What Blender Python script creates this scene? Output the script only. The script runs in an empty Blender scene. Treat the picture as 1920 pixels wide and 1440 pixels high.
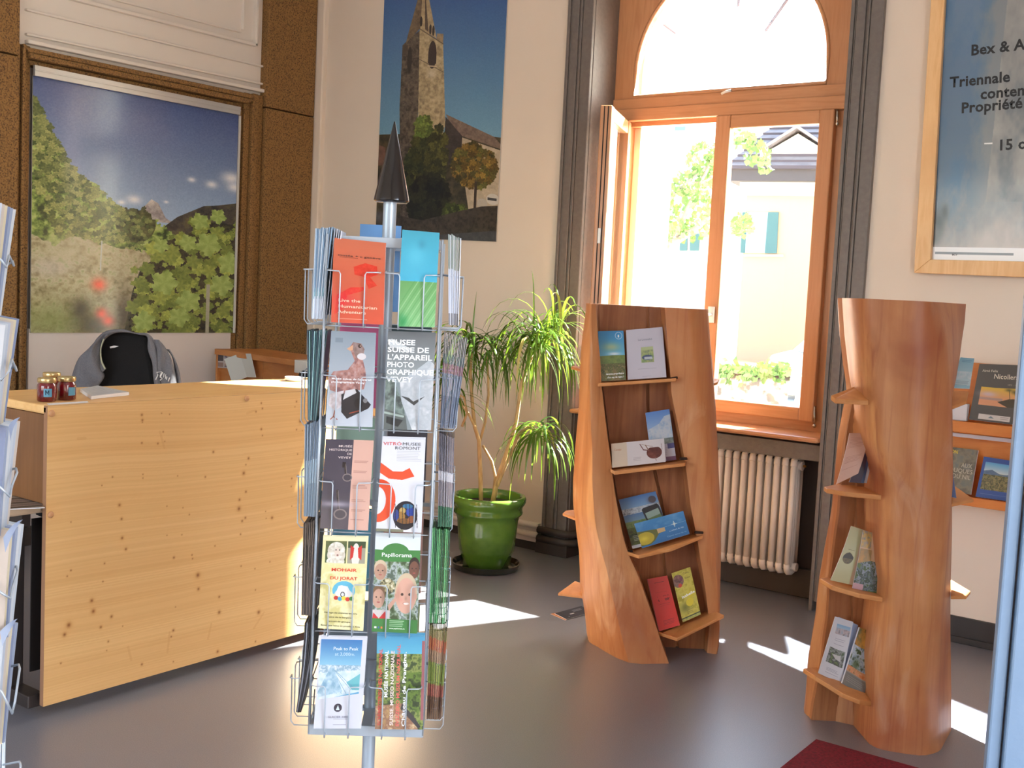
import bpy, bmesh, math, random
import numpy as np
from mathutils import Vector, Matrix
random.seed(7); RNG = np.random.default_rng(7)
SC = bpy.context.scene
COL = SC.collection
PI = math.pi
# ------------------------------------------------------------------ camera
F = 2113.48
def _rot(yaw, pitch, roll):
    cy, sy, cp, sp, cr, sr = math.cos(yaw), math.sin(yaw), math.cos(pitch), math.sin(pitch), math.cos(roll), math.sin(roll)
    f = np.array([sy*cp, cy*cp, -sp]); r = np.array([cy, -sy, 0.]); d = np.cross(f, r)
    return np.array([cr*r+sr*d, -sr*r+cr*d, f])
CM = _rot(-0.63721616, 0.08240105, -0.04884044)      # rows: right, down, forward
EYE = np.array([0., 0., 1.52])
cam_d = bpy.data.cameras.new('camera'); cam = bpy.data.objects.new('camera', cam_d); COL.objects.link(cam)
cam_d.sensor_width = 36; cam_d.lens = 36*F/1920; cam_d.clip_start = .05; cam_d.clip_end = 400
cam.matrix_world = Matrix(((CM[0][0], -CM[1][0], -CM[2][0], EYE[0]), (CM[0][1], -CM[1][1], -CM[2][1], EYE[1]),
                           (CM[0][2], -CM[1][2], -CM[2][2], EYE[2]), (0, 0, 0, 1)))
SC.camera = cam
# ------------------------------------------------------------------ light
SC.view_settings.view_transform = 'Standard'; SC.view_settings.look = 'None'
SC.view_settings.gamma = 1; SC.view_settings.exposure = 0.45; SC.view_settings.use_curve_mapping = False
world = bpy.data.worlds.new('sky'); SC.world = world; world.use_nodes = True
wn = world.node_tree; wn.nodes.clear()
wo = wn.nodes.new('ShaderNodeOutputWorld'); wb = wn.nodes.new('ShaderNodeBackground')
sk = wn.nodes.new('ShaderNodeTexSky'); sk.sky_type = 'NISHITA'; sk.sun_disc = False
SUN_AZ = math.atan2(.435, 1.); SUN_EL = math.radians(36.9)
sk.sun_elevation = SUN_EL; sk.sun_rotation = SUN_AZ; sk.air_density = 1.2; sk.dust_density = 2.5
wb.inputs['Strength'].default_value = .85
wn.links.new(sk.outputs[0], wb.inputs['Color']); wn.links.new(wb.outputs[0], wo.inputs['Surface'])
SUNV = Vector((math.sin(SUN_AZ)*math.cos(SUN_EL), math.cos(SUN_AZ)*math.cos(SUN_EL), math.sin(SUN_EL)))
sd = bpy.data.lights.new('sun', 'SUN'); sd.energy = 66; sd.angle = math.radians(.6); sd.color = (1, .95, .86)
sun = bpy.data.objects.new('sun', sd); COL.objects.link(sun); sun.rotation_euler = SUNV.to_track_quat('Z', 'Y').to_euler(); sun.location = (3, 12, 9)
def area(name, loc, nrm, up, sx, sy, energy, color, spread=180):
    l = bpy.data.lights.new(name, 'AREA'); l.shape = 'RECTANGLE'; l.size = sx; l.size_y = sy; l.energy = energy; l.color = color; l.spread = math.radians(spread)
    o = bpy.data.objects.new(name, l); COL.objects.link(o)
    z = -Vector(nrm).normalized(); y = Vector(up); y = (y-z*y.dot(z)).normalized(); x = y.cross(z)
    o.matrix_world = Matrix(((x[0], y[0], z[0], loc[0]), (x[1], y[1], z[1], loc[1]), (x[2], y[2], z[2], loc[2]), (0, 0, 0, 1)))
    return o
# daylight entering through the street door and shop windows behind and beside the camera
area('daylight_front_window', (-2.9, -2.05, 1.75), (0, 1, -.05), (0, 0, 1), 2.6, 2.3, 42, (.93, .96, 1))
area('daylight_door', (1.45, 1.0, 1.6), (-1, 0, 0), (0, 0, 1), 1.8, 2.4, 72, (.90, .95, 1))
# sun mirrored by the pane of the open casement
_dl = Vector((.36, -.933, 0))
_v = Vector((-SUNV[0], -SUNV[1], 0)); _r = 2*_v.dot(_dl)*_dl-_v; _r.z = -SUNV[2]
area('casement_sun_glint', Vector((-3.30, 5.30, 1.72)), _r, (0, 0, 1), .40, 1.15, 26, (.95, .98, 1), .8)
SC.cycles.use_denoising = True
SC.cycles.max_bounces = 10; SC.cycles.diffuse_bounces = 5; SC.cycles.transparent_max_bounces = 24
SC.cycles.sample_clamp_indirect = 6
# ------------------------------------------------------------------ projection helpers (measuring the place from the camera)
def ray(x, y): return CM.T @ np.array([(x-960)/F, (y-720)/F, 1.])
def onZ(x, y, z): d = ray(x, y); return Vector(EYE+d*(z-EYE[2])/d[2])
def onY(x, y, Y): d = ray(x, y); return Vector(EYE+d*Y/d[1])
def onX(x, y, X): d = ray(x, y); return Vector(EYE+d*X/d[0])
FH = np.array([CM[2][0], CM[2][1], 0]); FH /= np.linalg.norm(FH)
RH = np.array([FH[1], -FH[0], 0])
def pv(x, y, dh): d = ray(x, y); return Vector(EYE+d*dh/(d @ FH))
# ------------------------------------------------------------------ scene helpers
def tag(o, label=None, cat=None, group=None, kind=None):
    if label: o['label'] = label
    if cat: o['category'] = cat
    if group: o['group'] = group
    if kind: o['kind'] = kind
    return o
def empty(name, loc, label=None, cat=None, group=None, kind=None):
    o = bpy.data.objects.new(name, None); COL.objects.link(o); o.location = loc; o.empty_display_size = .05
    return tag(o, label, cat, group, kind)
def wloc(o):
    p = Vector((0, 0, 0))
    while o is not None: p += Vector(o.location); o = o.parent
    return p
class MB:
    def __init__(s): s.v = []; s.f = []; s.m = []; s.uv = {}
    def add(s, vs, fs, m=0):
        b = len(s.v); s.v += [Vector(v) for v in vs]; s.f += [tuple(i+b for i in f) for f in fs]; s.m += [m]*len(fs); return s
    def box(s, x0, x1, y0, y1, z0, z1, m=0):
        return s.add([(x, y, z) for z in (z0, z1) for y in (y0, y1) for x in (x0, x1)],
                     [(0, 2, 3, 1), (4, 5, 7, 6), (0, 1, 5, 4), (2, 6, 7, 3), (0, 4, 6, 2), (1, 3, 7, 5)], m)
    def obox(s, c, ax, ay, az, hx, hy, hz, m=0):
        c = Vector(c); ax = Vector(ax)*hx; ay = Vector(ay)*hy; az = Vector(az)*hz
        return s.add([c+ax*i+ay*j+az*k for k in (-1, 1) for j in (-1, 1) for i in (-1, 1)],
                     [(0, 2, 3, 1), (4, 5, 7, 6), (0, 1, 5, 4), (2, 6, 7, 3), (0, 4, 6, 2), (1, 3, 7, 5)], m)
    def prism(s, pts, off, m=0):            # planar loop pts extruded by off
        n = len(pts); pts = [Vector(p) for p in pts]; off = Vector(off)
        return s.add(pts+[p+off for p in pts], [tuple(range(n))[::-1], tuple(range(n, 2*n))]+[(i, (i+1) % n, (i+1) % n+n, i+n) for i in range(n)], m)
    def tube(s, path, r, n=6, m=0, cap=True, closed=False):
        path = [Vector(p) for p in path]; N = len(path); rr = r if hasattr(r, '__len__') else [r]*N
        vs = []; ref = None
        for i, p in enumerate(path):
            a = path[i-1] if (i > 0 or closed) else p; b = path[(i+1) % N] if (i < N-1 or closed) else p
            t = (b-a).normalized()
            if ref is None: ref = t.orthogonal().normalized()
            ref = (ref-t*ref.dot(t)); ref = ref.normalized() if ref.length > 1e-6 else t.orthogonal().normalized()
            q = t.cross(ref)
            for k in range(n):
                an = 2*PI*k/n; vs.append(p+(ref*math.cos(an)+q*math.sin(an))*rr[i])
        fs = [(i*n+k, i*n+(k+1) % n, ((i+1) % N)*n+(k+1) % n, ((i+1) % N)*n+k) for i in range(N if closed else N-1) for k in range(n)]
        if cap and not closed: fs += [tuple(range(n))[::-1], tuple(range((N-1)*n, N*n))]
        return s.add(vs, fs, m)
    def lathe(s, c, prof, n=32, m=0, cap=True):
        c = Vector(c); vs = []
        for r, z in prof:
            for k in range(n): a = 2*PI*k/n; vs.append(c+Vector((r*math.cos(a), r*math.sin(a), z)))
        N = len(prof); fs = [(i*n+k, i*n+(k+1) % n, (i+1)*n+(k+1) % n, (i+1)*n+k) for i in range(N-1) for k in range(n)]
        if cap: fs += [tuple(range(n))[::-1], tuple(range((N-1)*n, N*n))]
        return s.add(vs, fs, m)
    def ball(s, c, r, n=10, m=0, sc=(1, 1, 1)):
        c = Vector(c); vs = [c+Vector((0, 0, -r*sc[2]))]
        for i in range(1, n//2+1):
            ph = -PI/2+PI*i/(n//2+1)
            for k in range(n): a = 2*PI*k/n; vs.append(c+Vector((r*sc[0]*math.cos(ph)*math.cos(a), r*sc[1]*math.cos(ph)*math.sin(a), r*sc[2]*math.sin(ph))))
        vs.append(c+Vector((0, 0, r*sc[2]))); L = n//2; T = len(vs)-1
        fs = [(0, 1+(k+1) % n, 1+k) for k in range(n)]+[(T, 1+(L-1)*n+k, 1+(L-1)*n+(k+1) % n) for k in range(n)]
        fs += [(1+i*n+k, 1+i*n+(k+1) % n, 1+(i+1)*n+(k+1) % n, 1+(i+1)*n+k) for i in range(L-1) for k in range(n)]
        return s.add(vs, fs, m)
    def loft(s, rings, m=0, capb=True, capt=True, closed=True):
        n = len(rings[0]); N = len(rings); vs = [p for r in rings for p in r]
        fs = [(i*n+k, i*n+(k+1) % n, (i+1)*n+(k+1) % n, (i+1)*n+k) for i in range(N-1) for k in range(n if closed else n-1)]
        if capb: fs.append(tuple(range(n))[::-1])
        if capt: fs.append(tuple(range((N-1)*n, N*n)))
        return s.add(vs, fs, m)
    def build(s, name, mats, parent=None, loc=None, smooth=False, bevel=0, sub=0, auto=None, **tg):
        me = bpy.data.meshes.new(name)
        if parent is not None and loc is None: base = wloc(parent); l = Vector((0, 0, 0))
        elif parent is not None: base = Vector(loc); l = base-wloc(parent)
        else:
            if loc is None:
                lo = [min(v[i] for v in s.v) for i in range(3)]; hi = [max(v[i] for v in s.v) for i in range(3)]
                loc = ((lo[0]+hi[0])/2, (lo[1]+hi[1])/2, lo[2])
            base = Vector(loc); l = base
        me.from_pydata([tuple(v-base) for v in s.v], [], s.f)
        mats = mats if isinstance(mats, (list, tuple)) else [mats]
        for mm in mats: me.materials.append(mm)
        if len(mats) > 1: me.polygons.foreach_set('material_index', s.m)
        bm = bmesh.new(); bm.from_mesh(me); bmesh.ops.recalc_face_normals(bm, faces=bm.faces); bm.to_mesh(me); bm.free()
        if smooth:
            me.polygons.foreach_set('use_smooth', [True]*len(me.polygons))
            if auto: me.set_sharp_from_angle(angle=math.radians(auto))
        me.update()
        o = bpy.data.objects.new(name, me); COL.objects.link(o)
        if parent is not None: o.parent = parent
        o.location = l
        if bevel:
            b = o.modifiers.new('bevel', 'BEVEL'); b.width = bevel; b.segments = 2; b.limit_method = 'ANGLE'; b.angle_limit = math.radians(40)
        if sub:
            b = o.modifiers.new('sub', 'SUBSURF'); b.levels = sub; b.render_levels = sub
        return tag(o, **tg)
# ------------------------------------------------------------------ materials
def s2l(c): return tuple(((x/255+.055)/1.055)**2.4 if x/255 > .04045 else x/255/12.92 for x in c)
_M = {}
def mat(name, col, rough=.6, metal=0, spec=.5, bump=None, noise=None, coat=0, trans=0, aniso=None):
    """col: sRGB 0-255; noise=(scale, colour2, lo, hi, stretch); bump=(scale, strength)"""
    if name in _M: return _M[name]
    m = bpy.data.materials.new(name); m.use_nodes = True; nt = m.node_tree; b = nt.nodes['Principled BSDF']
    b.inputs['Base Color'].default_value = (*s2l(col), 1); b.inputs['Roughness'].default_value = rough
    b.inputs['Metallic'].default_value = metal; b.inputs['Specular IOR Level'].default_value = spec
    b.inputs['Coat Weight'].default_value = coat; b.inputs['Coat Roughness'].default_value = .08
    b.inputs['Transmission Weight'].default_value = trans
    tc = nt.nodes.new('ShaderNodeTexCoord')
    if noise:
        mp = nt.nodes.new('ShaderNodeMapping'); mp.inputs['Scale'].default_value = noise[4] if len(noise) > 4 else (1, 1, 1)
        n = nt.nodes.new('ShaderNodeTexNoise'); n.inputs['Scale'].default_value = noise[0]; n.inputs['Detail'].default_value = 6
        r = nt.nodes.new('ShaderNodeValToRGB'); r.color_ramp.elements[0].position = noise[2]; r.color_ramp.elements[1].position = noise[3]
        r.color_ramp.elements[0].color = (*s2l(col), 1); r.color_ramp.elements[1].color = (*s2l(noise[1]), 1)
        nt.links.new(tc.outputs['Object'], mp.inputs[0]); nt.links.new(mp.outputs[0], n.inputs['Vector'])
        nt.links.new(n.outputs['Fac'], r.inputs[0]); nt.links.new(r.outputs[0], b.inputs['Base Color'])
    if bump:
        n2 = nt.nodes.new('ShaderNodeTexNoise'); n2.inputs['Scale'].default_value = bump[0]; n2.inputs['Detail'].default_value = 4
        bp = nt.nodes.new('ShaderNodeBump'); bp.inputs['Strength'].default_value = bump[1]; bp.inputs['Distance'].default_value = .01
        nt.links.new(tc.outputs['Object'], n2.inputs['Vector']); nt.links.new(n2.outputs['Fac'], bp.inputs['Height']); nt.links.new(bp.outputs[0], b.inputs['Normal'])
    _M[name] = m; return m
def wood(name, c1, c2, c3, scale=(14, 14, 1.2), rough=.45, scuff=None, ring=3.2, coat=0):
    """grained wood: wave bands distorted by noise, stretched along one axis"""
    m = bpy.data.materials.new(name); m.use_nodes = True; nt = m.node_tree; N = nt.nodes; L = nt.links; b = N['Principled BSDF']
    b.inputs['Roughness'].default_value = rough; b.inputs['Specular IOR Level'].default_value = .4; b.inputs['Coat Weight'].default_value = coat; b.inputs['Coat Roughness'].default_value = .2
    tc = N.new('ShaderNodeTexCoord'); mp = N.new('ShaderNodeMapping'); mp.inputs['Scale'].default_value = scale
    L.new(tc.outputs['Object'], mp.inputs[0])
    n = N.new('ShaderNodeTexNoise'); n.inputs['Scale'].default_value = 1.; n.inputs['Detail'].default_value = 8; n.inputs['Roughness'].default_value = .6; n.inputs['Distortion'].default_value = .6
    L.new(mp.outputs[0], n.inputs['Vector'])
    mu = N.new('ShaderNodeMath'); mu.operation = 'MULTIPLY'; mu.inputs[1].default_value = ring; L.new(n.outputs['Fac'], mu.inputs[0])
    fr = N.new('ShaderNodeMath'); fr.operation = 'PINGPONG'; fr.inputs[1].default_value = .5; L.new(mu.outputs[0], fr.inputs[0])
    r = N.new('ShaderNodeValToRGB'); e = r.color_ramp.elements; e[0].position = .0; e[0].color = (*s2l(c1), 1); e[1].position = .55; e[1].color = (*s2l(c2), 1)
    L.new(fr.outputs[0], r.inputs[0])
    n2 = N.new('ShaderNodeTexNoise'); n2.inputs['Scale'].default_value = 2.4; n2.inputs['Detail'].default_value = 5; L.new(tc.outputs['Object'], n2.inputs['Vector'])
    r2 = N.new('ShaderNodeValToRGB'); r2.color_ramp.elements[0].position = .45; r2.color_ramp.elements[0].color = (0, 0, 0, 1); r2.color_ramp.elements[1].position = .72; r2.color_ramp.elements[1].color = (1, 1, 1, 1)
    L.new(n2.outputs['Fac'], r2.inputs[0])
    mx = N.new('ShaderNodeMix'); mx.data_type = 'RGBA'; L.new(r2.outputs[0], mx.inputs[0]); L.new(r.outputs[0], mx.inputs[6]); mx.inputs[7].default_value = (*s2l(c3), 1)
    out = mx.outputs[2]
    if scuff:                                 # scuff: (colour of reddish heart stains, colour of pale scuffs)
        for c_, sc_, st_, lo, hi, am in ((scuff[0], 1.0, (2.6, 2.6, .8), .50, .66, .75), (scuff[1], 1.0, (7, 7, 2.2), .60, .72, .6), (scuff[0], 1.0, (34, 34, 1.1), .52, .70, .45)):
            mq = N.new('ShaderNodeMapping'); mq.inputs['Scale'].default_value = st_; mq.inputs['Location'].default_value = (sc_*3+lo*10, 1.7, hi*5); L.new(tc.outputs['Object'], mq.inputs[0])
            nq = N.new('ShaderNodeTexNoise'); nq.inputs['Scale'].default_value = sc_; nq.inputs['Detail'].default_value = 7; nq.inputs['Distortion'].default_value = .8; L.new(mq.outputs[0], nq.inputs['Vector'])
            rq = N.new('ShaderNodeMapRange'); rq.inputs[1].default_value = lo; rq.inputs[2].default_value = hi; rq.inputs[4].default_value = am; L.new(nq.outputs['Fac'], rq.inputs[0])
            mz = N.new('ShaderNodeMix'); mz.data_type = 'RGBA'; L.new(rq.outputs[0], mz.inputs[0]); L.new(out, mz.inputs[6]); mz.inputs[7].default_value = (*s2l(c_), 1); out = mz.outputs[2]
    bp = N.new('ShaderNodeBump'); bp.inputs['Strength'].default_value = .12; bp.inputs['Distance'].default_value = .004
    L.new(fr.outputs[0], bp.inputs['Height']); L.new(bp.outputs[0], b.inputs['Normal'])
    L.new(out, b.inputs['Base Color']); _M[name] = m; return m
# ------------------------------------------------------------------ printed matter: small pictures computed here
class Art:
    def __init__(s, w, h, bg=(235, 235, 235), gain=.86):
        s.w, s.h, s.g = w, h, gain; s.a = np.empty((h, w, 3)); s.a[:] = bg
        s.Y, s.X = np.mgrid[0:h, 0:w]; s.X = (s.X+.5)/w; s.Y = (s.Y+.5)/h
        s.asp = h/w
    def ns(s, sc, seed=0, oct=4):
        r = np.random.default_rng(seed); o = np.zeros((s.h, s.w)); am = 1; tot = 0
        for i in range(oct):
            gx = max(2, int(sc*2**i)); gy = max(2, int(sc*2**i*s.asp)); g = r.random((gy+2, int(gx*s.X.max())+3))
            x = s.X*gx; y = s.Y*gy; x0 = x.astype(int); y0 = y.astype(int); fx = x-x0; fy = y-y0; fx = fx*fx*(3-2*fx); fy = fy*fy*(3-2*fy)
            o += am*((g[y0, x0]*(1-fx)+g[y0, x0+1]*fx)*(1-fy)+(g[y0+1, x0]*(1-fx)+g[y0+1, x0+1]*fx)*fy); tot += am; am *= .55
        return o/tot
    def m(s, mask, c, al=1.):
        al = mask*al; s.a += (np.array(c, float)-s.a)*(al[..., None] if hasattr(al, 'shape') else al); return s
    def grad(s, y0, y1, c0, c1, mask=None):
        t = np.clip((s.Y-y0)/(y1-y0), 0, 1)[..., None]; c = np.array(c0)*(1-t)+np.array(c1)*t
        k = ((s.Y >= y0) & (s.Y <= y1)) if mask is None else mask
        s.a = np.where(k[..., None] > 0, c, s.a); return s
    def rect(s, x0, y0, x1, y1, c, al=1.): return s.m(((s.X >= x0) & (s.X < x1) & (s.Y >= y0) & (s.Y < y1)).astype(float), c, al)
    def R(s, x0, y0, x1, y1): return (s.X >= x0) & (s.X < x1) & (s.Y >= y0) & (s.Y < y1)
    def E(s, cx, cy, rx, ry): return ((s.X-cx)/rx)**2+((s.Y-cy)/ry)**2 < 1
    def ell(s, cx, cy, rx, ry, c, al=1.): return s.m(s.E(cx, cy, rx, ry).astype(float), c, al)
    def soft(s, cx, cy, rx, ry, c, al=1.): return s.m(np.exp(-(((s.X-cx)/rx)**2+((s.Y-cy)/ry)**2)*1.5), c, al)
    def P(s, pts):
        k = np.zeros((s.h, s.w), bool); n = len(pts)
        for i in range(n):
            x0, y0 = pts[i]; x1, y1 = pts[(i+1) % n]
            if y0 == y1: continue
            c = ((s.Y > min(y0, y1)) & (s.Y <= max(y0, y1))); xi = x0+(s.Y-y0)*(x1-x0)/(y1-y0); k ^= c & (s.X < xi)
        return k
    def poly(s, pts, c, al=1.): return s.m(s.P(pts).astype(float), c, al)
    def line(s, p, q, w, c, al=1.):
        p = np.array(p, float); q = np.array(q, float); d = q-p; dx = s.X-p[0]; dy = (s.Y-p[1])*s.asp; D = np.array([d[0], d[1]*s.asp]); L = max((D**2).sum(), 1e-9)
        t = np.clip((dx*D[0]+dy*D[1])/L, 0, 1); k = (dx-t*D[0])**2+(dy-t*D[1])**2 < w*w; return s.m(k.astype(float), c, al)
    def tex(s, mask, cols, sc, seed=1, con=1.8, oct=4):
        n = np.clip((s.ns(sc, seed, oct)-.5)*con+.5, 0, .999)*(len(cols)-1); i = n.astype(int); f = (n-i)[..., None]; c = np.array(cols, float)
        s.a = np.where(mask[..., None], c[i]*(1-f)+c[np.minimum(i+1, len(cols)-1)]*f, s.a); return s
    def local(s, cx, cy, r):
        x0 = max(0, int((cx-r)*s.w)); x1 = min(s.w, int((cx+r)*s.w)+1); y0 = max(0, int((cy-r/s.asp)*s.h)); y1 = min(s.h, int((cy+r/s.asp)*s.h)+1)
        return slice(y0, y1), slice(x0, x1)
    def leaf(s, cx, cy, r, ang, c, c2):
        sl = s.local(cx, cy, r*1.1); X = s.X[sl]-cx; Y = (s.Y[sl]-cy)*s.asp
        if X.size == 0: return
        rho = np.hypot(X, Y)/r; th = np.arctan2(Y, X)-ang; lim = .76+.12*np.cos(5*th)+.07*(2*((th*2.39+9) % 1)-1)
        k = (rho < lim)[..., None]; sh = np.clip(.5+.5*np.cos(th*5+1)*rho, 0, 1)[..., None]
        s.a[sl] = np.where(k, np.array(c)*(1-sh)+np.array(c2)*sh, s.a[sl])
    def lines(s, x0, x1, ys, hgt, c, al=.6, seed=3, jag=.25):
        r = random.Random(seed)
        for y in ys: s.rect(x0, y, x1-(x1-x0)*jag*r.random(), y+hgt, c, al)
        return s
    def mat(s, name, rough=.35, coat=.0):
        a = np.clip(s.a, 0, 255)/255; lin = np.where(a > .04045, ((a+.055)/1.055)**2.4, a/12.92)*s.g; lin = np.clip(lin, 0, .92)
        sr = np.where(lin > .0031308, 1.055*lin**(1/2.4)-.055, lin*12.92)
        im = bpy.data.images.new(name, s.w, s.h); px = np.ones((s.h, s.w, 4), np.float32); px[..., :3] = sr[::-1]; im.pixels.foreach_set(px.ravel()); im.pack()
        m = bpy.data.materials.new(name); m.use_nodes = True; nt = m.node_tree; b = nt.nodes['Principled BSDF']
        t = nt.nodes.new('ShaderNodeTexImage'); t.image = im; t.interpolation = 'Linear'; t.extension = 'EXTEND'
        uv = nt.nodes.new('ShaderNodeUVMap'); uv.uv_map = 'UVMap'; nt.links.new(uv.outputs[0], t.inputs[0])
        nt.links.new(t.outputs[0], b.inputs['Base Color']); b.inputs['Roughness'].default_value = rough; b.inputs['Coat Weight'].default_value = coat; b.inputs['Coat Roughness'].default_value = .1
        return m
def bil(Q, u, v):                          # Q: TL, TR, BR, BL ; u right, v down
    return (Q[0]*(1-u)+Q[1]*u)*(1-v)+(Q[3]*(1-u)+Q[2]*u)*v
def card(name, Q, mats, label=None, cat=None, group=None, th=.002, parent=None, bend=0, kind=None, nseg=10):
    """a printed sheet or booklet: front face with UVs, thickness th behind it; bend = bow of the middle towards the reader"""
    Q = [Vector(q) for q in Q]; n = (Q[1]-Q[0]).cross(Q[3]-Q[0]); n.normalize(); n = -n
    if n.dot(Vector(EYE)-Q[0]) < 0: n = -n
    vs = []; K = nseg if bend else 1
    for lay in (0, 1):
        for i in range(K+1):
            v = i/K; off = n*(bend*math.sin(PI*v)-(th if lay else 0))
            vs += [bil(Q, 0, v)+off, bil(Q, 1, v)+off]
    b = 2*(K+1); fs = []; ms = []
    for i in range(K): fs.append((2*i, 2*i+1, 2*i+3, 2*i+2)); ms.append(0)
    for i in range(K): fs.append((b+2*i, b+2*i+2, b+2*i+3, b+2*i+1)); ms.append(1)
    for i in range(K):
        fs.append((2*i, 2*i+2, b+2*i+2, b+2*i)); fs.append((2*i+1, b+2*i+1, b+2*i+3, 2*i+3)); ms += [1, 1]
    fs += [(0, b, b+1, 1), (2*K, 2*K+1, b+2*K+1, b+2*K)]; ms += [1, 1]
    me = bpy.data.meshes.new(name); c = (Q[0]+Q[1]+Q[2]+Q[3])/4; c.z = min(q.z for q in Q)
    if parent is not None: base = wloc(parent)
    else: base = c
    me.from_pydata([tuple(v-base) for v in vs], [], fs)
    mats = mats if isinstance(mats, (list, tuple)) else [mats, PAPER()]
    for mm in mats: me.materials.append(mm)
    me.polygons.foreach_set('material_index', ms)
    uv = me.uv_layers.new(name='UVMap')
    vu = [(i % 2, 1-((i % b)//2)/K) for i in range(2*b)]
    for lp in me.loops: uv.data[lp.index].uv = vu[lp.vertex_index]
    me.update(); me.validate()
    bm = bmesh.new(); bm.from_mesh(me); bmesh.ops.recalc_face_normals(bm, faces=bm.faces); bm.to_mesh(me); bm.free()
    o = bpy.data.objects.new(name, me); COL.objects.link(o)
    if parent is not None: o.parent = parent
    else: o.location = c
    tag(o, label, cat, group, kind); o['_n'] = [*n]
    o_Q[o.name] = (Q, n, bend)
    return o
o_Q = {}
def PAPER(): return mat('white_paper', (232, 232, 236), .55)
def write(o, txt, u, v, h, col, align='LEFT', bold=0, rot=0, name='lettering', width=None, squash=1., mat_=None, sp=1.):
    """flat print: letters of height h (fraction of the card height) at u,v on card o"""
    Q, n, bend = o_Q[o.name]
    c = bpy.data.curves.new('t', 'FONT'); c.body = txt; c.size = 1; c.align_x = align; c.offset = bold; c.resolution_u = 2; c.space_character = sp
    t = bpy.data.objects.new('t', c); COL.objects.link(t); dg = bpy.context.evaluated_depsgraph_get()
    me = bpy.data.meshes.new_from_object(t.evaluated_get(dg)); bpy.data.objects.remove(t); bpy.data.curves.remove(c)
    W = ((Q[1]-Q[0]).length+(Q[2]-Q[3]).length)/2; H = ((Q[3]-Q[0]).length+(Q[2]-Q[1]).length)/2
    s = h*H/.72; base = wloc(o); cr, sr = math.cos(rot), math.sin(rot)
    if width and len(me.vertices):
        xs = [vv.co.x for vv in me.vertices]; squash = width*W/((max(xs)-min(xs))*s)
    for vv in me.vertices:
        x, y = vv.co.x*s*squash, vv.co.y*s; x, y = x*cr-y*sr, x*sr+y*cr
        uu, v2 = u+x/W, v-y/H; p = bil(Q, uu, v2)+n*(bend*math.sin(PI*min(max(v2, 0), 1))+.0008)
        vv.co = p-base
    me.materials.clear(); me.materials.append(mat_ or mat('ink_%d_%d_%d' % col, col, .5)); me.update()
    t = bpy.data.objects.new(name, me); COL.objects.link(t); t.parent = o; return t
def cardpx(name, px, dt, db, mats, **k):     # four picture corners TL TR BR BL; horizontal distance of top and bottom edge
    return card(name, [pv(*px[0], dt), pv(*px[1], dt), pv(*px[2], db), pv(*px[3], db)], mats, **k)
# ================================================================== SETTING
XL, YW, ZC = -5.73, 5.39, 4.1
YF = 5.63                                     # plane of the window joinery
M_wall = mat('cream_plaster', (226, 213, 198), .9, bump=(180, .05), noise=(1.2, (220, 206, 190), .35, .75))
M_wall2 = mat('pale_plaster', (224, 214, 206), .9, bump=(180, .05), noise=(1.2, (218, 207, 199), .35, .75))
M_white = mat('white_painted_wood', (222, 214, 204), .5)
M_stone = mat('brown_sandstone', (146, 108, 60), .85, noise=(120, (66, 44, 26), .45, .70), bump=(160, .5))
M_case = mat('dark_grey_painted_stone', (112, 105, 100), .42, noise=(40, (102, 95, 91), .3, .7), bump=(90, .12))
M_dark = mat('dark_brown_base', (58, 50, 45), .6)
M_win = wood('window_wood', (186, 130, 88), (202, 148, 106), (194, 138, 94), (30, 30, 2.0), .35, coat=.25)
M_winh = wood('window_wood_horizontal', (186, 130, 88), (202, 148, 106), (194, 138, 94), (2, 30, 30), .32, coat=.3)
def floor_mat():
    m = mat('dark_rubber_floor', (106, 107, 116), .3, spec=1., coat=.5, noise=(300, (126, 126, 134), .4, .7)); nt = m.node_tree; b = nt.nodes['Principled BSDF']
    tc = nt.nodes['Texture Coordinate']; v = nt.nodes.new('ShaderNodeTexNoise'); v.inputs['Scale'].default_value = 230; v.inputs['Detail'].default_value = 3
    n2 = nt.nodes.new('ShaderNodeTexNoise'); n2.inputs['Scale'].default_value = 1.1; n2.inputs['Detail'].default_value = 4
    b.inputs['Coat Roughness'].default_value = .42; r = nt.nodes.new('ShaderNodeMapRange'); r.inputs[3].default_value = .30; r.inputs[4].default_value = .40
    bp = nt.nodes.new('ShaderNodeBump'); bp.inputs['Strength'].default_value = .25; bp.inputs['Distance'].default_value = .001
    nt.links.new(tc.outputs['Object'], v.inputs['Vector']); nt.links.new(tc.outputs['Object'], n2.inputs['Vector'])
    nt.links.new(n2.outputs['Fac'], r.inputs[0]); nt.links.new(r.outputs[0], b.inputs['Roughness'])
    nt.links.new(v.outputs['Fac'], bp.inputs['Height']); nt.links.new(bp.outputs[0], b.inputs['Normal']); return m
MB().box(-5.9, 1.6, -2.3, 6.1, -.1, 0).build('floor', floor_mat(), kind='structure')
MB().box(-5.9, 1.6, -2.3, 6.1, ZC, ZC+.1).build('ceiling', mat('ceiling_plaster', (230, 226, 220), .9), kind='structure')
# wall behind the camera with shop window, wall to the right with the street door opening
w = MB(); w.box(-5.9, -4.3, -2.3, -2.12, 0, ZC).box(-1.5, 1.6, -2.3, -2.12, 0, ZC).box(-4.3, -1.5, -2.3, -2.12, 0, .55).box(-4.3, -1.5, -2.3, -2.12, 2.95, ZC)
w.build('wall_front', M_wall, kind='structure')
w = MB(); w.box(1.5, 1.62, -2.2, .05, 0, ZC).box(1.5, 1.62, 1.95, 6.1, 0, ZC).box(1.5, 1.62, .05, 1.95, 2.9, ZC); w.build('wall_right', M_wall2, kind='structure')
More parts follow.
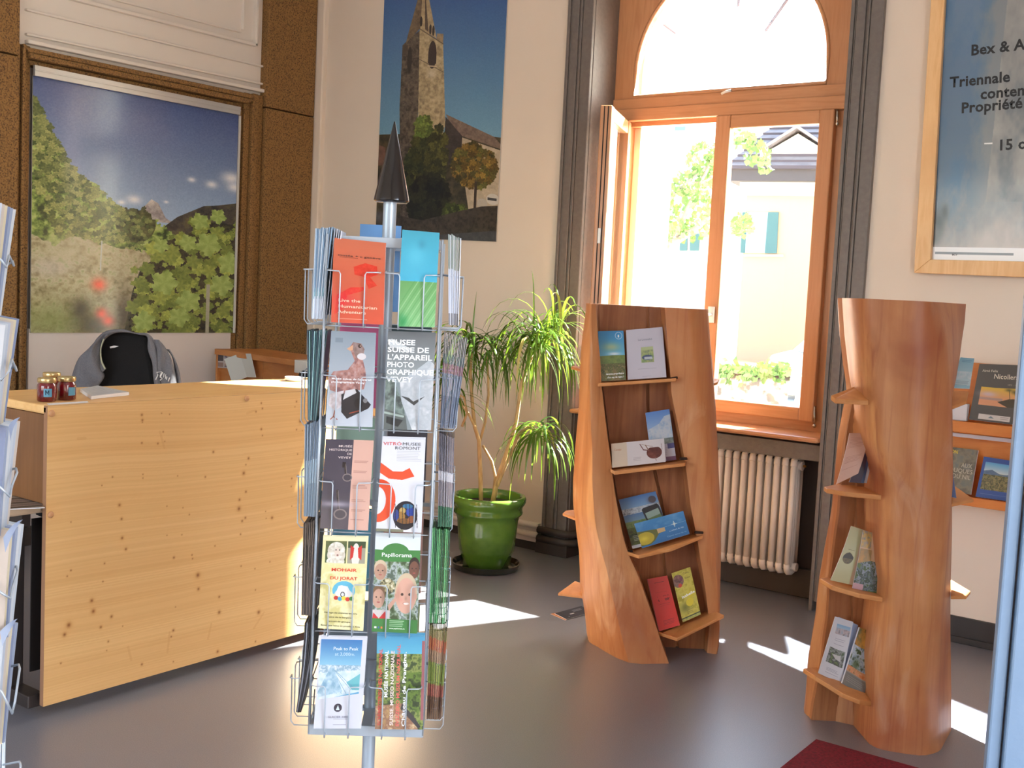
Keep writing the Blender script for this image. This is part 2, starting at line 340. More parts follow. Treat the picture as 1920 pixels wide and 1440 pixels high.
# left wall: plaster, with the stone-framed opening as its parts
wl = MB().box(XL-.2, XL-.1, -2.2, 6.1, 0, ZC).box(XL-.1, XL-.005, -2.2, 2.0, 0, ZC).box(XL-.1, XL-.03, 3.35, 4.726, 0, 1.185).build('wall_left', M_wall2, kind='structure')
def stones(y0, y1, cuts):
    for a, b in zip(cuts[:-1], cuts[1:]):
        MB().box(XL-.1, XL+.012, y0+.001, y1-.001, a+.004, b-.004).build('stone_block', M_stone, wl, bevel=.006)
stones(4.925, 5.345, [0, onX(545, 211, XL).z, ZC-.02]); stones(2.3, 3.255, [0, onX(30, 104, XL).z, ZC-.02]); stones(2.0, 2.3, [0, 1.5, ZC-.02])
def jamb(y0, y1, sgn):                        # profiled inner moulding, three rolls
    m = MB(); n = 4; d = (y1-y0)/n
    for k in range(n):
        m.box(XL-.1, XL+(-.012, .004, -.02, -.035)[k if sgn > 0 else k], (y0+k*d) if sgn > 0 else (y1-(k+1)*d), (y0+(k+1)*d-.004) if sgn > 0 else (y1-k*d-.004), 0, 2.69)
    m.build('stone_jamb_moulding', M_stone, wl, bevel=.006)
    return m
jamb(4.727, 4.925, -1); jamb(3.255, 3.346, 1)
# stone lintel moulding: two rolls running down slightly as the photo shows
def along(p, q, prof, name, material, parent, bev=.004):
    """profile strips between two points on the left wall: prof list of (dz0, dz1, depth)"""
    p = Vector(p); q = Vector(q)
    for dz0, dz1, dep in prof:
        m = MB(); m.prism([p+Vector((0, 0, dz0)), q+Vector((0, 0, dz0)), q+Vector((0, 0, dz1)), p+Vector((0, 0, dz1))], (dep, 0, 0)); m.build(name, material, parent, bevel=bev)
A0 = onX(48, 87, XL); A1 = onX(493, 181, XL); B0 = onX(62, 121, XL); B1 = onX(448, 201, XL)
m = MB()
for t0, t1, dep in ((0, .3, .0), (.34, .66, .012), (.7, 1., -.025)):
    P0 = A0.lerp(B0, t0); P1 = A1.lerp(B1, t0); Q1 = A1.lerp(B1, t1); Q0 = A0.lerp(B0, t1)
    m.prism([P0+Vector((-.1, 0, 0)), P1+Vector((-.1, 0, 0)), Q1+Vector((-.1, 0, 0)), Q0+Vector((-.1, 0, 0))], (.1+dep, 0, 0))
m.build('stone_lintel_moulding', M_stone, wl, bevel=.005)
# white panelled overdoor above
m = MB().box(XL-.1, XL-.05, 3.26, 4.925, 2.64, ZC); m.build('overdoor_panel', M_white, wl)
def zat(x, y): return onX(x, y, XL-.04)
def strip(p, q, hgt, dep, nm='panel_moulding'):
    p = Vector(p); q = Vector(q); e = q-p; n = Vector((0, -e.z, e.y)); n.normalize(); n *= hgt
    MB().prism([p-Vector((.03, 0, 0)), q-Vector((.03, 0, 0)), q+n-Vector((.03, 0, 0)), p+n-Vector((.03, 0, 0))], (.03+dep, 0, 0)).build(nm, M_white, wl, bevel=.004)
strip(zat(48, 82), zat(498, 176), .022, .03); strip(zat(48, 66), zat(498, 161), .012, .014); strip(zat(48, 20), zat(498, 128), .012, .012)
strip(zat(130, 0), zat(480, 88), .02, .02); strip(zat(210, 0), zat(452, 62), .01, .012)
p = zat(480, 88); strip(p, p+Vector((0, 0, .9)), .02, .02); p = zat(456, 56); strip(p, p+Vector((0, 0, .9)), .01, .012)
# wall with the window
ww = MB(); ww.box(-5.9, -3.70, YW, 6.1, 0, ZC).box(-1.915, 1.6, YW, 6.1, 0, ZC).box(-3.70, -1.915, YW, 6.1, 3.75, ZC)
ww.box(-3.70, -1.915, 5.72, 6.1, 0, .88)
ww.build('wall_back', M_wall, kind='structure')
MB().box(XL-.01, XL+.07, 5.35, YW+.01, 0, ZC).build('trim_2', M_wall, kind='structure', bevel=.01)
# casing round the window recess (profiled, painted stone)
def casing(name, x0, x1, side):
    t = empty(name, (x0, YW, 0), kind='structure')
    prof = [(0, .12, .030), (.13, .17, .024), (.18, .46, .028), (.47, .51, .023), (.52, .60, .030), (.61, 1, .026)]
    for a, b, d in prof:
        if side > 0: xa, xb = x0+(x1-x0)*a, x0+(x1-x0)*b
        else: xa, xb = x1-(x1-x0)*b, x1-(x1-x0)*a
        MB().box(xa, xb, YW-d, YF+.06, .05 if a else 0, 3.75).build('casing_strip', M_case, t, bevel=.004)
    return t
c1 = casing('trim_3', -3.705, -3.535, 1); c2 = casing('trim_4', -2.06, -1.90, 1)
# jamb of the recess, left
MB().box(-3.56, -3.531, YW-.003, YF+.05, .1, 3.75).build('reveal', M_case, c1, bevel=.003)
MB().box(-2.062, -2.05, YW-.005, YF+.05, .0, 3.75).build('reveal', M_case, c2, bevel=.003)
MB().box(-3.56, -2.05, YW, YF+.05, 3.7, 3.76).build('reveal', M_case, c1)
# torus base mouldings of the left casing
pb = [(-3.72, YW-.035), (-3.54, YW-.035), (-3.50, YW-.01), (-3.50, YF-.06)]
for z, r in ((.135, .022), (.085, .024)):
    MB().tube([(x, y, z) for x, y in pb], r, 8).build('base_roll', M_dark, c1, smooth=True)
MB().box(-3.73, -3.51, YW-.045, YF, 0, .07).build('plinth', M_dark, c1, bevel=.004)
# recess below the window
MB().box(-3.54, -2.06, YF-.02, YF+.1, 0, .86).box(-3.54, -2.06, YF-.06, YF-.01, 0, .15).box(-3.54, -2.06, YF-.10, YF-.01, .79, .86).build('trim_5', M_dark, kind='structure', bevel=.006)
MB().box(-3.54, -2.055, YW+.03, YF, .742, .825).build('trim_6', M_case, kind='structure', bevel=.004)
# white baseboard with two rolls, church wall; dark baseboard, right wall
bb = empty('baseboard_back', (-5, YW, 0), kind='structure')
MB().box(-5.7, -3.73, YW-.02, YW+.01, .05, .165).build('board', M_wall2, bb, bevel=.003)
for z, r in ((.15, .018), (.095, .018)): MB().tube([(-5.7, YW-.022, z), (-3.735, YW-.022, z)], r, 8).build('roll', M_wall2, bb, smooth=True)
MB().box(-5.7, -3.73, YW-.012, YW+.01, 0, .05).build('board', M_dark, bb)
MB().box(-1.9, 1.5, YW-.022, YW+.01, 0, .118).box(-1.9, 1.5, YW-.035, YW+.01, 0, .03).build('baseboard_right', mat('black_rubber', (40, 36, 34), .5), kind='structure', bevel=.003)
MB().box(XL-.02, XL+.02, 2.0, 5.3, 0, .1).build('baseboard_left', M_dark, kind='structure')
# ------------------------------------------------------------------ window
WN = empty('window_1', (-2.8, YF, .9), kind='structure')
GY0, GY1 = YF, YF+.06
def arch_plate(y0, y1, x0=-3.54, x1=-2.06, z0=2.56, z1=3.72, cx=-2.834, hw=.569, zs=2.785, zb=2.655):
    loop = [(cx-hw, zb)]+[(cx-hw*math.cos(PI*k/32), zs+hw*math.sin(PI*k/32)) for k in range(33)]+[(cx+hw, zb)]
    n = len(loop); out = []
    for (x, z) in loop:
        if z <= zb+1e-6: out.append((x0 if x < cx else x1, z0)); continue
        dx, dz = x-cx, z-(zb+.2); k = 1e9
        if dx > 1e-6: k = min(k, (x1-cx)/dx)
        if dx < -1e-6: k = min(k, (x0-cx)/dx)
        if dz > 1e-6: k = min(k, (z1-zb-.2)/dz)
        if dz < -1e-6: k = min(k, (z0-zb-.2)/dz)
        out.append((cx+dx*k, zb+.2+dz*k))
    out[1] = (x0, out[1][1]); m = MB(); vs = []
    for y in (y0, y1):
        for (x, z) in loop: vs.append((x, y, z))
        for (x, z) in out: vs.append((x, y, z))
    fs = []
    for i in range(n):
        j = (i+1) % n
        fs.append((i, j, n+j, n+i)); fs.append((2*n+i, 3*n+i, 3*n+j, 2*n+j)); fs.append((i, 2*n+i, 2*n+j, j)); fs.append((n+i, n+j, 3*n+j, 3*n+i))
    m.add(vs, fs)
    return m, loop
arch_plate(5.71, 6.1, -3.7, -1.915, .87, 3.76, -2.773, .616, 2.95, .88)[0].build('trim_7', M_wall, kind='structure')
am, loop = arch_plate(YF, YF+.07)
am.build('arched_panel', M_win, WN)
m = MB(); m.tube([(x, YF+.004, z) for x, z in loop], .012, 6, closed=True); m.build('arch_bead', M_winh, WN, smooth=True)
MB().box(-3.54, -2.06, YF-.03, YF+.07, 2.515, 2.585).build('transom', M_winh, WN, bevel=.006)
MB().box(-3.54, -2.06, YF-.012, YF+.07, 2.585, 2.645).build('transom', M_winh, WN, bevel=.004)
MB().box(-3.54, -3.43, YF+.0, YF+.09, .88, 2.515).build('frame_jamb', M_win, WN, bevel=.006)
MB().box(-2.20, -2.06, YF+.0, YF+.09, .88, 2.515).build('frame_jamb', M_win, WN, bevel=.006)
MB().box(-3.43, -2.20, YF+.02, YF+.09, 2.49, 2.515).build('frame_head', M_winh, WN)
MB().box(-3.54, -2.06, YF-.005, YF+.09, .86, .925).build('frame_bottom', M_winh, WN, bevel=.004)
# sill
m = MB(); m.box(-3.54, -2.06, YW-.055, YF+.02, .842, .868); m.build('window_sill', M_winh, WN, bevel=.012)
# right sash
def sash(parent, O, d, W, z0, z1, sx0, sx1, sz0, sz1, th, matv, math_):
    """sash in local frame: O hinge corner, d direction along the sash, n = inward normal"""
    d = Vector(d); n = Vector((d.y, -d.x, 0))
    def bar(a, b, zz0, zz1, t0, t1, mm, nm, bev=.006):
        P = [O+d*a+n*t0, O+d*b+n*t0, O+d*b+n*t1, O+d*a+n*t1]
        MB().prism([Vector((p.x, p.y, zz0)) for p in P], (0, 0, zz1-zz0)).build(nm, mm, parent, bevel=bev)
    bar(0, sx0, z0, z1, -th/2, th/2, matv, 'stile'); bar(W-sx1, W, z0, z1, -th/2, th/2, matv, 'stile')
    bar(sx0, W-sx1, z0, z0+sz0, -th/2+.004, th/2-.004, math_, 'rail'); bar(sx0, W-sx1, z1-sz1, z1, -th/2+.004, th/2-.004, math_, 'rail')
    bar(sx0-.006, W-sx1+.006, z0+sz0-.005, z1-sz1+.005, -.004, .002, M_glass, 'pane', 0)
def glass():
    m = bpy.data.materials.new('window_glass'); m.use_nodes = True; nt = m.node_tree; nt.nodes.clear()
    o = nt.nodes.new('ShaderNodeOutputMaterial'); mx = nt.nodes.new('ShaderNodeMixShader'); tr = nt.nodes.new('ShaderNodeBsdfTransparent'); gl = nt.nodes.new('ShaderNodeBsdfGlossy')
    tr.inputs[0].default_value = (.93, .955, .95, 1); gl.inputs['Roughness'].default_value = .0; fr = nt.nodes.new('ShaderNodeFresnel'); fr.inputs[0].default_value = 1.5
    ge = nt.nodes.new('ShaderNodeNewGeometry'); mr = nt.nodes.new('ShaderNodeMapRange'); mr.inputs[3].default_value = 1.5; mr.inputs[4].default_value = 1/1.5; nt.links.new(ge.outputs['Backfacing'], mr.inputs[0]); nt.links.new(mr.outputs[0], fr.inputs[0])
    nt.links.new(fr.outputs[0], mx.inputs[0]); nt.links.new(tr.outputs[0], mx.inputs[1]); nt.links.new(gl.outputs[0], mx.inputs[2]); nt.links.new(mx.outputs[0], o.inputs[0]); return m
M_glass = glass()
rs = empty('sash', (-2.5, YF, .92)); rs.parent = WN; rs.location = Vector((-2.5, YF, .92))-wloc(WN)
sash(rs, Vector((-2.195, YF-.012, 0)), (-1, 0, 0), .66, .918, 2.515, .078, .085, .068, .07, .06, M_win, M_winh)
rs2 = empty('open_casement', (-3.44, YF-.01, .92)); rs2.parent = WN; rs2.location = Vector((-3.44, YF-.01, .92))-wloc(WN)
sash(rs2, Vector((-3.425, YF-.03, 0)), (.36, -.933, 0), .60, .918, 2.505, .075, .075, .068, .07, .062, M_win, M_winh)
# lifted glazing bead (dark gasket) grooves on the open casement edge
d = Vector((.36, -.933, 0)); n = Vector((d.y, -d.x, 0)); e = Vector((-3.425, YF-.03, 0))+d*.6
for k in (-.012, .008): MB().obox(e+n*k+d*.001+Vector((0, 0, 1.71)), d, n, (0, 0, 1), .002, .0025, .79).build('gasket', mat('black_gasket', (35, 30, 28), .7), rs2)
M_wh = mat('white_metal', (235, 235, 232), .3, metal=.0)
# handle of right sash
hp = onY(1334, 590, YF-.05)
m = MB(); m.obox(hp+Vector((0, -.004, 0)), (1, 0, 0), (0, 1, 0), (0, 0, 1), .018, .007, .044); m.tube([hp+Vector((0, -.008, 0)), hp+Vector((0, -.05, 0)), hp+Vector((-.006, -.055, -.02)), hp+Vector((-.024, -.055, -.13))], .0105, 8)
m.build('window_handle', M_wh, rs, smooth=True, bevel=.003)
hp = Vector((-3.425, YF-.03, 1.83))+d*.602
MB().obox(hp, d, n, (0, 0, 1), .004, .008, .04).build('keeper', M_wh, rs2, bevel=.002)
M_chr = mat('nickel', (200, 196, 188), .25, metal=1)
for (x, y0, y1) in ((1570, 206, 232), (1527, 762, 798)):
    a = onY(x, y0, YF-.03); b2 = onY(x, y1, YF-.03); m = MB().tube([a, b2], .0075, 8); m.ball(b2, .012, 8); m.build('hinge', M_chr, rs, smooth=True)
# arch pane and the iron fan grille outside it; glare put into the bars' pale colour and short length
MB().prism([(x, YF+.05, z) for x, z in loop], (0, .006, 0)).build('arch_pane', M_glass, WN)
fan = MB(); cx = -2.834
for a, r0, r1 in ((148, .44, .54), (90, .33, .57), (50, .26, .57)):
    aa = math.radians(a); fan.tube([(cx+r*math.cos(aa), YF+.10, 2.75+r*math.sin(aa)*1.12) for r in (r0, r1)], .009, 6)
fan.build('fan_grille_bar', mat('glare_paled_iron', (150, 142, 160), .6), WN)
m = MB(); a = onY(1361, 172, YF-.01); m.tube([a+Vector((-.025, 0, -.01)), a, a+Vector((.03, 0, .004))], .008, 6); m.build('fanlight_latch', M_wh, WN, smooth=True)
# blue door standing open at the right
D0 = Vector((-.447, 2.05, 0)); dd = Vector((.93, .36, 0)).normalized(); dn = Vector((dd.y, -dd.x, 0))
DR = empty('door_1', D0, kind='structure')
M_blue = mat('blue_painted_wood', (108, 130, 156), .45, bump=(60, .06), noise=(12, (102, 124, 150), .3, .7))
def dbar(a, b, t0, t1, z0, z1, nm, bev=.004): 
    P = [D0+dd*a+dn*t0, D0+dd*b+dn*t0, D0+dd*b+dn*t1, D0+dd*a+dn*t1]; MB().prism([Vector((p.x, p.y, z0)) for p in P], (0, 0, z1-z0)).build(nm, M_blue, DR, bevel=bev)
dbar(0, .022, -.03, .0, .01, 2.15, 'edge_strip'); dbar(.025, .13, -.03, .012, .01, 2.15, 'stile'); dbar(.13, .8, -.03, .012, .01, .3, 'rail'); dbar(.13, .8, -.03, .012, 1.95, 2.15, 'rail'); dbar(.8, .92, -.03, .012, .01, 2.15, 'stile'); dbar(.125, .805, -.02, -.006, .29, 1.96, 'door_panel')
# red doormat
q = [onZ(1530, 1392, 0), onZ(1700, 1440, 0), None, onZ(1478, 1440, 0)]
e1 = (q[1]-q[0]); e1.z = 0; e1.normalize(); e2 = (q[3]-q[0]); e2.z = 0; e2 -= e1*e2.dot(e1); e2.normalize()
m = MB(); m.prism([q[0]+Vector((0, 0, 0)), q[0]+e1*1.5, q[0]+e1*1.5+e2*1.0, q[0]+e2*1.0], (0, 0, .012))
m.build('doormat', mat('red_carpet', (150, 16, 44), .95, bump=(500, .9), noise=(90, (110, 8, 32), .35, .7)), label='crimson red floor mat at the bottom edge in front of the right log stand', cat='mat')
# ================================================================== POSTERS
def vine():
    a = Art(760, 1000, (90, 110, 60), 1.45); S = a
    a.grad(0, .6, (62, 76, 118), (146, 168, 190))
    for (cx, cy, r) in ((.86, .33, .03), (.97, .29, .05), (.99, .33, .04), (.46, .435, .035), (.4, .452, .02), (.62, .43, .012), (.75, .32, .02)): a.soft(cx, cy, r*1.2, r*.6, (205, 205, 205), .9)
    a.poly([(.47, .52), (.50, .47), (.545, .425), (.58, .44), (.62, .5), (.66, .52)], (148, 142, 140)); a.tex(a.P([(.47, .52), (.50, .47), (.545, .425), (.58, .44), (.62, .5), (.66, .52)]), [(118, 112, 112), (178, 172, 165)], 40, 5)
    hill = a.P([(.58, .56), (.68, .49), (.82, .43), (.9, .42), (1.01, .40), (1.01, .9), (.58, .9)]); a.tex(hill, [(36, 34, 34), (62, 56, 48), (80, 74, 52)], 26, 6)
    n = S.ns(10, 7); n2 = S.ns(45, 8)
    top = np.interp(S.X, [0, .05, .13, .2, .28, .36, .43, .5, .56, .66, .75, 1], [.08, .16, .27, .36, .40, .45, .49, .46, .50, .57, .62, .66])+(n2-.5)*.07
    k = S.Y > top; a.tex(k, [(42, 54, 26), (84, 104, 46), (128, 146, 74), (150, 160, 96)], 34, 9, 2.4, 5)
    dk = k & a.E(.47, .53, .10, .085); a.tex(dk, [(30, 34, 18), (62, 66, 34), (86, 88, 50)], 50, 10)
    r = random.Random(5)
    for i in range(700):
        x = r.random()*.55; t = float(np.interp(x, [0, .05, .13, .2, .28, .36, .43, .5, .56], [.08, .16, .27, .36, .40, .45, .49, .5, .52])); y = t+r.random()**1.3*(.34+.1*x); sz = .012+.02*(1-x/.55)*r.random()
        g = r.random(); a.leaf(x, y, sz, r.random()*6, (74+g*88, 88+g*76, 44+g*52), (44+g*60, 56+g*56, 28+g*34))
    gr = (S.Y > .64+.1*(n-.5)) & (S.X < .58-(S.Y-.64)*.25); a.tex(gr, [(104, 96, 66), (138, 130, 98), (160, 152, 122), (120, 126, 84)], 40, 11, 1.6)
    a.soft(.15, .66, .16, .06, (160, 158, 130), .6); a.soft(.08, .74, .12, .05, (170, 165, 160), .55); a.soft(.1, .95, .22, .09, (118, 128, 74), .7)
    for cx, cy, rx, ry in ((.28, .97, .1, .06), (.22, .9, .05, .05), (.42, .93, .05, .12)): a.soft(cx, cy, rx, ry, (44, 36, 26), .8)
    dv = a.P([(.46, .82), (.5, .72), (.6, .66), (.62, .6), (.74, .56), (.86, .5), (1, .5), (1, 1.01), (.42, 1.01)]); a.tex(dv, [(30, 26, 20), (46, 42, 26), (62, 62, 36)], 60, 12)
    for i in range(230):
        x = .46+.56*r.random(); y = .5+.52*r.random()
        if (x < .54 and y < .72) or (y < .56 and x < .72): continue
        sz = r.choice([.018, .026, .036, .05]); g = .35+.65*r.random()
        a.leaf(x, y, sz, r.random()*6, (60+g*104, 74+g*98, 26+g*54), (44+g*70, 60+g*66, 20+g*38))
    for x, y, sz in ((.62, .78, .085), (.75, .86, .08), (.85, .6, .085), (.93, .78, .08), (.8, .5, .06), (.9, .47, .055), (.7, .93, .07), (.52, .95, .07), (.97, .68, .08), (.74, .6, .06), (.6, .62, .05)):
        a.leaf(x, y, sz, r.random()*6, (150, 166, 92), (108, 128, 62))
    a.rect(.845, .78, .865, 1.01, (140, 138, 120)); a.line((.31, .62), (.305, .74), .003, (160, 165, 160))
    for cx, cy, q in ((.30, .80, .035), (.315, .92, .03), (.345, .95, .03)): a.soft(cx, cy, q*1.1, q*.9, (214, 70, 46), .95)
    a.soft(.17, .26, .05, .22, (150, 150, 180), .22); a.soft(.45, .12, .22, .08, (110, 112, 140), .3)
    a.a += (S.ns(180, 13, 2)-.5)[..., None]*14
    return a.mat('print_vineyard', .22, .35)
pa = empty('wall_photograph', onX(245, 623, XL+.0), 'large framed vineyard photograph with mountains, in the brown stone surround', 'photograph')
X1 = XL-.022
Q = [onX(62, 141, X1), onX(447, 216, X1), onX(436, 624, X1), onX(57, 624, X1)]
card('print', Q, [vine(), mat('photo_edge', (200, 196, 190), .5)], parent=pa, th=.006)
P0 = onX(62, 122, X1+.008); P1 = onX(448, 201, X1+.008); P2 = onX(447, 216, X1+.008); P3 = onX(62, 142, X1+.008)
MB().prism([P0, P1, P2, P3], (.02, 0, 0)).prism([P0+(P3-P0)*.4+Vector((.02, 0, 0)), P1+(P2-P1)*.4+Vector((.02, 0, 0)), P1+(P2-P1)*.55+Vector((.02, 0, 0)), P0+(P3-P0)*.55+Vector((.02, 0, 0))], (.003, 0, 0)).build('hanging_rail', mat('brushed_aluminium', (205, 203, 200), .35, metal=.6), pa, bevel=.002)
a_, b_ = onX(447.5, 217, X1), onX(436.5, 624, X1)
MB().prism([a_, b_, b_+Vector((0, .012, 0)), a_+Vector((0, .012, 0))], (.01, 0, 0)).build('edge_strip', mat('photo_edge', (200, 196, 190), .5), pa)

def church():
    a = Art(500, 980, (60, 90, 130), 1.45); S = a
    a.grad(0, .66, (38, 72, 124), (96, 136, 156)); a.tex(S.Y > .6, [(34, 32, 26), (54, 50, 36), (70, 62, 44)], 30, 3)
    far = a.P([(0, .64), (.06, .65), (.06, .72), (0, .72)]); a.tex(far, [(80, 60, 50), (110, 80, 66)], 20, 4)
    tl = a.P([(.175, .262), (.33, .20), (.33, .98), (.22, .98), (.17, .5)]); a.tex(tl, [(44, 38, 34), (72, 64, 56), (92, 82, 68)], 50, 5)
    tr = a.P([(.315, .2), (.515, .255), (.56, .57), (.5, .7), (.34, .7)]); a.tex(tr, [(112, 100, 78), (142, 128, 98), (160, 146, 116)], 46, 6)
    sp = a.P([(.33, 0), (.335, .19), (.20, .26), (.215, .23)]); a.tex(sp, [(74, 62, 50), (104, 88, 68)], 50, 7)
    sp2 = a.P([(.33, 0), (.345, 0), (.46, .235), (.32, .2)]); a.tex(sp2, [(130, 114, 88), (156, 140, 108)], 50, 8); a.poly([(.345, .03), (.39, .21), (.36, .2)], (70, 58, 48))
    a.tex(a.P([(.46, .215), (.515, .215), (.515, .255), (.46, .24)]), [(110, 96, 76), (140, 120, 92)], 40, 9); a.tex(a.R(.175, .262, .22, .3), [(56, 48, 42), (70, 62, 52)], 40, 9)
    a.line((.32, .2), (.515, .255), .004, (86, 74, 58)); a.line((.32, .32), (.525, .365), .003, (90, 80, 64))
    a.ell(.43, .30, .034, .055, (44, 34, 34)); a.rect(.396, .30, .464, .335, (44, 34, 34)); a.line((.396, .345), (.47, .345), .004, (170, 156, 130)); a.ell(.24, .32, .02, .05, (36, 30, 30)); a.ell(.325, .17, .012, .02, (40, 32, 30)); a.ell(.405, .2, .01, .02, (40, 32, 30)); a.ell(.43, .205, .01, .02, (40, 32, 30))
    a.soft(.43, .375, .04, .02, (180, 176, 160), .6)
    rf = a.P([(.56, .53), (.95, .60), (1.01, .63), (1.01, .645), (.7, .61), (.62, .59)]); a.tex(rf, [(84, 70, 62), (110, 94, 82)], 60, 10)
    a.tex(a.P([(.56, .54), (.70, .61), (.7, .72), (.55, .72)]), [(38, 34, 34), (56, 50, 48)], 30, 11); a.tex(a.P([(.7, .615), (1.01, .65), (1.01, .9), (.78, .9), (.7, .7)]), [(140, 128, 108), (164, 150, 128)], 30, 12)
    r = random.Random(8)
    def blob(cx, cy, rx, ry, cols, n, sz):
        for i in range(n):
            t = r.random()*2*PI; q = r.random()**.5; x = cx+rx*q*math.cos(t); y = cy+ry*q*math.sin(t); c = r.choice(cols); f = .6+.5*r.random()
            a.leaf(x, y, sz*(.6+r.random()), r.random()*6, tuple(v*f for v in c), tuple(v*f*.6 for v in c))
    blob(.38, .60, .06, .06, [(90, 112, 48), (116, 134, 58)], 90, .03); blob(.37, .75, .13, .13, [(40, 46, 26), (60, 66, 34), (84, 86, 40)], 260, .035); blob(.5, .70, .08, .12, [(58, 60, 32), (96, 96, 44)], 160, .03)
    blob(.45, .86, .16, .10, [(30, 32, 20), (46, 46, 26)], 200, .04); blob(.80, .72, .17, .085, [(122, 96, 42), (150, 120, 50), (108, 104, 46), (92, 84, 40)], 380, .024); blob(.67, .9, .1, .035, [(96, 112, 44), (70, 84, 34)], 90, .02)
    a.rect(.815, .78, .835, .91, (50, 40, 32)); a.ell(.88, .86, .04, .018, (150, 144, 132)); a.ell(.96, .84, .05, .022, (170, 166, 156)); a.rect(.92, .835, .99, .845, (60, 60, 60))
    a.tex(a.P([(.0, 1.01), (.0, .9), (.4, .93), (.72, .89), (1.01, .86), (1.01, 1.01)]), [(34, 30, 28), (52, 46, 40), (60, 54, 46)], 50, 13); a.tex(a.P([(.3, 1.01), (.5, .985), (1.01, .96), (1.01, 1.01)]), [(52, 54, 58), (66, 68, 70)], 40, 14)
    a.soft(.02, .92, .05, .03, (90, 96, 110), .6)
    a.a += (S.ns(160, 15, 2)-.5)[..., None]*10
    return a.mat('print_church', .3, .2)
YP = YW-.012
Q = [onY(722, -40, YP), onY(953, -40, YP), onY(930, 453, YP), onY(704, 444, YP)]
card('church_poster', Q, [church(), mat('photo_edge', (200, 196, 190), .5)], 'tall poster of a stone church tower under blue sky on the cream wall', 'poster', th=.008)

def smoke():
    a = Art(520, 1000, (90, 115, 135), 1.35); S = a; S.X = S.X*2.5
    a.grad(0, 1, (88, 112, 138), (70, 92, 112)); n = S.ns(4, 21, 5); n2 = S.ns(9, 22, 5)
    a.m(np.clip((n-.45)*3, 0, 1), (58, 96, 130), .7)
    col = np.clip(1-np.abs(S.X-.78-(n2-.5)*.25)/.42, 0, 1); a.m(np.clip(col*1.8, 0, 1), (112, 118, 122), .95)
    a.tex(a.P([(.74, .0), (1.6, 0), (1.6, .8), (.6, .8), (.66, .45)]), [(96, 102, 108), (122, 124, 124), (138, 138, 136)], 6, 23)
    a.m(np.clip((S.Y-.74+(n2-.5)*.3)*5, 0, 1), (130, 124, 122), .9); a.m(np.clip((S.Y-.84+(n-.5)*.3)*6, 0, 1), (168, 160, 156), .8)
    a.soft(.05, .87, .1, .05, (34, 40, 44), .95); a.soft(.12, .835, .05, .03, (40, 44, 46), .9); a.soft(.0, .92, .12, .04, (60, 64, 66), .9)
    a.rect(0, .955, 3, 1.01, (205, 205, 208)); a.lines(.03, .98, [.972], .008, (70, 75, 85), .8, jag=.1)
    return a.mat('print_smoke', .3, .3)
W_POST = .92
bx = empty('framed_poster', onY(1920, 512, YP), 'pale wood framed poster of a blue sky with smoke and black French lettering', 'poster')
YB = YW-.02
TL = onY(1778, -60, YB); BL = onY(1748, 487, YB); W_ = W_POST
BR = BL+Vector((W_, 0, 0)); TR = TL+Vector((W_+.0, 0, 0))
pc = card('print', [TL, TR, BR, BL], [smoke(), PAPER()], parent=bx, th=.004)
fo = [onY(1752.5, -60, YB), None, None, onY(1717, 512, YB)]
fw = .065
M_pale = wood('pale_frame_wood', (226, 178, 122), (238, 196, 142), (222, 172, 116), (20, 20, 2), .4)
fb = BL+Vector((0, 0, -.075)); 
MB().prism([TL, BL+Vector((0, 0, 0)), fo[3]+Vector((0, 0, 0)), fo[0]], (0, -.028, 0)).build('frame_side', M_pale, bx, bevel=.003)
MB().prism([BL, BR, BR+Vector((0, 0, -.075)), fo[3]], (0, -.028, 0)).build('frame_bottom', M_pale, bx, bevel=.003)
def uvof(o, x, y, Yp=YB):
    Qq = o_Q[o.name][0]; p = onY(x, y, Yp); H = (Qq[0].z-Qq[3].z); v = (Qq[0].z-p.z)/H; lx = Qq[0].x*(1-v)+Qq[3].x*v; return (p.x-lx)/W_, v
INK = (28, 30, 34)
for txt, x, y, xe in (('Bex & Arts', 1820, 104, 1918), ('Triennale', 1781, 164, 1888), ('contemporaine', 1838, 186, None), ('Propri\u00e9t\u00e9 de Szilassy', 1802, 212, None), ('15 octobre', 1870, 282, None)):
    u, v = uvof(pc, x, y); t = write(pc, txt, u, v, .036, INK, bold=.028, rot=math.radians(2.0), squash=.98, sp=1.04)
u, v = uvof(pc, 1846, 276); write(pc, '\u2013', u, v, .034, (235, 235, 235), bold=.02)
u, v = uvof(pc, 1755, 480); write(pc, 'BCV', .095, .984, .007, (50, 55, 65), bold=.02)
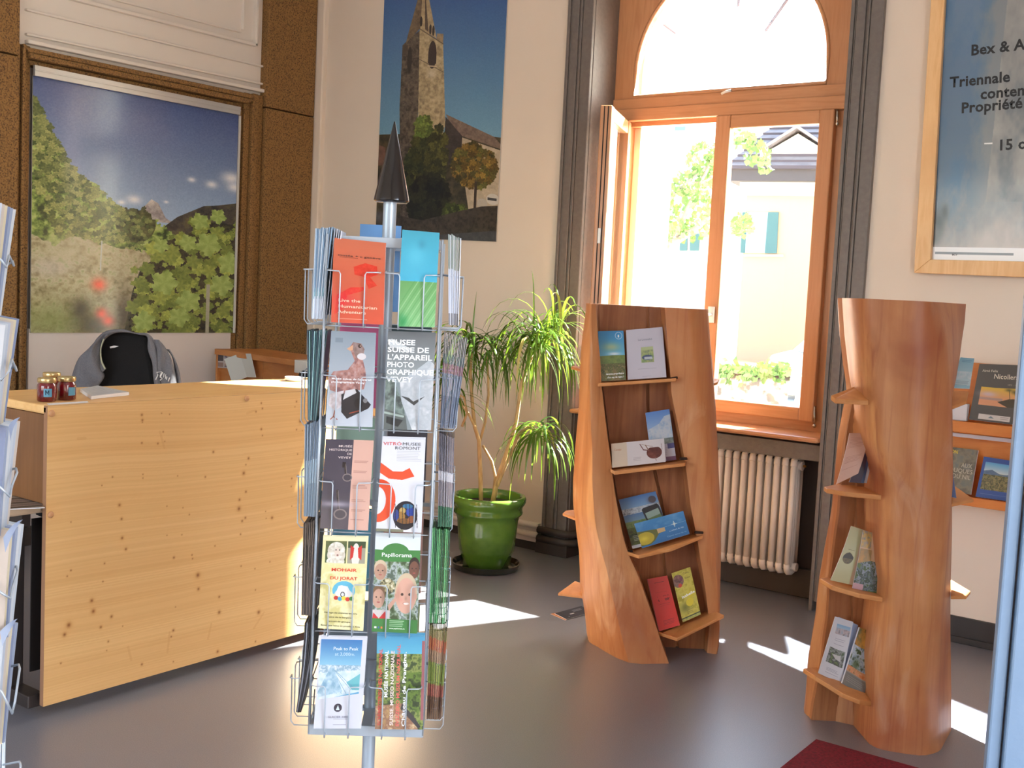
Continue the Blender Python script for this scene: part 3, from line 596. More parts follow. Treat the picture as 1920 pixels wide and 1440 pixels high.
# ================================================================== COUNTER
XC = -3.427; CY0, CY1, CZ = 2.062, 3.93, 1.066
def pine():
    a = Art(1100, 620, (232, 188, 128), gain=1.0); S = a
    n = S.ns(2, 31, 3); st = np.zeros((S.h, S.w)); r = np.random.default_rng(4)
    yy = S.Y*1.0+(n-.5)*.06+S.X*.01
    rows = r.random(400); idx = np.clip((yy*220).astype(int), 0, 399); st = rows[idx]; rows2 = r.random(60); st2 = rows2[np.clip((yy*26).astype(int), 0, 59)]
    a.m(np.ones((S.h, S.w)), (212, 160, 98), .22*st2[...]); a.m(st, (200, 146, 88), .26)
    for y in (.16, .33, .43, .60, .70, .89): a.m((np.abs(yy-y) < .012).astype(float)*(S.ns(6, int(y*99))*1.3-.2).clip(0, 1), (206, 150, 90), .3)
    def knot(px, py, rr):
        p = onX(px, py, XC); u = (p.y-CY0)/(CY1-CY0); v = (CZ-p.z)/(CZ-.04); a.soft(u, v, rr*1.8, rr*3.4, (188, 128, 70), .75); a.soft(u, v, rr*.8, rr*1.6, (134, 80, 40), .9)
    for k in ((266, 778, 2), (267, 788, 2), (267, 792, 1), (306, 810, 1.3), (303, 775, 1), (318, 777, 1), (309, 828, 1), (490, 756, 1.6), (492, 766, 1.6), (480, 772, 1.6), (556, 753, 1.6), (553, 763, 1), (563, 790, 3), (556, 806, 1.4), (567, 808, 1), (490, 805, 2), (492, 817, 1.3),
              (266, 831, 1.6), (296, 832, 1.6), (400, 848, 2), (466, 860, 2.2), (461, 872, 1.2), (457, 888, 3), (211, 895, 1.3), (268, 890, 1), (268, 897, 1), (191, 911, 1), (333, 893, 1), (385, 895, 1.6), (461, 923, 2), (449, 938, 2.2), (448, 955, 3.6), (460, 972, 2), (454, 978, 2), (224, 948, 2.4), (228, 974, 2), (229, 1010, 2.4), (236, 1031, 2.2),
              (313, 950, 1), (343, 953, 1), (355, 966, 1.2), (133, 980, 1), (313, 1005, 1), (341, 1004, 1), (326, 1047, 2), (360, 1042, 1.4), (361, 1049, 1.3), (196, 1058, 1.4), (133, 1071, 1.4), (126, 1082, 1.2), (371, 1080, 4), (372, 1106, 2.6), (403, 1025, 1.2), (452, 1063, 1.3), (451, 1003, 1.5), (411, 1121, 2), (411, 1150, 3),
              (172, 1128, 3), (175, 1148, 3.4), (209, 1158, 2.4), (129, 1174, 4), (121, 1192, 3), (189, 1178, 2.2), (193, 1092, 1.2), (203, 1205, 1.5), (325, 1184, 2.2), (321, 1196, 1.5), (408, 1224, 2.6), (266, 1248, 2), (114, 1246, 1.4), (479, 1205, 1.6), (485, 1150, 3.4), (499, 973, 1), (498, 960, 1), (510, 972, 2.6), (547, 950, 1), (547, 898, 1.6), (546, 913, 1.3), (200, 1222, 1), (325, 1243, 1.2), (558, 852, 1.3), (506, 1055, 1.2), (478, 1068, 1.2), (479, 1108, 1.3), (329, 1140, 1), (230, 1176, 1)):
        knot(k[0], k[1], k[2]*.0011)
    for p, q in (((300, 810), (308, 840)), ((318, 1188), (314, 1226)), ((390, 1200), (396, 1172)), ((463, 775), (478, 770)), ((146, 823), (160, 822)), ((476, 1180), (495, 1150)), ((240, 1215), (246, 1240))):
        P = onX(*p, XC); Q = onX(*q, XC); f = lambda p: ((p.y-CY0)/(CY1-CY0), (CZ-p.z)/(CZ-.04)); a.line(f(P), f(Q), .0025, (206, 150, 92), .35)
    return a.mat('pine_boards', .34, .15)
M_pine = wood('pine', (226, 176, 112), (236, 192, 130), (220, 166, 102), (20, 1.6, 20), .38)
M_pinev = wood('pine_shaded_end', (116, 76, 42), (130, 88, 52), (110, 70, 38), (20, 20, 1.6), .45)  # darker copy of the pine, with the end's shade in its colour
ct = empty('reception_counter', (XC, CY0, 0), 'pale knotty pine reception counter with the jam jars on it', 'counter')
Q = [Vector((XC, CY0, CZ)), Vector((XC, CY1, CZ)), Vector((XC, CY1, .045)), Vector((XC, CY0, .045))]
card('front_panel', Q, [pine(), mat('panel_edge', (150, 108, 78), .6)], parent=ct, th=.022)
MB().box(XC-.5, XC-.003, CY0, CY1, CZ-.03, CZ+.0015).build('counter_top', M_pine, ct, bevel=.008)
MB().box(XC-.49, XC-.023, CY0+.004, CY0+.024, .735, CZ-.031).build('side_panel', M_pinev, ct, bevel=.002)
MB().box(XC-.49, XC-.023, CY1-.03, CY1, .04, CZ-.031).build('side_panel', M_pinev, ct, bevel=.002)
for x, y in ((96, 775), (462, 747), (94, 965)):
    p = onX(x, y, XC); MB().ball(p+Vector((.003, 0, 0)), .0115, 12, sc=(.55, 1, 1)).build('screw_cover', mat('pine_plug', (196, 142, 98), .5), ct, smooth=True)
# office desk behind
dk = empty('office_desk', (-4.0, 2.6, 0), 'office desk behind the pine counter with a dark steel leg', 'desk')
MB().box(-4.30, -3.47, 1.75, 3.9, .70, .728).build('desk_top', mat('beech_laminate', (196, 168, 140), .35), dk, bevel=.008)
MB().box(-4.25, -3.50, 2.02, 2.05, .655, .70).build('apron', mat('desk_steel', (70, 62, 60), .4, metal=.6), dk)
m = MB(); m.box(-3.66, -3.60, 2.04, 2.09, .07, .70); m.box(-3.67, -3.475, 2.035, 2.095, .03, .075); m.box(-4.25, -3.66, 2.04, 2.09, 0.0, .05)
m.build('leg', mat('desk_steel', (70, 62, 60), .4, metal=.6), dk, bevel=.004)
m = MB(); m.box(-4.25, -4.19, 3.5, 3.55, .0, .70); m.build('leg', mat('desk_steel', (70, 62, 60), .4, metal=.6), dk, bevel=.004)
MB().box(-3.58, -3.575, 2.1, 3.8, .12, .66).build('modesty_panel', mat('black_laminate', (36, 32, 32), .5), dk)
# magazine lying on the desk edge
q = [onZ(18, 933, .731), onZ(62, 932, .731), onZ(84, 953, .731), onZ(16, 956, .731)]
a = Art(120, 90, (150, 140, 130)); 
for k in range(5): a.line((.05, .2+k*.18), (.95, .1+k*.18), .045, (60, 54, 52) if k % 2 == 0 else (110, 96, 92))
m = MB(); m.prism(q, (0, 0, .008)); 
card('magazine', [v+Vector((0, 0, .003)) for v in q], [a.mat('print_desk_magazine'), PAPER()], 'dark striped magazine lying on the desk beside the counter end', 'magazine', th=.0025)
# ------------------------------------------------------------------ jars, papers on the counter
M_jam = mat('red_jam', (112, 10, 22), .12, spec=.6, coat=.8, noise=(30, (70, 4, 12), .4, .7))
M_lid = mat('gold_lid', (196, 170, 120), .28, metal=.8)
def jar(p, label, lab_ang):
    t = empty('jam_jar', p, label, 'jar', 'jars of red jam on the counter')
    r = .0315; h = .066
    prof = [(r*.9, 0), (r, .004), (r, .05), (r*.97, .056), (r*.82, .063), (r*.82, .066)]
    MB().lathe(p, prof, 28).build('glass_body', M_jam, t, smooth=True, auto=50)
    MB().lathe(p+Vector((0, 0, .064)), [(r*.93, 0), (r*.98, .003), (r*.98, .013), (r*.92, .016), (r*.8, .0155), (r*.78, .0145)], 28).build('lid', M_lid, t, smooth=True, auto=40)
    m = MB(); ca = math.atan2(EYE[1]-p.y, EYE[0]-p.x)+lab_ang; vs = []
    for k in range(9):
        an = ca-.42+.84*k/8
        for z in (.017, .045): vs.append(p+Vector(((r+.0007)*math.cos(an), (r+.0007)*math.sin(an), z)))
    m.add(vs, [(2*k, 2*k+2, 2*k+3, 2*k+1) for k in range(8)]); m.build('label', mat('jar_label', (92, 150, 176), .5), t)
    if abs(lab_ang) < .3:
        rr = r+.0013; m = MB()
        def st(a0, z0, a1, z1, w=.0022):
            P = lambda a, z: p+Vector((rr*math.cos(ca+a), rr*math.sin(ca+a), z)); m.tube([P(a0, z0), P(a1, z1)], w*.5, 4)
        st(-.22, .024, -.22, .040); st(-.22, .040, -.06, .029); st(-.06, .029, .10, .040); st(.10, .040, .10, .024)
        m.build('lettering', mat('label_ink', (30, 44, 60), .6), t)
    return t
ZT = CZ+.0025
jar(onZ(87.5, 752, ZT), 'leftmost jam jar on the counter, blue label with a dark M', .1)
jar(onZ(124.5, 749, ZT), 'right-hand front jam jar on the counter, blue label turned aside', .62)
jar(onZ(109, 744, ZT)+Vector((-.075, .02, 0)), 'jam jar standing behind the two front jars on the counter', 1.3)
q = [onZ(150, 735, ZT), onZ(183, 728.5, ZT), onZ(242, 741, ZT), onZ(171, 749, ZT)]
a = Art(160, 120, (205, 208, 215)); a.lines(.1, .9, [i*.08+.1 for i in range(10)], .02, (120, 130, 150), .5)
card('leaflet_stack', [v+Vector((0, 0, .012)) for v in q], [a.mat('print_counter_sheets'), PAPER()], 'stack of white printed sheets beside the jam jars', 'papers', th=.012)
q = [onZ(88, 757, ZT), onZ(164, 752.5, ZT), onZ(166, 755, ZT), onZ(92, 759.5, ZT)]
card('leaflet', [v+Vector((0, 0, .001)) for v in q], [PAPER(), PAPER()], 'thin white slip of paper under the front jam jars', 'paper', th=.001)
p = onZ(551, 714, ZT); m = MB().lathe(p, [(.028, 0), (.04, .004), (.043, .018), (.040, .018), (.036, .006), (.02, .004)], 20)
m.build('glass_dish', mat('dish_glass', (210, 210, 225), .05, coat=1), smooth=True, label='small clear glass dish at the far right end of the counter', cat='dish')
# ------------------------------------------------------------------ back shelf unit with papers taped to it
M_or = wood('orange_wood', (184, 116, 62), (198, 132, 76), (176, 108, 56), (2.2, 16, 16), .42)
un = empty('shelf_unit', (-5.2, 4.7, 0), 'low orange wood cupboard by the stone pier behind the counter', 'cupboard')
ztop = 1.075
a0 = onZ(406, 652, ztop); a1 = onZ(517, 650, ztop); a2 = onZ(620, 668, ztop); b2 = onZ(620, 690, ztop)
b0 = onZ(408, 655, ztop)
fr = [Vector((-5.62, 4.50, 0)), Vector((-4.35, 4.28, 0))]; ex = (fr[1]-fr[0]).normalized(); ey = Vector((-ex.y, ex.x, 0))
def ub(a, b, c, d_, z0, z1, nm, mm=M_or, bev=.003):
    P = [fr[0]+ex*a+ey*c, fr[0]+ex*b+ey*c, fr[0]+ex*b+ey*d_, fr[0]+ex*a+ey*d_]; MB().prism([Vector((p.x, p.y, z0)) for p in P], (0, 0, z1-z0)).build(nm, mm, un, bevel=bev)
ub(0, 1.25, -.01, .33, ztop-.035, ztop, 'top_board'); ub(.02, .5, .03, .05, .05, ztop-.036, 'door'); ub(.505, .97, .03, .05, .05, ztop-.036, 'door'); ub(.0, .02, .0, .32, 0, ztop-.036, 'side_panel'); ub(.98, 1.0, .0, .32, 0, ztop-.036, 'side_panel'); ub(0.02, .98, .3, .31, .05, ztop-.036, 'back_panel'); ub(.02, .98, .04, .3, 0, .05, 'plinth')
def onU(x, y, off=.0):
    d_ = ray(x, y); o_ = fr[0]+ey*off; n_ = ey; t = (o_-Vector(EYE)).dot(n_)/Vector(d_).dot(n_); return Vector(EYE)+Vector(d_)*t
a = Art(160, 110, (190, 184, 184)); a.rect(.02, .2, .3, .62, (60, 56, 66)); a.rect(.02, .7, .3, .95, (150, 120, 110)); a.tex(a.R(.35, .05, 1, .95), [(190, 180, 195), (90, 80, 110), (170, 140, 120), (230, 225, 230)], 8, 3)
card('pinned_picture', [onU(406, 656, .005), onU(447, 659, .005), onU(450, 692, .005), onU(405.5, 689, .005)], [a.mat('print_pinned_pictures'), PAPER()], 'small coloured pictures taped to the orange cupboard', 'picture', th=.001)
pq = [onU(420.5, 673, -.03), onU(449.5, 663, -.004), onU(463, 707, -.004), onU(435, 718, -.03)]
fp = empty('folded_sheet', (pq[0]+pq[2])/2, 'folded white sheet hanging askew on the orange cupboard', 'paper')
card('left_page', pq, [mat('grey_paper', (205, 205, 200), .7), PAPER()], parent=fp, th=.0012)
card('right_page', [pq[1], onU(470, 663, -.015), onU(480, 707.5, -.015), pq[2]], [mat('grey_paper', (205, 205, 200), .7), PAPER()], parent=fp, th=.0012)
sh_ = onU(572, 708, -.12)
MB().obox(Vector((sh_.x, sh_.y, sh_.z-.024)), ex, ey, (0, 0, 1), .12, .14, .01).build('side_shelf', M_or, un, bevel=.003)
q0 = onU(560, 682, -.1); MB().obox(onU(575, 688, -.08), ex, ey, (0, 0, 1), .06, .04, .035).build('white_box', mat('grey_paper', (205, 205, 200), .7), bevel=.003, label='white box seen at the right end of the orange cupboard', cat='box')
MB().ball(onU(572, 703, -.12), .04, 10, sc=(1.1, .6, .6)).build('black_pouch', mat('black_cloth', (24, 24, 26), .9), smooth=True, label='black pouch below the white box behind the counter', cat='pouch')
# ------------------------------------------------------------------ office chair with a grey hoodie over its back
CH = 5.3
def cp(x, y, dv=0): return pv(x, y, CH-dv)
chb = pv(235, 700, CH); chb.z = 0
oc = empty('office_chair', chb, 'black office chair behind the pine counter, wearing the hoodie', 'chair')
M_blk = mat('black_fabric', (14, 13, 16), .95, bump=(300, .3))
out = [(186, 640), (196, 628), (214, 622), (240, 622), (262, 626), (276, 632), (280, 660), (286, 690), (291, 730), (176, 730), (188, 700), (186, 670)]
m = MB(); m.prism([cp(x, y, .0) for x, y in out], Vector(FH)*.06); m.build('backrest', M_blk, oc, bevel=.02)
ctr = Vector(chb)+Vector(FH)*-.0; ax = Vector(RH); ay = Vector(FH)
m = MB(); m.obox(ctr-ay*.22+Vector((0, 0, .47)), ax, ay, (0, 0, 1), .24, .23, .04); m.build('seat', M_blk, oc, bevel=.03)
MB().obox(ctr+ay*.07+Vector((0, 0, .66)), ax, ay, (0, 0, 1), .04, .012, .24).build('back_bracket', mat('black_plastic', (22, 22, 24), .5), oc)
MB().tube([ctr-ay*.22+Vector((0, 0, .09)), ctr-ay*.22+Vector((0, 0, .44))], .028, 10).build('gas_lift', mat('black_plastic', (22, 22, 24), .5), oc, smooth=True)
for k in range(5):
    an = k*2*PI/5+.3; e = ctr-ay*.22+Vector((.28*math.cos(an), .28*math.sin(an), .065))
    MB().tube([ctr-ay*.22+Vector((0, 0, .10)), e], [.028, .016], 8).build('base_arm', mat('black_plastic', (22, 22, 24), .5), oc)
    MB().tube([e+Vector((-.012*math.sin(an), .012*math.cos(an), -.038)), e+Vector((.012*math.sin(an), -.012*math.cos(an), -.038))], .027, 12).build('caster', mat('black_plastic', (22, 22, 24), .5), oc)
hd = empty('grey_hoodie', cp(235, 660, .05), 'grey zip hoodie draped over the back of the black office chair', 'hoodie')
M_gr = mat('grey_jersey', (112, 112, 118), .95, noise=(220, (98, 98, 106), .35, .7), bump=(240, .2))
def ribbon(name, inner, outer, thick, parent=hd, nseg=9, mm=None, dv=.03, fold=0.):
    rings = []; N = len(inner)
    def sm(L, t):
        i = min(int(t), N-2); f = t-i; p = [np.array(L[max(0, min(N-1, i+k))], float) for k in (-1, 0, 1, 2)]
        return .5*((2*p[1])+(-p[0]+p[2])*f+(2*p[0]-5*p[1]+4*p[2]-p[3])*f*f+(-p[0]+3*p[1]-3*p[2]+p[3])*f**3)
    for k in range((N-1)*4+1):
        t = k/4; a_ = sm(inner, t); b_ = sm(outer, t); ring = []
        for j in range(nseg*2):
            an = 2*PI*j/(nseg*2); s_ = .5-.5*math.cos(an); w = math.sin(an)
            w = math.copysign(abs(w)**.7, w); q = a_*(1-s_)+b_*s_
            wob = fold*math.sin(s_*9+t*2.2)*math.sin(PI*s_)
            ring.append(cp(q[0], q[1], dv+(w*thick if w > 0 else w*thick*1.6)+wob))
        rings.append(ring)
    return MB().loft(rings).build(name, mm or M_gr, parent, smooth=True)
ribbon('hood_and_front', [(199, 692), (192, 676), (191, 655), (198, 636), (215, 625), (240, 624), (262, 628), (276, 632), (277, 655), (285, 680), (287, 705), (290, 727)],
       [(190, 700), (178, 682), (175, 652), (180, 636), (200, 620), (232, 617.5), (254, 624), (276, 625), (290, 640), (296, 670), (300, 700), (305, 727)], .035, fold=.004)
ribbon('left_sleeve', [(206, 628), (190, 640), (188, 664), (190, 690), (196, 705), (186, 722), (170, 740)], [(190, 626), (167, 652), (147, 672), (136, 700), (134, 715), (136, 735), (138, 748)], .04, fold=.02, dv=.045)
ribbon('right_sleeve', [(283, 636), (286, 650), (288, 672), (288, 700), (291, 722), (294, 740)], [(298, 637), (309, 650), (321, 672), (329, 700), (332, 722), (333, 740)], .04, fold=.015, dv=.02)
ribbon('cuff', [(312, 655), (322, 668), (327, 690), (331, 722), (332, 740)], [(318, 655), (328, 672), (336, 695), (340, 718), (341, 740)], .02, dv=.0)
ribbon('zip_edge', [(199, 691), (192, 676), (190, 655), (196, 636)], [(196, 693), (189, 678), (187.5, 655), (193, 635)], .008, dv=.075, mm=mat('zip_tape', (176, 176, 150), .8))
m = MB()
for pa_ in ([(292, 712), (296, 703), (294, 698), (303, 697), (300, 705), (304, 710), (300, 713)], [(305, 698), (300, 708)], [(308, 700), (306, 708), (311, 702), (310, 710)], [(313, 706), (312, 712)], [(318, 708), (315, 716)]):
    m.tube([cp(x, y, .067) for x, y in pa_], .0022, 4)
m.build('chest_print', mat('white_ink', (235, 235, 235), .7), hd)
m = MB().prism([cp(206, 650, .006), cp(214, 648, .006), cp(222.5, 649, .006), cp(215, 652, .006), cp(207, 653, .006)], Vector(FH)*-.002); m.build('care_label', PAPER(), hd)
# ================================================================== CAROUSEL OF LEAFLETS
TH = math.radians(39.5); EU = Vector((math.cos(TH), math.sin(TH), 0)); EV = Vector((math.sin(TH), -math.cos(TH), 0)); ZZ = Vector((0, 0, 1))
DC = 2.62
PC = pv(711, 900, DC); PC.z = 0
M_wire = mat('silver_wire', (178, 186, 196), .35, metal=.35); M_sil = mat('silver_painted_steel', (168, 178, 190), .38, metal=.3)
def cl(u, v, z): return PC+EU*u+EV*v+ZZ*z
def onV(x, y, v):                             # picture point on the carousel plane at offset v in front of its axis
    d = Vector(ray(x, y)); o = PC+EV*v; t = (o-Vector(EYE)).dot(EV)/d.dot(EV); return Vector(EYE)+d*t
def uz(x, y, v): p = onV(x, y, v)-PC; return p.dot(EU), p.z
VF = .135
cs = empty('leaflet_carousel', PC, 'silver revolving leaflet stand with a black cone on its pole', 'stand')
zt = uz(735, 380, 0)[1]; zb = uz(735, 380, 0)[1]
MB().tube([cl(0, 0, .0), cl(0, 0, zt+.01)], .0152, 20).build('pole', M_sil, cs, smooth=True, auto=40)
ztip = uz(740, 228, 0)[1]
MB().lathe(cl(0.003, 0, 0), [(.036, zt), (.0405, zt+.004), (.0395, zt+.012), (.02, zt+.1), (.0015, ztip)], 40).build('cone_finial', mat('black_gloss', (14, 12, 14), .12, coat=.6), cs, smooth=True, auto=50)
MB().lathe(PC, [(.22, 0), (.225, .012), (.05, .03), (.03, .06)], 40).build('base_plate', M_sil, cs, smooth=True, auto=40)
u0, z0 = uz(590, 1366, VF); u1, z1 = uz(793, 1370, VF); U0, U1 = u0, u1
ztop_ = uz(728, 455, VF-.02)[1]; zbot = z0
HW = .128
# bottom tray and header bars
MB().box(0, 0, 0, 0, 0, 0) if False else None
m = MB()
for s in (1, -1):
    m.obox(cl(0, s*(VF-.006), zbot-.004), EU, EV, ZZ, HW, .003, .012); m.obox(cl(s*(HW), 0, zbot-.004), EU, EV, ZZ, .003, VF-.004, .012)
m.obox(cl(0, 0, zbot), EU, EV, ZZ, HW, .012, .004); m.obox(cl(0, 0, zbot), EU, EV, ZZ, .012, VF-.01, .004)
m.build('bottom_tray', M_sil, cs, bevel=.001)
m = MB()
for s in (1, -1): m.obox(cl(0, s*(VF-.03), ztop_), EU, EV, ZZ, HW-.004, .004, .011)
for s in (1, -1): m.obox(cl(s*(HW-.012), 0, ztop_), EU, EV, ZZ, .004, VF-.03, .011)
m.obox(cl(0, 0, ztop_), EU, EV, ZZ, .012, VF-.03, .008); m.build('header_frame', M_sil, cs, bevel=.001)
for zc in (.62, 1.0, 1.3):
    m = MB(); m.lathe(PC, [(.015, zc), (.021, zc+.002), (.021, zc+.014), (.015, zc+.016)], 20)
    for s in (1, -1): m.obox(cl(s*.07, 0, zc+.008), EU, EV, ZZ, .055, .004, .004)
    m.build('collar', M_sil, cs, smooth=True, auto=30)
for s in (1, -1):
    for q in (1, -1):
        MB().tube([cl(s*HW, q*(VF-.006), zbot-.012), cl(s*HW*.985, q*(VF-.006), ztop_+.012)], .0032, 8).build('corner_post', M_wire, cs, smooth=True)
PITCH = .2155
ztop_tier = [uz(x, y, VF)[1] for x, y in ((672, 608), (650, 800), (650, 995), (640, 1182), (640, 1371))]  # pocket bottoms
def pocket(cu, ev, eu, half, zb_, dpt=.042, hh=.115, v0=VF-.01):
    """wire pocket: two hooked wires running from the post round to the front and down, plus bottom rungs"""
    m = MB(); C_ = PC+ev*v0
    def P(u, v, z): return C_+eu*u+ev*v+ZZ*z
    for s in (-1, 1):
        m.tube([P(cu+s*half, -.004, zb_+hh+.004), P(cu+s*half, dpt-.008, zb_+hh), P(cu+s*(half-.006), dpt, zb_+hh), P(cu+s*(half*.45+.003), dpt, zb_+hh-.001), P(cu+s*half*.45, dpt, zb_+hh-.007), P(cu+s*half*.45, dpt-.001, zb_+.004), P(cu+s*half*.45, dpt-.008, zb_-.006), P(cu+s*half*.45, 0, zb_-.006), P(cu+s*half*.45, -.003, zb_+.08)], .00155, 5)
    m.tube([P(cu-half, 0, zb_-.006), P(cu+half, 0, zb_-.006)], .0015, 5)
    m.tube([P(cu-half, 0, zb_+hh+.002), P(cu+half, 0, zb_+hh+.002)], .0015, 5)
    return m.build('wire_pocket', M_wire, cs, smooth=True)
for zb_ in ztop_tier:
    for cu in (-.064, .064):
        pocket(cu, EV, EU, .059, zb_); pocket(cu, -EV, -EU, .059, zb_); pocket(cu, EU, -EV, .059, zb_, v0=HW-.002, dpt=.05); pocket(cu, -EU, EV, .059, zb_, v0=HW-.002, dpt=.05)
# ---- front leaflets, by picture corners TL TR BR BL
def front(name, px, m_, label, n=1, dz=0, th=.0012, vt=VF+.006, vb=VF+.028, bend=0, cols=None, group=None, cat='leaflet', short=None):
    Q = [onV(*px[0], vt), onV(*px[1], vt), onV(*px[2], vb), onV(*px[3], vb)]
    o = card(name, Q, m_, label, cat, group, th=th, bend=bend)
    for k in range(1, n):                    # copies filed behind it, each standing a little higher
        off = EV*(-.0022*k)+ZZ*(.0021*k); c = o.copy(); COL.objects.link(c); c.location = o.location+off
        del c['_n']; c['label'] = '%s copy behind the front %s' % (('first', 'second', 'third', 'fourth', 'fifth', 'sixth', 'seventh')[k-1], short or label.split(',')[0]); c['group'] = 'copies of the '+(short or label.split(',')[0])
    return o
# 1 humanitarian
a = Art(200, 340, (206, 96, 60)); a.grad(0, 1, (190, 100, 72), (204, 82, 60)); a.tex(a.P([(.4, .28), (.62, .22), (.85, .25), (.86, .36), (.72, .4), (.86, .5), (.7, .55), (.6, .4), (.42, .38)]), [(196, 50, 34), (214, 62, 44)], 20, 2); a.tex(a.P([(.1, .65), (.35, .55), (.62, .53), (.6, .58), (.3, .65), (.2, .85), (.05, .9)]), [(206, 40, 40), (214, 70, 50)], 16, 3)
a.soft(.25, .72, .3, .12, (220, 30, 60), .4); a.lines(.12, .5, [.165], .006, (60, 30, 20), .6); a.lines(.12, .72, [.945], .008, (240, 190, 170), .6)
o = front('leaflet', [(626, 456), (723, 466), (719, 609), (621, 604)], [a.mat('print_orange_leaflet', .2, .4), PAPER()], 'orange red leaflet, top left of the carousel, lettered Humanitarian', n=7, bend=.006, short='orange red leaflet at the carousel top')
write(o, 'mus\u00e9e + c gen\u00e8ve', .5, .155, .026, (40, 16, 12), 'CENTER', .012, width=.82)
for t_, v_ in (('Live the', .735), ('Humanitarian', .81), ('Adventure', .88)): write(o, t_, .12, v_, .04, (235, 190, 165), bold=.01, width={'Live the': .42, 'Humanitarian': .74, 'Adventure': .54}[t_])
# 2 palm leaf
a = Art(200, 340, (80, 160, 190)); a.grad(0, .52, (64, 150, 172), (72, 172, 206)); a.soft(.4, .25, .35, .15, (92, 186, 214), .8); a.soft(.55, .12, .12, .06, (50, 120, 140), .6)
a.grad(.52, 1.01, (104, 158, 96), (130, 186, 130)); 
for k in range(14): a.line((.0+k*.1-.4, 1.05), (.5+k*.1-.1, .52), .012, (170, 206, 160) if k % 2 else (90, 150, 88), .45)
a.m((S_ := (a.Y < .52)).astype(float), (70, 165, 195), .0); a.rect(0, 0, 1, .52, (70, 165, 195), .25); a.soft(.1, .95, .2, .1, (40, 140, 80), .8)
o = front('leaflet', [(754, 434), (824, 440), (815, 614), (746, 612)], [a.mat('print_turquoise_leaflet', .25, .4), PAPER()], 'turquoise and green palm leaf leaflet, top right of the carousel', n=3, bend=.006, short='turquoise palm leaf leaflet')
# 3 pigeon
a = Art(220, 400, (150, 160, 172)); a.grad(0, 1, (132, 144, 156), (186, 192, 204))
bird = (150, 110, 108); a.tex(a.P([(.42, .16), (.5, .1), (.68, .11), (.76, .17), (.72, .27), (.8, .4), (.82, .5), (.78, .6), (.55, .62), (.3, .66), (.05, .62), (.0, .5), (.1, .42), (.4, .4), (.55, .3)]), [(120, 84, 88), (164, 116, 108), (176, 146, 146)], 14, 4)
a.poly([(.36, .175), (.5, .13), (.52, .18), (.44, .195)], (196, 150, 120)); a.tex(a.P([(.5, .1), (.68, .11), (.76, .17), (.72, .26), (.58, .27), (.5, .18)]), [(120, 96, 92), (150, 130, 128)], 16, 5); a.ell(.65, .14, .035, .02, (40, 20, 20)); a.ell(.66, .138, .012, .007, (200, 160, 140))
a.ell(.7, .25, .1, .035, (206, 200, 204)); a.tex(a.P([(.05, .66), (.35, .62), (.3, .8), (.18, .84), (.04, .78)]), [(176, 160, 160), (206, 200, 206)], 14, 6)
a.poly([(.3, .66), (.62, .6), (.95, .76), (.9, .8), (.45, .92), (.32, .85)], (38, 36, 42)); a.poly([(.38, .62), (.58, .6), (.62, .64), (.34, .72)], (196, 196, 202)); a.ell(.68, .75, .1, .05, (24, 22, 28)); a.ell(.82, .72, .05, .025, (120, 120, 124)); a.line((.18, .84), (.16, .9), .012, (150, 80, 60)); a.line((.16, .9), (.1, .93), .01, (150, 80, 60)); a.line((.16, .9), (.24, .93), .01, (150, 80, 60))
a.line((.5, .86), (.7, .83), .01, (150, 70, 50)); a.rect(.1, .06, .27, .11, (120, 132, 144))
o = front('leaflet', [(621, 622), (705, 626), (698, 801), (610, 798)], [a.mat('print_pigeon', .3, .25), PAPER()], 'grey leaflet with a pigeon standing on a camera', n=2, short='grey pigeon leaflet')
write(o, "Mus\u00e9e suisse de l'appareil", .07, .505, .02, (236, 238, 242), bold=.014, width=.86); write(o, 'photographique Vevey', .07, .54, .02, (236, 238, 242), bold=.014, width=.72)
# 4 camera museum
a = Art(220, 400, (130, 140, 146)); a.grad(0, .5, (104, 108, 112), (150, 158, 162)); a.tex(a.P([(0, .45), (.2, .5), (.4, .75), (.5, 1), (0, 1)]), [(86, 100, 98), (130, 146, 140), (64, 72, 72)], 6, 7)
a.tex(a.P([(.3, .5), (.9, .25), (1, .3), (1, 1), (.6, 1), (.35, .7)]), [(196, 200, 206), (172, 178, 186), (210, 212, 216)], 6, 8); a.poly([(.33, .64), (.62, .74), (.84, .64), (.6, .7), (.5, .66)], (60, 62, 64)); a.poly([(.0, .78), (.45, .85), (.5, 1), (0, 1)], (90, 98, 98)); a.poly([(.05, .86), (.4, .9), (.3, .97), (.05, .93)], (44, 48, 50)); a.line((0, .82), (.4, .86), .02, (160, 176, 168))
a.poly([(.0, .05), (.1, .04), (.5, .14), (.45, .17), (.05, .12)], (196, 200, 204))
o = front('leaflet', [(727, 628), (817, 631), (808, 807), (719, 805)], [a.mat('print_grey_photo_leaflet', .3, .25), PAPER()], 'grey leaflet lettered MUSEE SUISSE DE L APPAREIL, right column', n=5, short='grey leaflet lettered MUSEE SUISSE')
for k, t_ in enumerate(('MUSEE', 'SUISSE DE', "L'APPAREIL", 'PHOTO', 'GRAPHIQUE', 'VEVEY')): write(o, t_, .01, .10+k*.079, .056, (240, 242, 246), bold=.02, width=(.56, .86, .93, .56, .97, .56)[k])
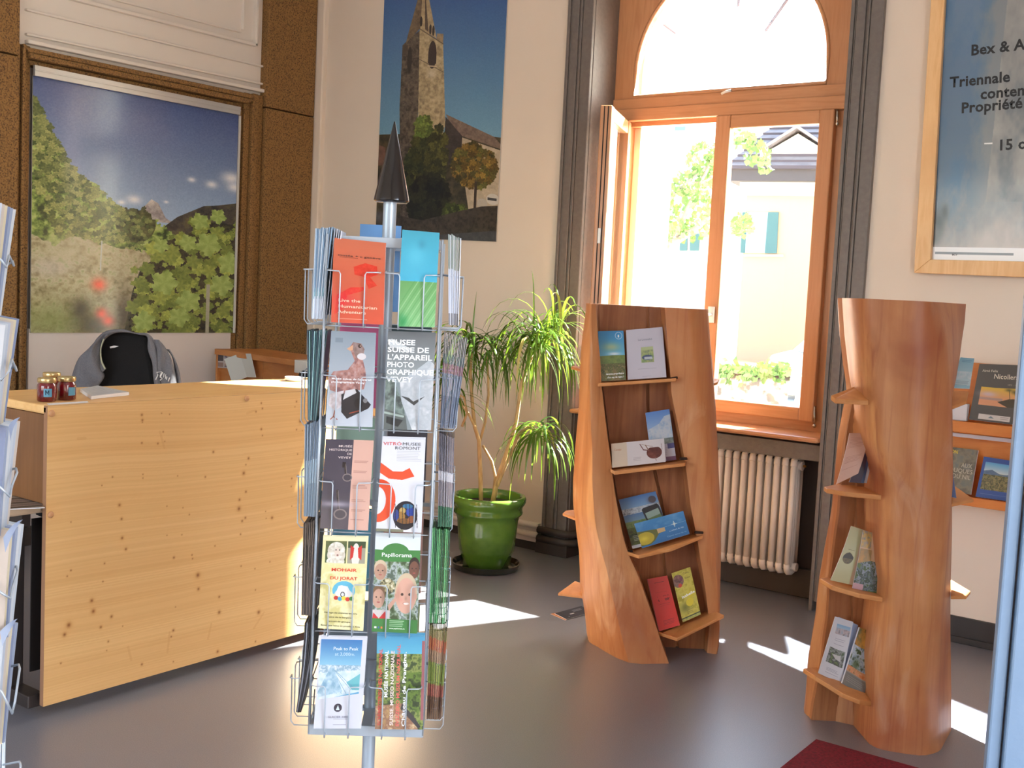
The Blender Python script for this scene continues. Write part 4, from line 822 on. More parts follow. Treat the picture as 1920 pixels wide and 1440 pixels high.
# 5 historical museum
a = Art(220, 400, (64, 60, 74)); a.rect(.58, 0, 1.01, 1.01, (206, 164, 150)); 
for cx, cy, L_ in ((.45, .27, .14), (.33, .57, .2)): a.line((cx-.02, cy), (cx+.03, cy+L_), .022, (40, 34, 38)); a.line((cx-.0, cy), (cx+.045, cy+L_), .006, (120, 110, 110)); 
for cx, cy, rx, ry in ((.50, .42, .1, .045), (.40, .83, .14, .06)): a.ell(cx, cy, rx, ry, (120, 110, 112)); a.ell(cx, cy, rx*.78, ry*.75, (58, 54, 66))
a.rect(.38, .25, .45, .31, (36, 30, 34)); a.rect(.2, .46, .22, .6, (140, 140, 150)); a.soft(.3, .72, .4, .04, (170, 165, 185), .75); a.lines(.62, .93, [.23, .245, .34, .355, .5, .515, .53, .66, .675, .77, .785, .88], .007, (150, 105, 100), .6)  # the wide pale band is a gloss reflection painted into the print
o = front('leaflet', [(611, 823), (701, 826), (690, 995), (600, 991)], [a.mat('print_keys', .25, .35), PAPER()], 'dark and pink leaflet with old keys, lettered Musee Historique de Vevey', n=1, bend=.004)
for k, (t_, w_) in enumerate((('MUS\u00c9E', .28), ('HISTORIQUE', .47), ('DE', .09), ('VEVEY', .27))): write(o, t_, .555-w_, .085+k*.042, .024, (206, 190, 190), bold=.004, width=w_)
# 6 stained glass
a = Art(220, 400, (214, 214, 222)); a.ell(.02, .67, .36, .23, (220, 74, 40)); a.ell(-.04, .67, .21, .15, (214, 214, 222)); a.rect(-.1, .2, .0, 1, (214, 214, 222))
a.poly([(0, .26), (.0, .37), (.2, .43), (.5, .44), (.78, .40), (.66, .31), (.5, .35), (.28, .35)], (220, 74, 40)); a.ell(.62, .82, .27, .155, (24, 22, 34))
for k, (cx, cy, rx, ry, c) in enumerate(((.55, .77, .07, .035, (180, 150, 90)), (.52, .84, .1, .06, (150, 110, 50)), (.62, .88, .16, .03, (120, 80, 40)), (.73, .78, .1, .05, (40, 70, 160)), (.66, .72, .12, .025, (50, 110, 150)), (.42, .82, .06, .06, (40, 60, 130)), (.76, .86, .07, .04, (150, 90, 60)))): a.ell(cx, cy, rx, ry, c)
for k in range(7): a.line((.38+k*.08, .70), (.42+k*.08, .95), .006, (20, 18, 26))
a.lines(.35, .93, [.13+k*.017 for k in range(7)], .006, (150, 150, 160), .5); a.rect(.0, .97, .6, 1, (120, 120, 100))
o = front('leaflet', [(717, 822), (798, 824), (790, 999), (705, 996)], [a.mat('print_stained_glass', .3, .25), PAPER()], 'white leaflet with an orange arc and a stained glass roundel', n=3, short='white leaflet with the orange arc')
write(o, 'VITR\u00d2', .03, .07, .035, (200, 50, 50), width=.42); write(o, 'MUSEE', .47, .07, .035, (60, 60, 66), width=.42); write(o, 'ROMONT', .3, .115, .035, (60, 60, 66), width=.58)
# 7 mohair
a = Art(220, 420, (222, 212, 160)); a.tex(a.R(0, .28, 1, 1), [(206, 196, 130), (232, 224, 178), (220, 208, 150)], 5, 9, 2.2); a.rect(0, 0, 1, .04, (226, 220, 180)); a.rect(.07, .05, .53, .285, (70, 84, 50)); a.tex(a.R(.07, .05, .53, .285), [(60, 80, 44), (96, 100, 60)], 10, 2)
a.ell(.3, .14, .17, .075, (214, 208, 196)); a.ell(.31, .2, .2, .09, (206, 198, 184)); a.tex(a.E(.31, .15, .19, .09) | (a.E(.3, .27, .2, .05) & (a.Y < .285)), [(190, 180, 164), (232, 228, 218)], 24, 12); a.ell(.33, .17, .06, .05, (214, 196, 182)); a.ell(.3, .145, .012, .007, (30, 26, 24)); a.ell(.38, .145, .012, .007, (30, 26, 24)); a.ell(.34, .2, .022, .01, (140, 96, 90))
a.rect(.56, .05, .95, .285, (150, 146, 130)); a.rect(.56, .05, .95, .12, (50, 70, 44)); a.ell(.74, .2, .09, .13, (216, 212, 204)); a.poly([(.62, .09), (.7, .12), (.68, .22), (.62, .25)], (190, 40, 34)); a.poly([(.87, .09), (.78, .12), (.8, .22), (.87, .25)], (190, 40, 34)); a.rect(.55, .04, 1, .05, (226, 220, 180)); a.rect(.5, .285, 1, .33, (222, 212, 160)); a.rect(.0, .285, 1, .30, (222, 212, 160))
a.ell(.52, .58, .25, .105, (90, 176, 206)); a.ell(.52, .62, .2, .06, (200, 206, 206)); a.rect(.28, .62, .78, .7, (222, 212, 160)); a.poly([(.34, .62), (.4, .53), (.46, .52), (.6, .53), (.68, .6), (.68, .64), (.36, .64)], (228, 226, 224)); a.ell(.5, .62, .05, .03, (40, 40, 50)); a.ell(.5, .62, .035, .02, (210, 214, 214))
for k, c in enumerate(((190, 50, 40), (60, 150, 190), (230, 200, 60), (210, 60, 50), (60, 120, 60))): a.ell(.36+k*.085, .66+.008*(k % 2), .05, .022, c)
o = front('leaflet', [(606, 1005), (691, 1007), (681, 1183), (596, 1178)], [a.mat('print_sheep', .35, .1), PAPER()], 'cream leaflet with a sheep photo, lettered MOHAIR DU JORAT', n=2, short='cream sheep leaflet')
write(o, 'MOHAIR', .22, .375, .034, (206, 60, 40), bold=.02, width=.56); write(o, 'DU JORAT', .2, .465, .034, (206, 60, 40), bold=.02, width=.6)
for k, t_ in enumerate(('Elevage de ch\u00e8vres angora', "laine de la berg\u00e8re", 'accueil de groupe', 'Boutique laine et produits finis')): write(o, t_, (.12, .22, .22, .06)[k], .83+k*.046, .017, (66, 60, 40), bold=.006, width=(.72, .5, .48, .86)[k])
# 8 papiliorama
a = Art(240, 430, (214, 220, 224)); a.rect(0, .14, 1, .26, (60, 124, 62)); a.ell(.46, .17, .3, .10, (60, 124, 62)); a.tex(a.R(0, .26, 1, .86), [(80, 96, 84), (176, 186, 190), (120, 140, 116), (60, 80, 50)], 9, 14, 2.4)
def face(cx, cy, rx, ry, skin, hair):
    a.ell(cx, cy-.02, rx*1.12, ry*1.1, hair); a.ell(cx, cy+.012, rx, ry, skin); a.ell(cx-rx*.38, cy-.002, rx*.14, ry*.08, (60, 44, 40)); a.ell(cx+rx*.38, cy-.002, rx*.14, ry*.08, (60, 44, 40)); a.soft(cx, cy+ry*.22, rx*.14, ry*.14, tuple(v*.85 for v in skin)); a.ell(cx, cy+ry*.5, rx*.28, ry*.07, (160, 80, 76)); a.soft(cx+rx*.75, cy, rx*.3, ry*.7, tuple(v*.75 for v in skin), .6)
face(.14, .36, .13, .085, (176, 136, 116), (196, 176, 150)); face(.88, .33, .11, .09, (110, 72, 60), (40, 30, 28)); a.tex(a.E(.3, .52, .17, .085), [(60, 60, 44), (170, 160, 120), (220, 214, 190)], 22, 15, 2.5); face(.12, .64, .13, .10, (186, 146, 128), (120, 90, 66)); a.rect(0, .77, .38, .86, (200, 190, 190)); a.poly([(.02, .80), (.14, .86), (.28, .78), (.3, .86), (0, .86)], (190, 40, 50)); face(.72, .60, .22, .185, (206, 160, 142), (196, 176, 148)); a.soft(.55, .60, .06, .1, (176, 126, 108), .6); a.soft(.62, .655, .06, .03, (214, 140, 126), .5); a.soft(.84, .655, .06, .03, (214, 140, 126), .5); a.ell(.73, .693, .06, .012, (236, 222, 216)); a.ell(.5, .62, .03, .03, (190, 140, 122)); a.ell(.945, .62, .025, .03, (190, 140, 122)); a.poly([(.33, .72), (.5, .62), (.52, .66), (.36, .78)], (196, 150, 132))
a.rect(0, .86, 1.01, 1.01, (54, 120, 58)); a.lines(.38, .72, [.875, .893, .911, .929], .008, (190, 214, 190), .7); a.rect(.05, .945, .1, .965, (220, 220, 220)); a.rect(.13, .945, .16, .965, (60, 90, 170)); a.rect(.19, .945, .23, .965, (220, 110, 60))
o = front('leaflet', [(704, 1005), (789, 1007), (782, 1188), (697, 1184)], [a.mat('print_children', .3, .3), PAPER()], 'green banded leaflet with smiling children, lettered Papiliorama', n=4, short='green leaflet with smiling children')
write(o, 'Papiliorama', .15, .212, .042, (240, 244, 240), bold=.004, width=.66); write(o, 'www.papiliorama.ch', .38, .963, .013, (230, 240, 230), bold=.01, width=.34)
# 9 glacier
a = Art(220, 420, (206, 208, 218)); a.rect(.03, .03, .9, .66, (90, 160, 200)); a.grad(.03, .32, (36, 110, 176), (130, 186, 214), a.R(.03, .03, .9, .32)); a.tex(a.R(.03, .31, .9, .4), [(214, 222, 232), (120, 156, 180), (230, 236, 240)], 16, 16); a.tex(a.P([(.03, .4), (.9, .36), (.9, .6), (.03, .7)]), [(180, 204, 220), (226, 232, 238)], 9, 17); a.poly([(.62, .5), (.9, .4), (.9, .58), (.75, .58)], (100, 176, 186))
for k in range(9): a.line((.28, .33), (.03+k*.1, .62 if k < 7 else .58), .006, (110, 150, 176), .8)
a.tex(a.P([(.27, .33), (.32, .33), (.55, .6), (.2, .64), (.06, .66), (.03, .6)]), [(120, 160, 186), (190, 212, 226)], 12, 18); a.poly([(.0, .69), (.9, .62), (1.01, .62), (1.01, 1), (0, 1)], (206, 208, 218)); a.ell(.48, .775, .085, .045, (36, 32, 52)); a.poly([(.48, .745), (.44, .8), (.52, .8)], (200, 214, 224)); a.rect(.93, .03, 1.01, .6, (206, 208, 218)); a.lines(.4, .72, [.895, .955], .006, (130, 130, 150), .6)
o = front('leaflet', [(600, 1193), (689, 1195), (677, 1366), (588, 1366)], [a.mat('print_glacier', .3, .25), PAPER()], 'blue leaflet with a snow bridge, lettered Peak to Peak, lowest left', n=2, short='blue snow bridge leaflet')
write(o, 'Peak to Peak', .3, .145, .036, (226, 234, 242), width=.52); write(o, 'at 3,000m.', .34, .205, .036, (190, 214, 232), width=.42); write(o, 'GLACIER 3000', .28, .885, .026, (110, 110, 130), width=.42)
# 10 castle museum
a = Art(220, 420, (96, 110, 60)); a.grad(0, .2, (70, 150, 190), (90, 170, 200)); a.tex(a.R(.0, .19, 1.01, 1.01), [(50, 64, 40), (96, 116, 56), (140, 150, 80), (60, 76, 44)], 9, 19, 2.4, 5); a.tex(a.P([(0, .75), (.6, .72), (.9, 1), (0, 1)]), [(176, 140, 96), (140, 100, 80), (206, 180, 140)], 12, 20); a.poly([(.55, .72), (.8, .86), (.95, .97), (.9, .99), (.52, .78)], (60, 56, 60)); a.rect(.94, .05, 1.0, .9, (150, 90, 96)); a.tex(a.P([(.6, .4), (.95, .38), (.9, .84), (.66, .72)]), [(40, 56, 30), (100, 126, 50), (72, 96, 40)], 10, 22, 2.6)
o = front('leaflet', [(707, 1192), (797, 1193), (793, 1368), (703, 1367)], [a.mat('print_castle', .3, .25), PAPER()], 'leaflet of autumn trees with upright lettering MUSEE NATIONAL, lowest right', n=4, short='autumn tree leaflet with upright lettering')
for k, (t_, c, w_) in enumerate((('SCHWEIZERISCHES NATIONAL', (196, 70, 66), .82), ('MUS\u00c9E NATIONAL', (236, 236, 240), .5), ('SUISSE. MUSEO NAZIONALE', (226, 206, 200), .8), ('SVIZZERO MUSEUM NAZIUNAL', (206, 96, 90), .88), ('Ch\u00e2teau de Prangins.', (236, 236, 240), .8))):
    H_ = (Q_ := o_Q[o.name][0]) and ((Q_[3]-Q_[0]).length); W2 = (Q_[1]-Q_[0]).length
    write(o, t_, .12+k*.125, (.96, .66, .96, .97, .97)[k], .037, c, bold=.02, rot=PI/2, width=(w_*H_/W2)*(1. if k != 1 else 1.))
# ---- leaflets on the side faces, seen edge-on: every sheet its own object
ORD = ('first', 'second', 'third', 'fourth', 'fifth', 'sixth', 'seventh', 'eighth', 'ninth', 'tenth', 'eleventh', 'twelfth', 'thirteenth', 'fourteenth', 'fifteenth')
def ordlab(label, k, n):
    return ('innermost ' if k == 0 else 'outermost ' if k == n-1 else ORD[k]+' ')+label+('' if k in (0, n-1) else ', counting outwards')
def sidestack(name, label, group, sgn, pxs, nn, cols, lean, zb_, zt_, th=.0009, v0=.03, v1=.128, curl=0., seed=1, cat='leaflet'):
    """pxs = (u inner, u outer) at bottom and top; sheets stand in planes containing EV"""
    r = random.Random(seed); first = None
    for k in range(nn):
        f = k/max(nn-1, 1); ub_ = pxs[0][0]*(1-f)+pxs[0][1]*f; ut = pxs[1][0]*(1-f)+pxs[1][1]*f
        zz = zt_+lean*f+r.uniform(-.002, .002); vv = v1+r.uniform(-.003, .003); m = MB(); K = 6; pts = []
        for i in range(K+1):
            t = i/K; u = ub_*(1-t)+ut*t+curl*math.sin(PI*t)*(1-.5*f); pts.append((u, zb_*(1-t)+zz*t))
        vs = []
        for u, z in pts:
            for du, vq in ((-th, v0), (th, v0), (th, vv), (-th, vv)): vs.append(cl(u+du, vq, z))
        fs = [(4*i+j, 4*i+(j+1) % 4, 4*i+4+(j+1) % 4, 4*i+4+j) for i in range(K) for j in range(4)]+[(0, 1, 2, 3), (4*K+3, 4*K+2, 4*K+1, 4*K)]
        m.add(vs, fs); c = cols[k % len(cols)]
        o = m.build(name, mats_side(c), group=group, label=ordlab(label, k, nn), cat=cat)
def mats_side(c): return mat('sheet_%d_%d_%d' % tuple(int(x) for x in c), c, .45)
def banded(nm, bands):
    """sheet edge whose printed bands run across at given heights"""
    m = bpy.data.materials.new(nm); m.use_nodes = True; nt = m.node_tree; b = nt.nodes['Principled BSDF']; tc = nt.nodes.new('ShaderNodeTexCoord'); sx = nt.nodes.new('ShaderNodeSeparateXYZ'); r = nt.nodes.new('ShaderNodeValToRGB')
    r.color_ramp.interpolation = 'CONSTANT'; e = r.color_ramp.elements
    for i, (p, c) in enumerate(bands):
        k = e[i] if i < 2 else e.new(p); k.position = p; k.color = (*s2l(c), 1)
    nt.links.new(tc.outputs['Generated'], sx.inputs[0]); nt.links.new(sx.outputs[2], r.inputs[0]); nt.links.new(r.outputs[0], b.inputs['Base Color']); b.inputs['Roughness'].default_value = .45; _M['sheet_'+nm] = m; return m
_ms = mats_side
def mats_side(c): return c if not isinstance(c, tuple) else _ms(c)
def U(x, y): return uz(x, y, .128)
def stackpx(label, group, tin, tout, bin_, bout, nn, cols, **k):
    a0, b0, c0, d0 = U(*tin), U(*tout), U(*bin_), U(*bout)
    sidestack('leaflet', label, group, 0, ((c0[0], d0[0]), (a0[0], b0[0])), nn, cols, b0[1]-a0[1], (c0[1]+d0[1])/2, a0[1], **k)
g1 = [banded('blue_grey_a', [(0, (206, 214, 226)), (.22, (150, 180, 190)), (.3, (134, 158, 182))]), (186, 196, 208), banded('blue_grey_b', [(0, (200, 206, 220)), (.25, (120, 160, 176)), (.34, (110, 134, 160))])]
stackpx('pale blue leaflet edge in the top left side pocket of the carousel', 'blue leaflets, carousel left side, top tier', (623, 427), (592, 428), (604, 596), (585, 600), 14, g1, seed=2)
stackpx('white leaflet edge beside the pale blue stack, top left of carousel', 'white leaflets beside the top left blue stack', (640, 432), (628, 428), (626, 590), (612, 592), 4, [(196, 196, 206), (150, 156, 170)], seed=3)
stackpx('dark teal leaflet edge on the left side of the carousel', 'teal leaflets, carousel left side, second tier', (613, 620), (577, 620), (592, 786), (578, 790), 12, [(52, 86, 92), (120, 156, 160), (40, 60, 74)], seed=4, th=.0011)
stackpx('slate blue leaflet edge on the left side of the carousel', 'slate leaflets, carousel left side, third tier', (603, 786), (572, 797), (590, 965), (570, 972), 12, [banded('slate_a', [(0, (120, 140, 158)), (.35, (150, 170, 186)), (.6, (96, 112, 132))]), (130, 144, 160)], seed=5, th=.0011)
stackpx('dark brown magazine edge on the left side of the carousel', 'brown magazines, carousel left side, fourth tier', (600, 972), (570, 982), (588, 1150), (566, 1158), 9, [banded('brown_a', [(0, (70, 60, 58)), (.55, (50, 42, 40)), (.75, (84, 70, 60))]), (92, 80, 74)], seed=6, th=.0015, cat='magazine')
stackpx('black bowed magazine, lowest left side pocket of the carousel', 'black magazines, carousel left side, lowest tier', (592, 1160), (572, 1168), (563, 1336), (556, 1336), 6, [(32, 30, 34), (120, 122, 132), (44, 42, 46)], seed=7, th=.0015, curl=.006, cat='magazine')
g2 = [banded('grey_green_a', [(0, (120, 120, 130)), (.13, (184, 190, 206)), (.62, (122, 134, 132))]), banded('grey_green_b', [(0, (140, 140, 150)), (.13, (196, 202, 218)), (.62, (150, 160, 156))])]
stackpx('grey green leaflet edge, top right side pocket of the carousel', 'grey green leaflets, carousel right side, top tier', (841, 438), (864, 446), (842, 606), (859, 614), 12, g2+[(206, 208, 216)], seed=8)
g3 = [banded('grey_red_a', [(0, (84, 96, 120)), (.34, (104, 116, 138)), (.58, (140, 100, 116)), (.68, (100, 112, 120)), (.78, (128, 124, 126))]), banded('grey_red_b', [(0, (110, 120, 140)), (.34, (134, 142, 160)), (.58, (150, 120, 130)), (.68, (130, 138, 140)), (.78, (150, 146, 148))])]
stackpx('grey leaflet edge with a red band, right side of the carousel', 'grey leaflets, carousel right side, second tier', (834, 622), (876, 636), (826, 798), (852, 808), 15, g3, seed=9)
g4 = [banded('grey_white_a', [(0, (46, 92, 70)), (.22, (120, 112, 122)), (.5, (186, 184, 194)), (.6, (96, 92, 104)), (.85, (80, 78, 90))]), banded('grey_white_b', [(0, (60, 110, 84)), (.22, (150, 144, 152)), (.5, (206, 204, 212)), (.6, (124, 120, 132)), (.85, (110, 106, 118))])]
stackpx('grey and white banded leaflet edge, right side of the carousel', 'grey and white leaflets, carousel right side, third tier', (824, 812), (851, 822), (822, 984), (846, 992), 13, g4, seed=10)
stackpx('green leaflet edge on the right side of the carousel', 'green leaflets, carousel right side, fourth tier', (812, 990), (843, 994), (806, 1165), (836, 1172), 11, [(84, 150, 96), (64, 124, 78), (40, 84, 56), (70, 130, 84)], seed=11, th=.0013)
g5 = [banded('autumn_a', [(0, (70, 44, 32)), (.25, (120, 60, 52)), (.38, (96, 110, 46)), (.62, (120, 92, 72)), (.75, (150, 70, 48)), (.88, (110, 104, 58))]), banded('autumn_b', [(0, (96, 66, 44)), (.25, (150, 84, 70)), (.38, (126, 140, 60)), (.62, (150, 120, 96)), (.75, (170, 100, 60)), (.88, (130, 120, 80))])]
stackpx('red and green striped leaflet edge, lowest right of the carousel', 'striped leaflets, carousel right side, lowest tier', (806, 1172), (838, 1184), (801, 1345), (826, 1352), 14, g5, seed=12)
# ---- leaflets on the far face, glimpsed between the pockets
bk = [((96, 140, 190), 'blue leaflet behind the orange one, on the far face of the carousel'), ((190, 90, 130), 'pink edged leaflet on the far face of the carousel, second tier'), ((50, 66, 70), 'dark leaflet on the far face of the carousel behind the pigeon'), ((150, 176, 160), 'pale green leaflet on the far face behind the key leaflet'), ((60, 54, 60), 'dark leaflet on the far face behind the stained glass one'), ((90, 140, 160), 'blue grey leaflet on the far face behind the sheep leaflet'), ((150, 110, 100), 'brown leaflet on the far face behind the children leaflet'), ((110, 120, 130), 'grey leaflet on the far face behind the glacier leaflet'), ((120, 130, 90), 'olive leaflet on the far face behind the castle leaflet')]
for i, (c, lb) in enumerate(bk):
    t = (i+1)//2 if i else 0; cu = (-.07, .055)[(i+1) % 2] if i else -.03; zb_ = ztop_tier[t]+.012
    m = MB().obox(cl(cu, -(VF+.02), zb_+.105+(.012 if i == 0 else 0)), EU, EV, ZZ, .05, .003, .105); m.build('leaflet', mat('far_%d' % i, c, .5), label=lb, cat='leaflet')
# ================================================================== LOG STANDS
M_log = wood('pale_log_wood', (192, 132, 84), (208, 150, 100), (182, 116, 70), (14, 14, .8), .42, ring=2.2, coat=.1, scuff=((160, 86, 46), (222, 176, 136)))
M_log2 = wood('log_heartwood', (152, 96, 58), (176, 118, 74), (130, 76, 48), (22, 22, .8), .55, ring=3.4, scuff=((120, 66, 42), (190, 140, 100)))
M_shelfw = wood('shelf_wood', (196, 130, 74), (212, 150, 94), (186, 116, 62), (5, 5, 18), .5)
M_bark = mat('dark_slot', (52, 34, 24), .9)
M_red = wood('reddish_log_wood', (184, 122, 76), (200, 140, 92), (162, 90, 60), (14, 14, .8), .42, ring=2.2, coat=.1, scuff=((136, 58, 40), (206, 166, 140)))
def interp_tab(tab, dh, zs):
    pts = sorted([((lambda p: (p.z, (p-Vector(EYE)).dot(Vector(RH))))(pv(x, y, dh))) for x, y in tab])
    return np.interp(zs, [p[0] for p in pts], [p[1] for p in pts])
def uvw(u, dh, z): return Vector(EYE)*0+Vector(RH)*u+Vector(FH)*dh+Vector((0, 0, z))
def log(parent, name, material, ztop, fun, nz=46, wob=.006, seed=1, ztops=None):
    rings = []; r = np.random.default_rng(seed); ph = r.random(6)*6
    for k in range(nz+1):
        z = ztop*k/nz; ring = []
        P = fun(z); n = len(P)
        for j, (u, d_) in enumerate(P):
            q = wob*(math.sin(z*5+ph[0]+j*.23)+.6*math.sin(z*13+ph[1]+j*.31)+.25*math.sin(z*29+ph[2]+j*.5))
            zz = z+(ztops[j] if ztops and k == nz else 0); ring.append(uvw(u+q*.5, d_+q, zz))
        rings.append(ring)
    o = MB().loft(rings).build(name, material, parent, smooth=True, auto=38); return o
def ctab(pts):                              # closed smooth polyline from control points with sharp flags
    out = []; n = len(pts)
    for i in range(n):
        p1 = np.array(pts[i][:2]); p2 = np.array(pts[(i+1) % n][:2]); out.append(tuple(p1))
        if pts[i][2] and True:
            p0 = np.array(pts[i-1][:2]); p3 = np.array(pts[(i+2) % n][:2]); K = pts[i][2]
            m1 = (p2-p0)*.5*(1 if pts[i][3] else .0)+(p2-p1)*(0 if pts[i][3] else 1); m2 = (p3-p1)*.5*(1 if pts[(i+1) % n][3] else 0)+(p2-p1)*(0 if pts[(i+1) % n][3] else 1)
            for k in range(1, K):
                t = k/K; h = ((2*t**3-3*t*t+1)*p1+(t**3-2*t*t+t)*m1+(-2*t**3+3*t*t)*p2+(t**3-t*t)*m2); out.append(tuple(h))
    return out
# ---- left stand
L1 = [(1097, 578), (1092, 620), (1088, 680), (1086, 754), (1082, 800), (1080, 838), (1076, 900), (1075, 950), (1077, 972), (1085, 1035), (1087, 1092), (1094, 1140), (1099, 1190), (1106, 1215)]
R1 = [(1322, 570), (1327, 629), (1333, 688), (1336, 738), (1339, 796), (1342, 850), (1344, 900), (1346, 960), (1348, 1075), (1347, 1140), (1345, 1195), (1340, 1215)]
NL1 = [(1119, 578), (1122, 640), (1127, 720), (1134, 782), (1142, 840), (1149, 900), (1158, 950), (1169, 1000), (1180, 1040), (1200, 1087), (1225, 1160), (1252, 1240)]
NR1 = [(1248, 572), (1253, 640), (1259, 740), (1268, 782), (1282, 850), (1290, 913), (1295, 950), (1306, 1000), (1312, 1025), (1320, 1075), (1328, 1125), (1334, 1175), (1332, 1215)]
D1 = 4.90; HT1 = pv(1200, 574, D1-.1).z
def f1(z):
    uL = float(interp_tab(L1, D1-.02, [z])[0]); uR = float(interp_tab(R1, D1, [z])[0]); nl = float(interp_tab(NL1, D1-.22, [z])[0]); nr = float(interp_tab(NR1, D1-.18, [z])[0])
    b = max(0, 1-z/.5); dfl = D1-.21-.09*b; dfr = D1-.17+.05*b
    nr = min(nr, uR-.03); nl = min(nl, nr-.05)
    pts = [(uL, D1-.02, 3, 1), (uL+.035, D1-.13, 3, 1), ((uL+nl)/2-.01, dfl-.015, 3, 1), (nl, dfl+.005, 0, 0), (nl+.012, D1-.055, 0, 0), (nr-.006, D1-.05, 0, 0), (nr, dfr, 3, 0), ((nr+uR)/2+.01, dfr-.012, 3, 1), (uR-.012, D1-.1, 3, 1), (uR, D1, 3, 1), (uR-.05, D1+.16, 3, 1), ((uL+uR)/2+.08, D1+.2, 0, 0), ((uL+uR)/2+.05, D1+.08, 0, 0), ((uL+uR)/2-.1, D1+.08, 0, 0), ((uL+uR)/2-.12, D1+.2, 3, 0), (uL+.05, D1+.15, 3, 1)]
    return ctab(pts)
c0 = uvw(float(interp_tab([(1230, 1200)], D1, [0])[0]), D1, 0)
s1 = empty('log_stand', c0, 'left log display stand, hollowed tree trunk with four leaflet shelves near the plant', 'stand')
log(s1, 'trunk', M_log, HT1, f1, seed=3)
# two back planks inside the niche with the dark crack between them
CR1 = [(1213, 577), (1215, 640), (1214, 760), (1226, 880), (1240, 940), (1246, 985), (1241, 1035), (1247, 1075), (1262, 1160), (1272, 1230)]
zs = [HT1*k/24 for k in range(25)]
def plank(parent, name, ta, tb, d_, th, material, zs, ha=0, hb=0):
    A_ = interp_tab(ta, d_, zs)+ha; B_ = interp_tab(tb, d_, zs)+hb; rings = []
    for z, a_, b_ in zip(zs, A_, B_):
        b_ = max(b_, a_+.01); rings.append([uvw(a_, d_, z), uvw(b_, d_, z), uvw(b_, d_+th, z), uvw(a_, d_+th, z)])
    return MB().loft(rings).build(name, material, parent, smooth=True, auto=30)
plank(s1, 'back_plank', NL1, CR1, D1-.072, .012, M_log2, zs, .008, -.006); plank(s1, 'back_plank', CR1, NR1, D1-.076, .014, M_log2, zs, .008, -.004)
def shelf(parent, px, dh0, dh1, z=None, th=.016, name='shelf', material=None):
    """shelf slab: front corners px[0], px[1] at distance dh0, pushed back to dh1"""
    f = [pv(*p, dh0) for p in px]; z = z if z is not None else sum(p.z for p in f)/len(f)
    back = [p+Vector(FH)*(dh1-dh0) for p in reversed(f)]; P = [Vector((p.x, p.y, z-th+(f[0].z-z)*0)) for p in f+back]
    return MB().prism(P, (0, 0, th)).build(name, material or M_shelfw, parent, bevel=.003)
def tilted(parent, px, dh, th=.014, name='shelf', material=None):
    """shelf given by picture outline of its top face; every corner (x, y, distance)"""
    P = [pv(x, y, d_) for x, y, d_ in px]; return MB().prism([p-Vector((0, 0, th)) for p in P], (0, 0, th)).build(name, material or M_shelfw, parent, bevel=.003)
# shelf top faces: front-left, front-right, back-right, back-left
S1 = [[(1121, 719, D1-.235), (1268, 709, D1-.215), (1270, 710, D1-.09), (1124, 714, D1-.09)],
      [(1145, 879, D1-.245), (1153, 885, D1-.25), (1285, 868, D1-.24), (1288, 861, D1-.09), (1141, 876, D1-.09)],
      [(1175, 1034, D1-.22), (1198, 1042, D1-.27), (1260, 1028, D1-.25), (1318, 1004, D1-.20), (1317, 998, D1-.09), (1172, 1030, D1-.09)],
      [(1232, 1184, D1-.24), (1270, 1197, D1-.31), (1358, 1153, D1-.24), (1334, 1142, D1-.09), (1228, 1181, D1-.10)]]
for P in S1: tilted(s1, P, 0)
for (x0, y0, x1, y1) in ((1258, 711, 1270, 709), (1138, 879, 1148, 880), (1275, 861, 1288, 861), (1171, 1036, 1186, 1034), (1303, 999, 1318, 1000), (1228, 1185, 1238, 1183)):
    MB().tube([pv(x0, y0-1, D1-.20), pv(x1, y1-1, D1-.19)], .006, 5).build('slot', M_bark, s1)
# shelves of the other faces peeping past the trunk
for P in ([(1046, 1112, D1+.02), (1095, 1118, D1-.02), (1098, 1095, D1+.1), (1078, 1089, D1+.14)], [(1055, 962, D1+.05), (1080, 972, D1), (1082, 955, D1+.1), (1061, 957, D1+.13)], [(1330, 722, D1+.05), (1346, 716, D1+.06), (1349, 710, D1+.13), (1330, 708, D1+.16)], [(1071, 687, D1+.06), (1092, 693, D1+.02), (1092, 688, D1+.1), (1075, 685, D1+.12)]):
    tilted(s1, P, 0, th=.012)
# ---- right stand
D2 = 3.98
MLt = [(1611.6, 562), (1616, 636), (1624, 700), (1635, 764), (1643, 843), (1656, 901), (1657, 923), (1655, 960), (1656, 1000), (1657, 1060), (1660, 1093), (1653, 1147), (1647, 1193), (1637, 1243), (1638, 1310), (1633, 1393), (1634, 1410)]
MRt = [(1811.6, 566), (1809, 604), (1804, 636), (1799, 674), (1791.5, 719), (1781, 760), (1782, 827), (1785, 960), (1785, 1000), (1782, 1127), (1784, 1293), (1783, 1393), (1782, 1410)]
LLt = [(1640, 562), (1616, 645), (1596.6, 719), (1588.6, 757), (1576, 812), (1566, 914), (1560, 960), (1553, 1000), (1536.7, 1093), (1530, 1160), (1516.7, 1243), (1511.7, 1337), (1511, 1350)]
RGt = [(1751, 562), (1771, 636), (1775, 700), (1778, 760), (1779, 900), (1770, 1050), (1757, 1200), (1752, 1300), (1757, 1405)]
LIt = [(1645, 562), (1622, 645), (1605, 719), (1598, 757), (1587, 812), (1577, 914), (1574, 960), (1568, 1000), (1556, 1093), (1552, 1160), (1540, 1243), (1522, 1337), (1521, 1350)]
HT2 = pv(1700, 564, D2-.1).z
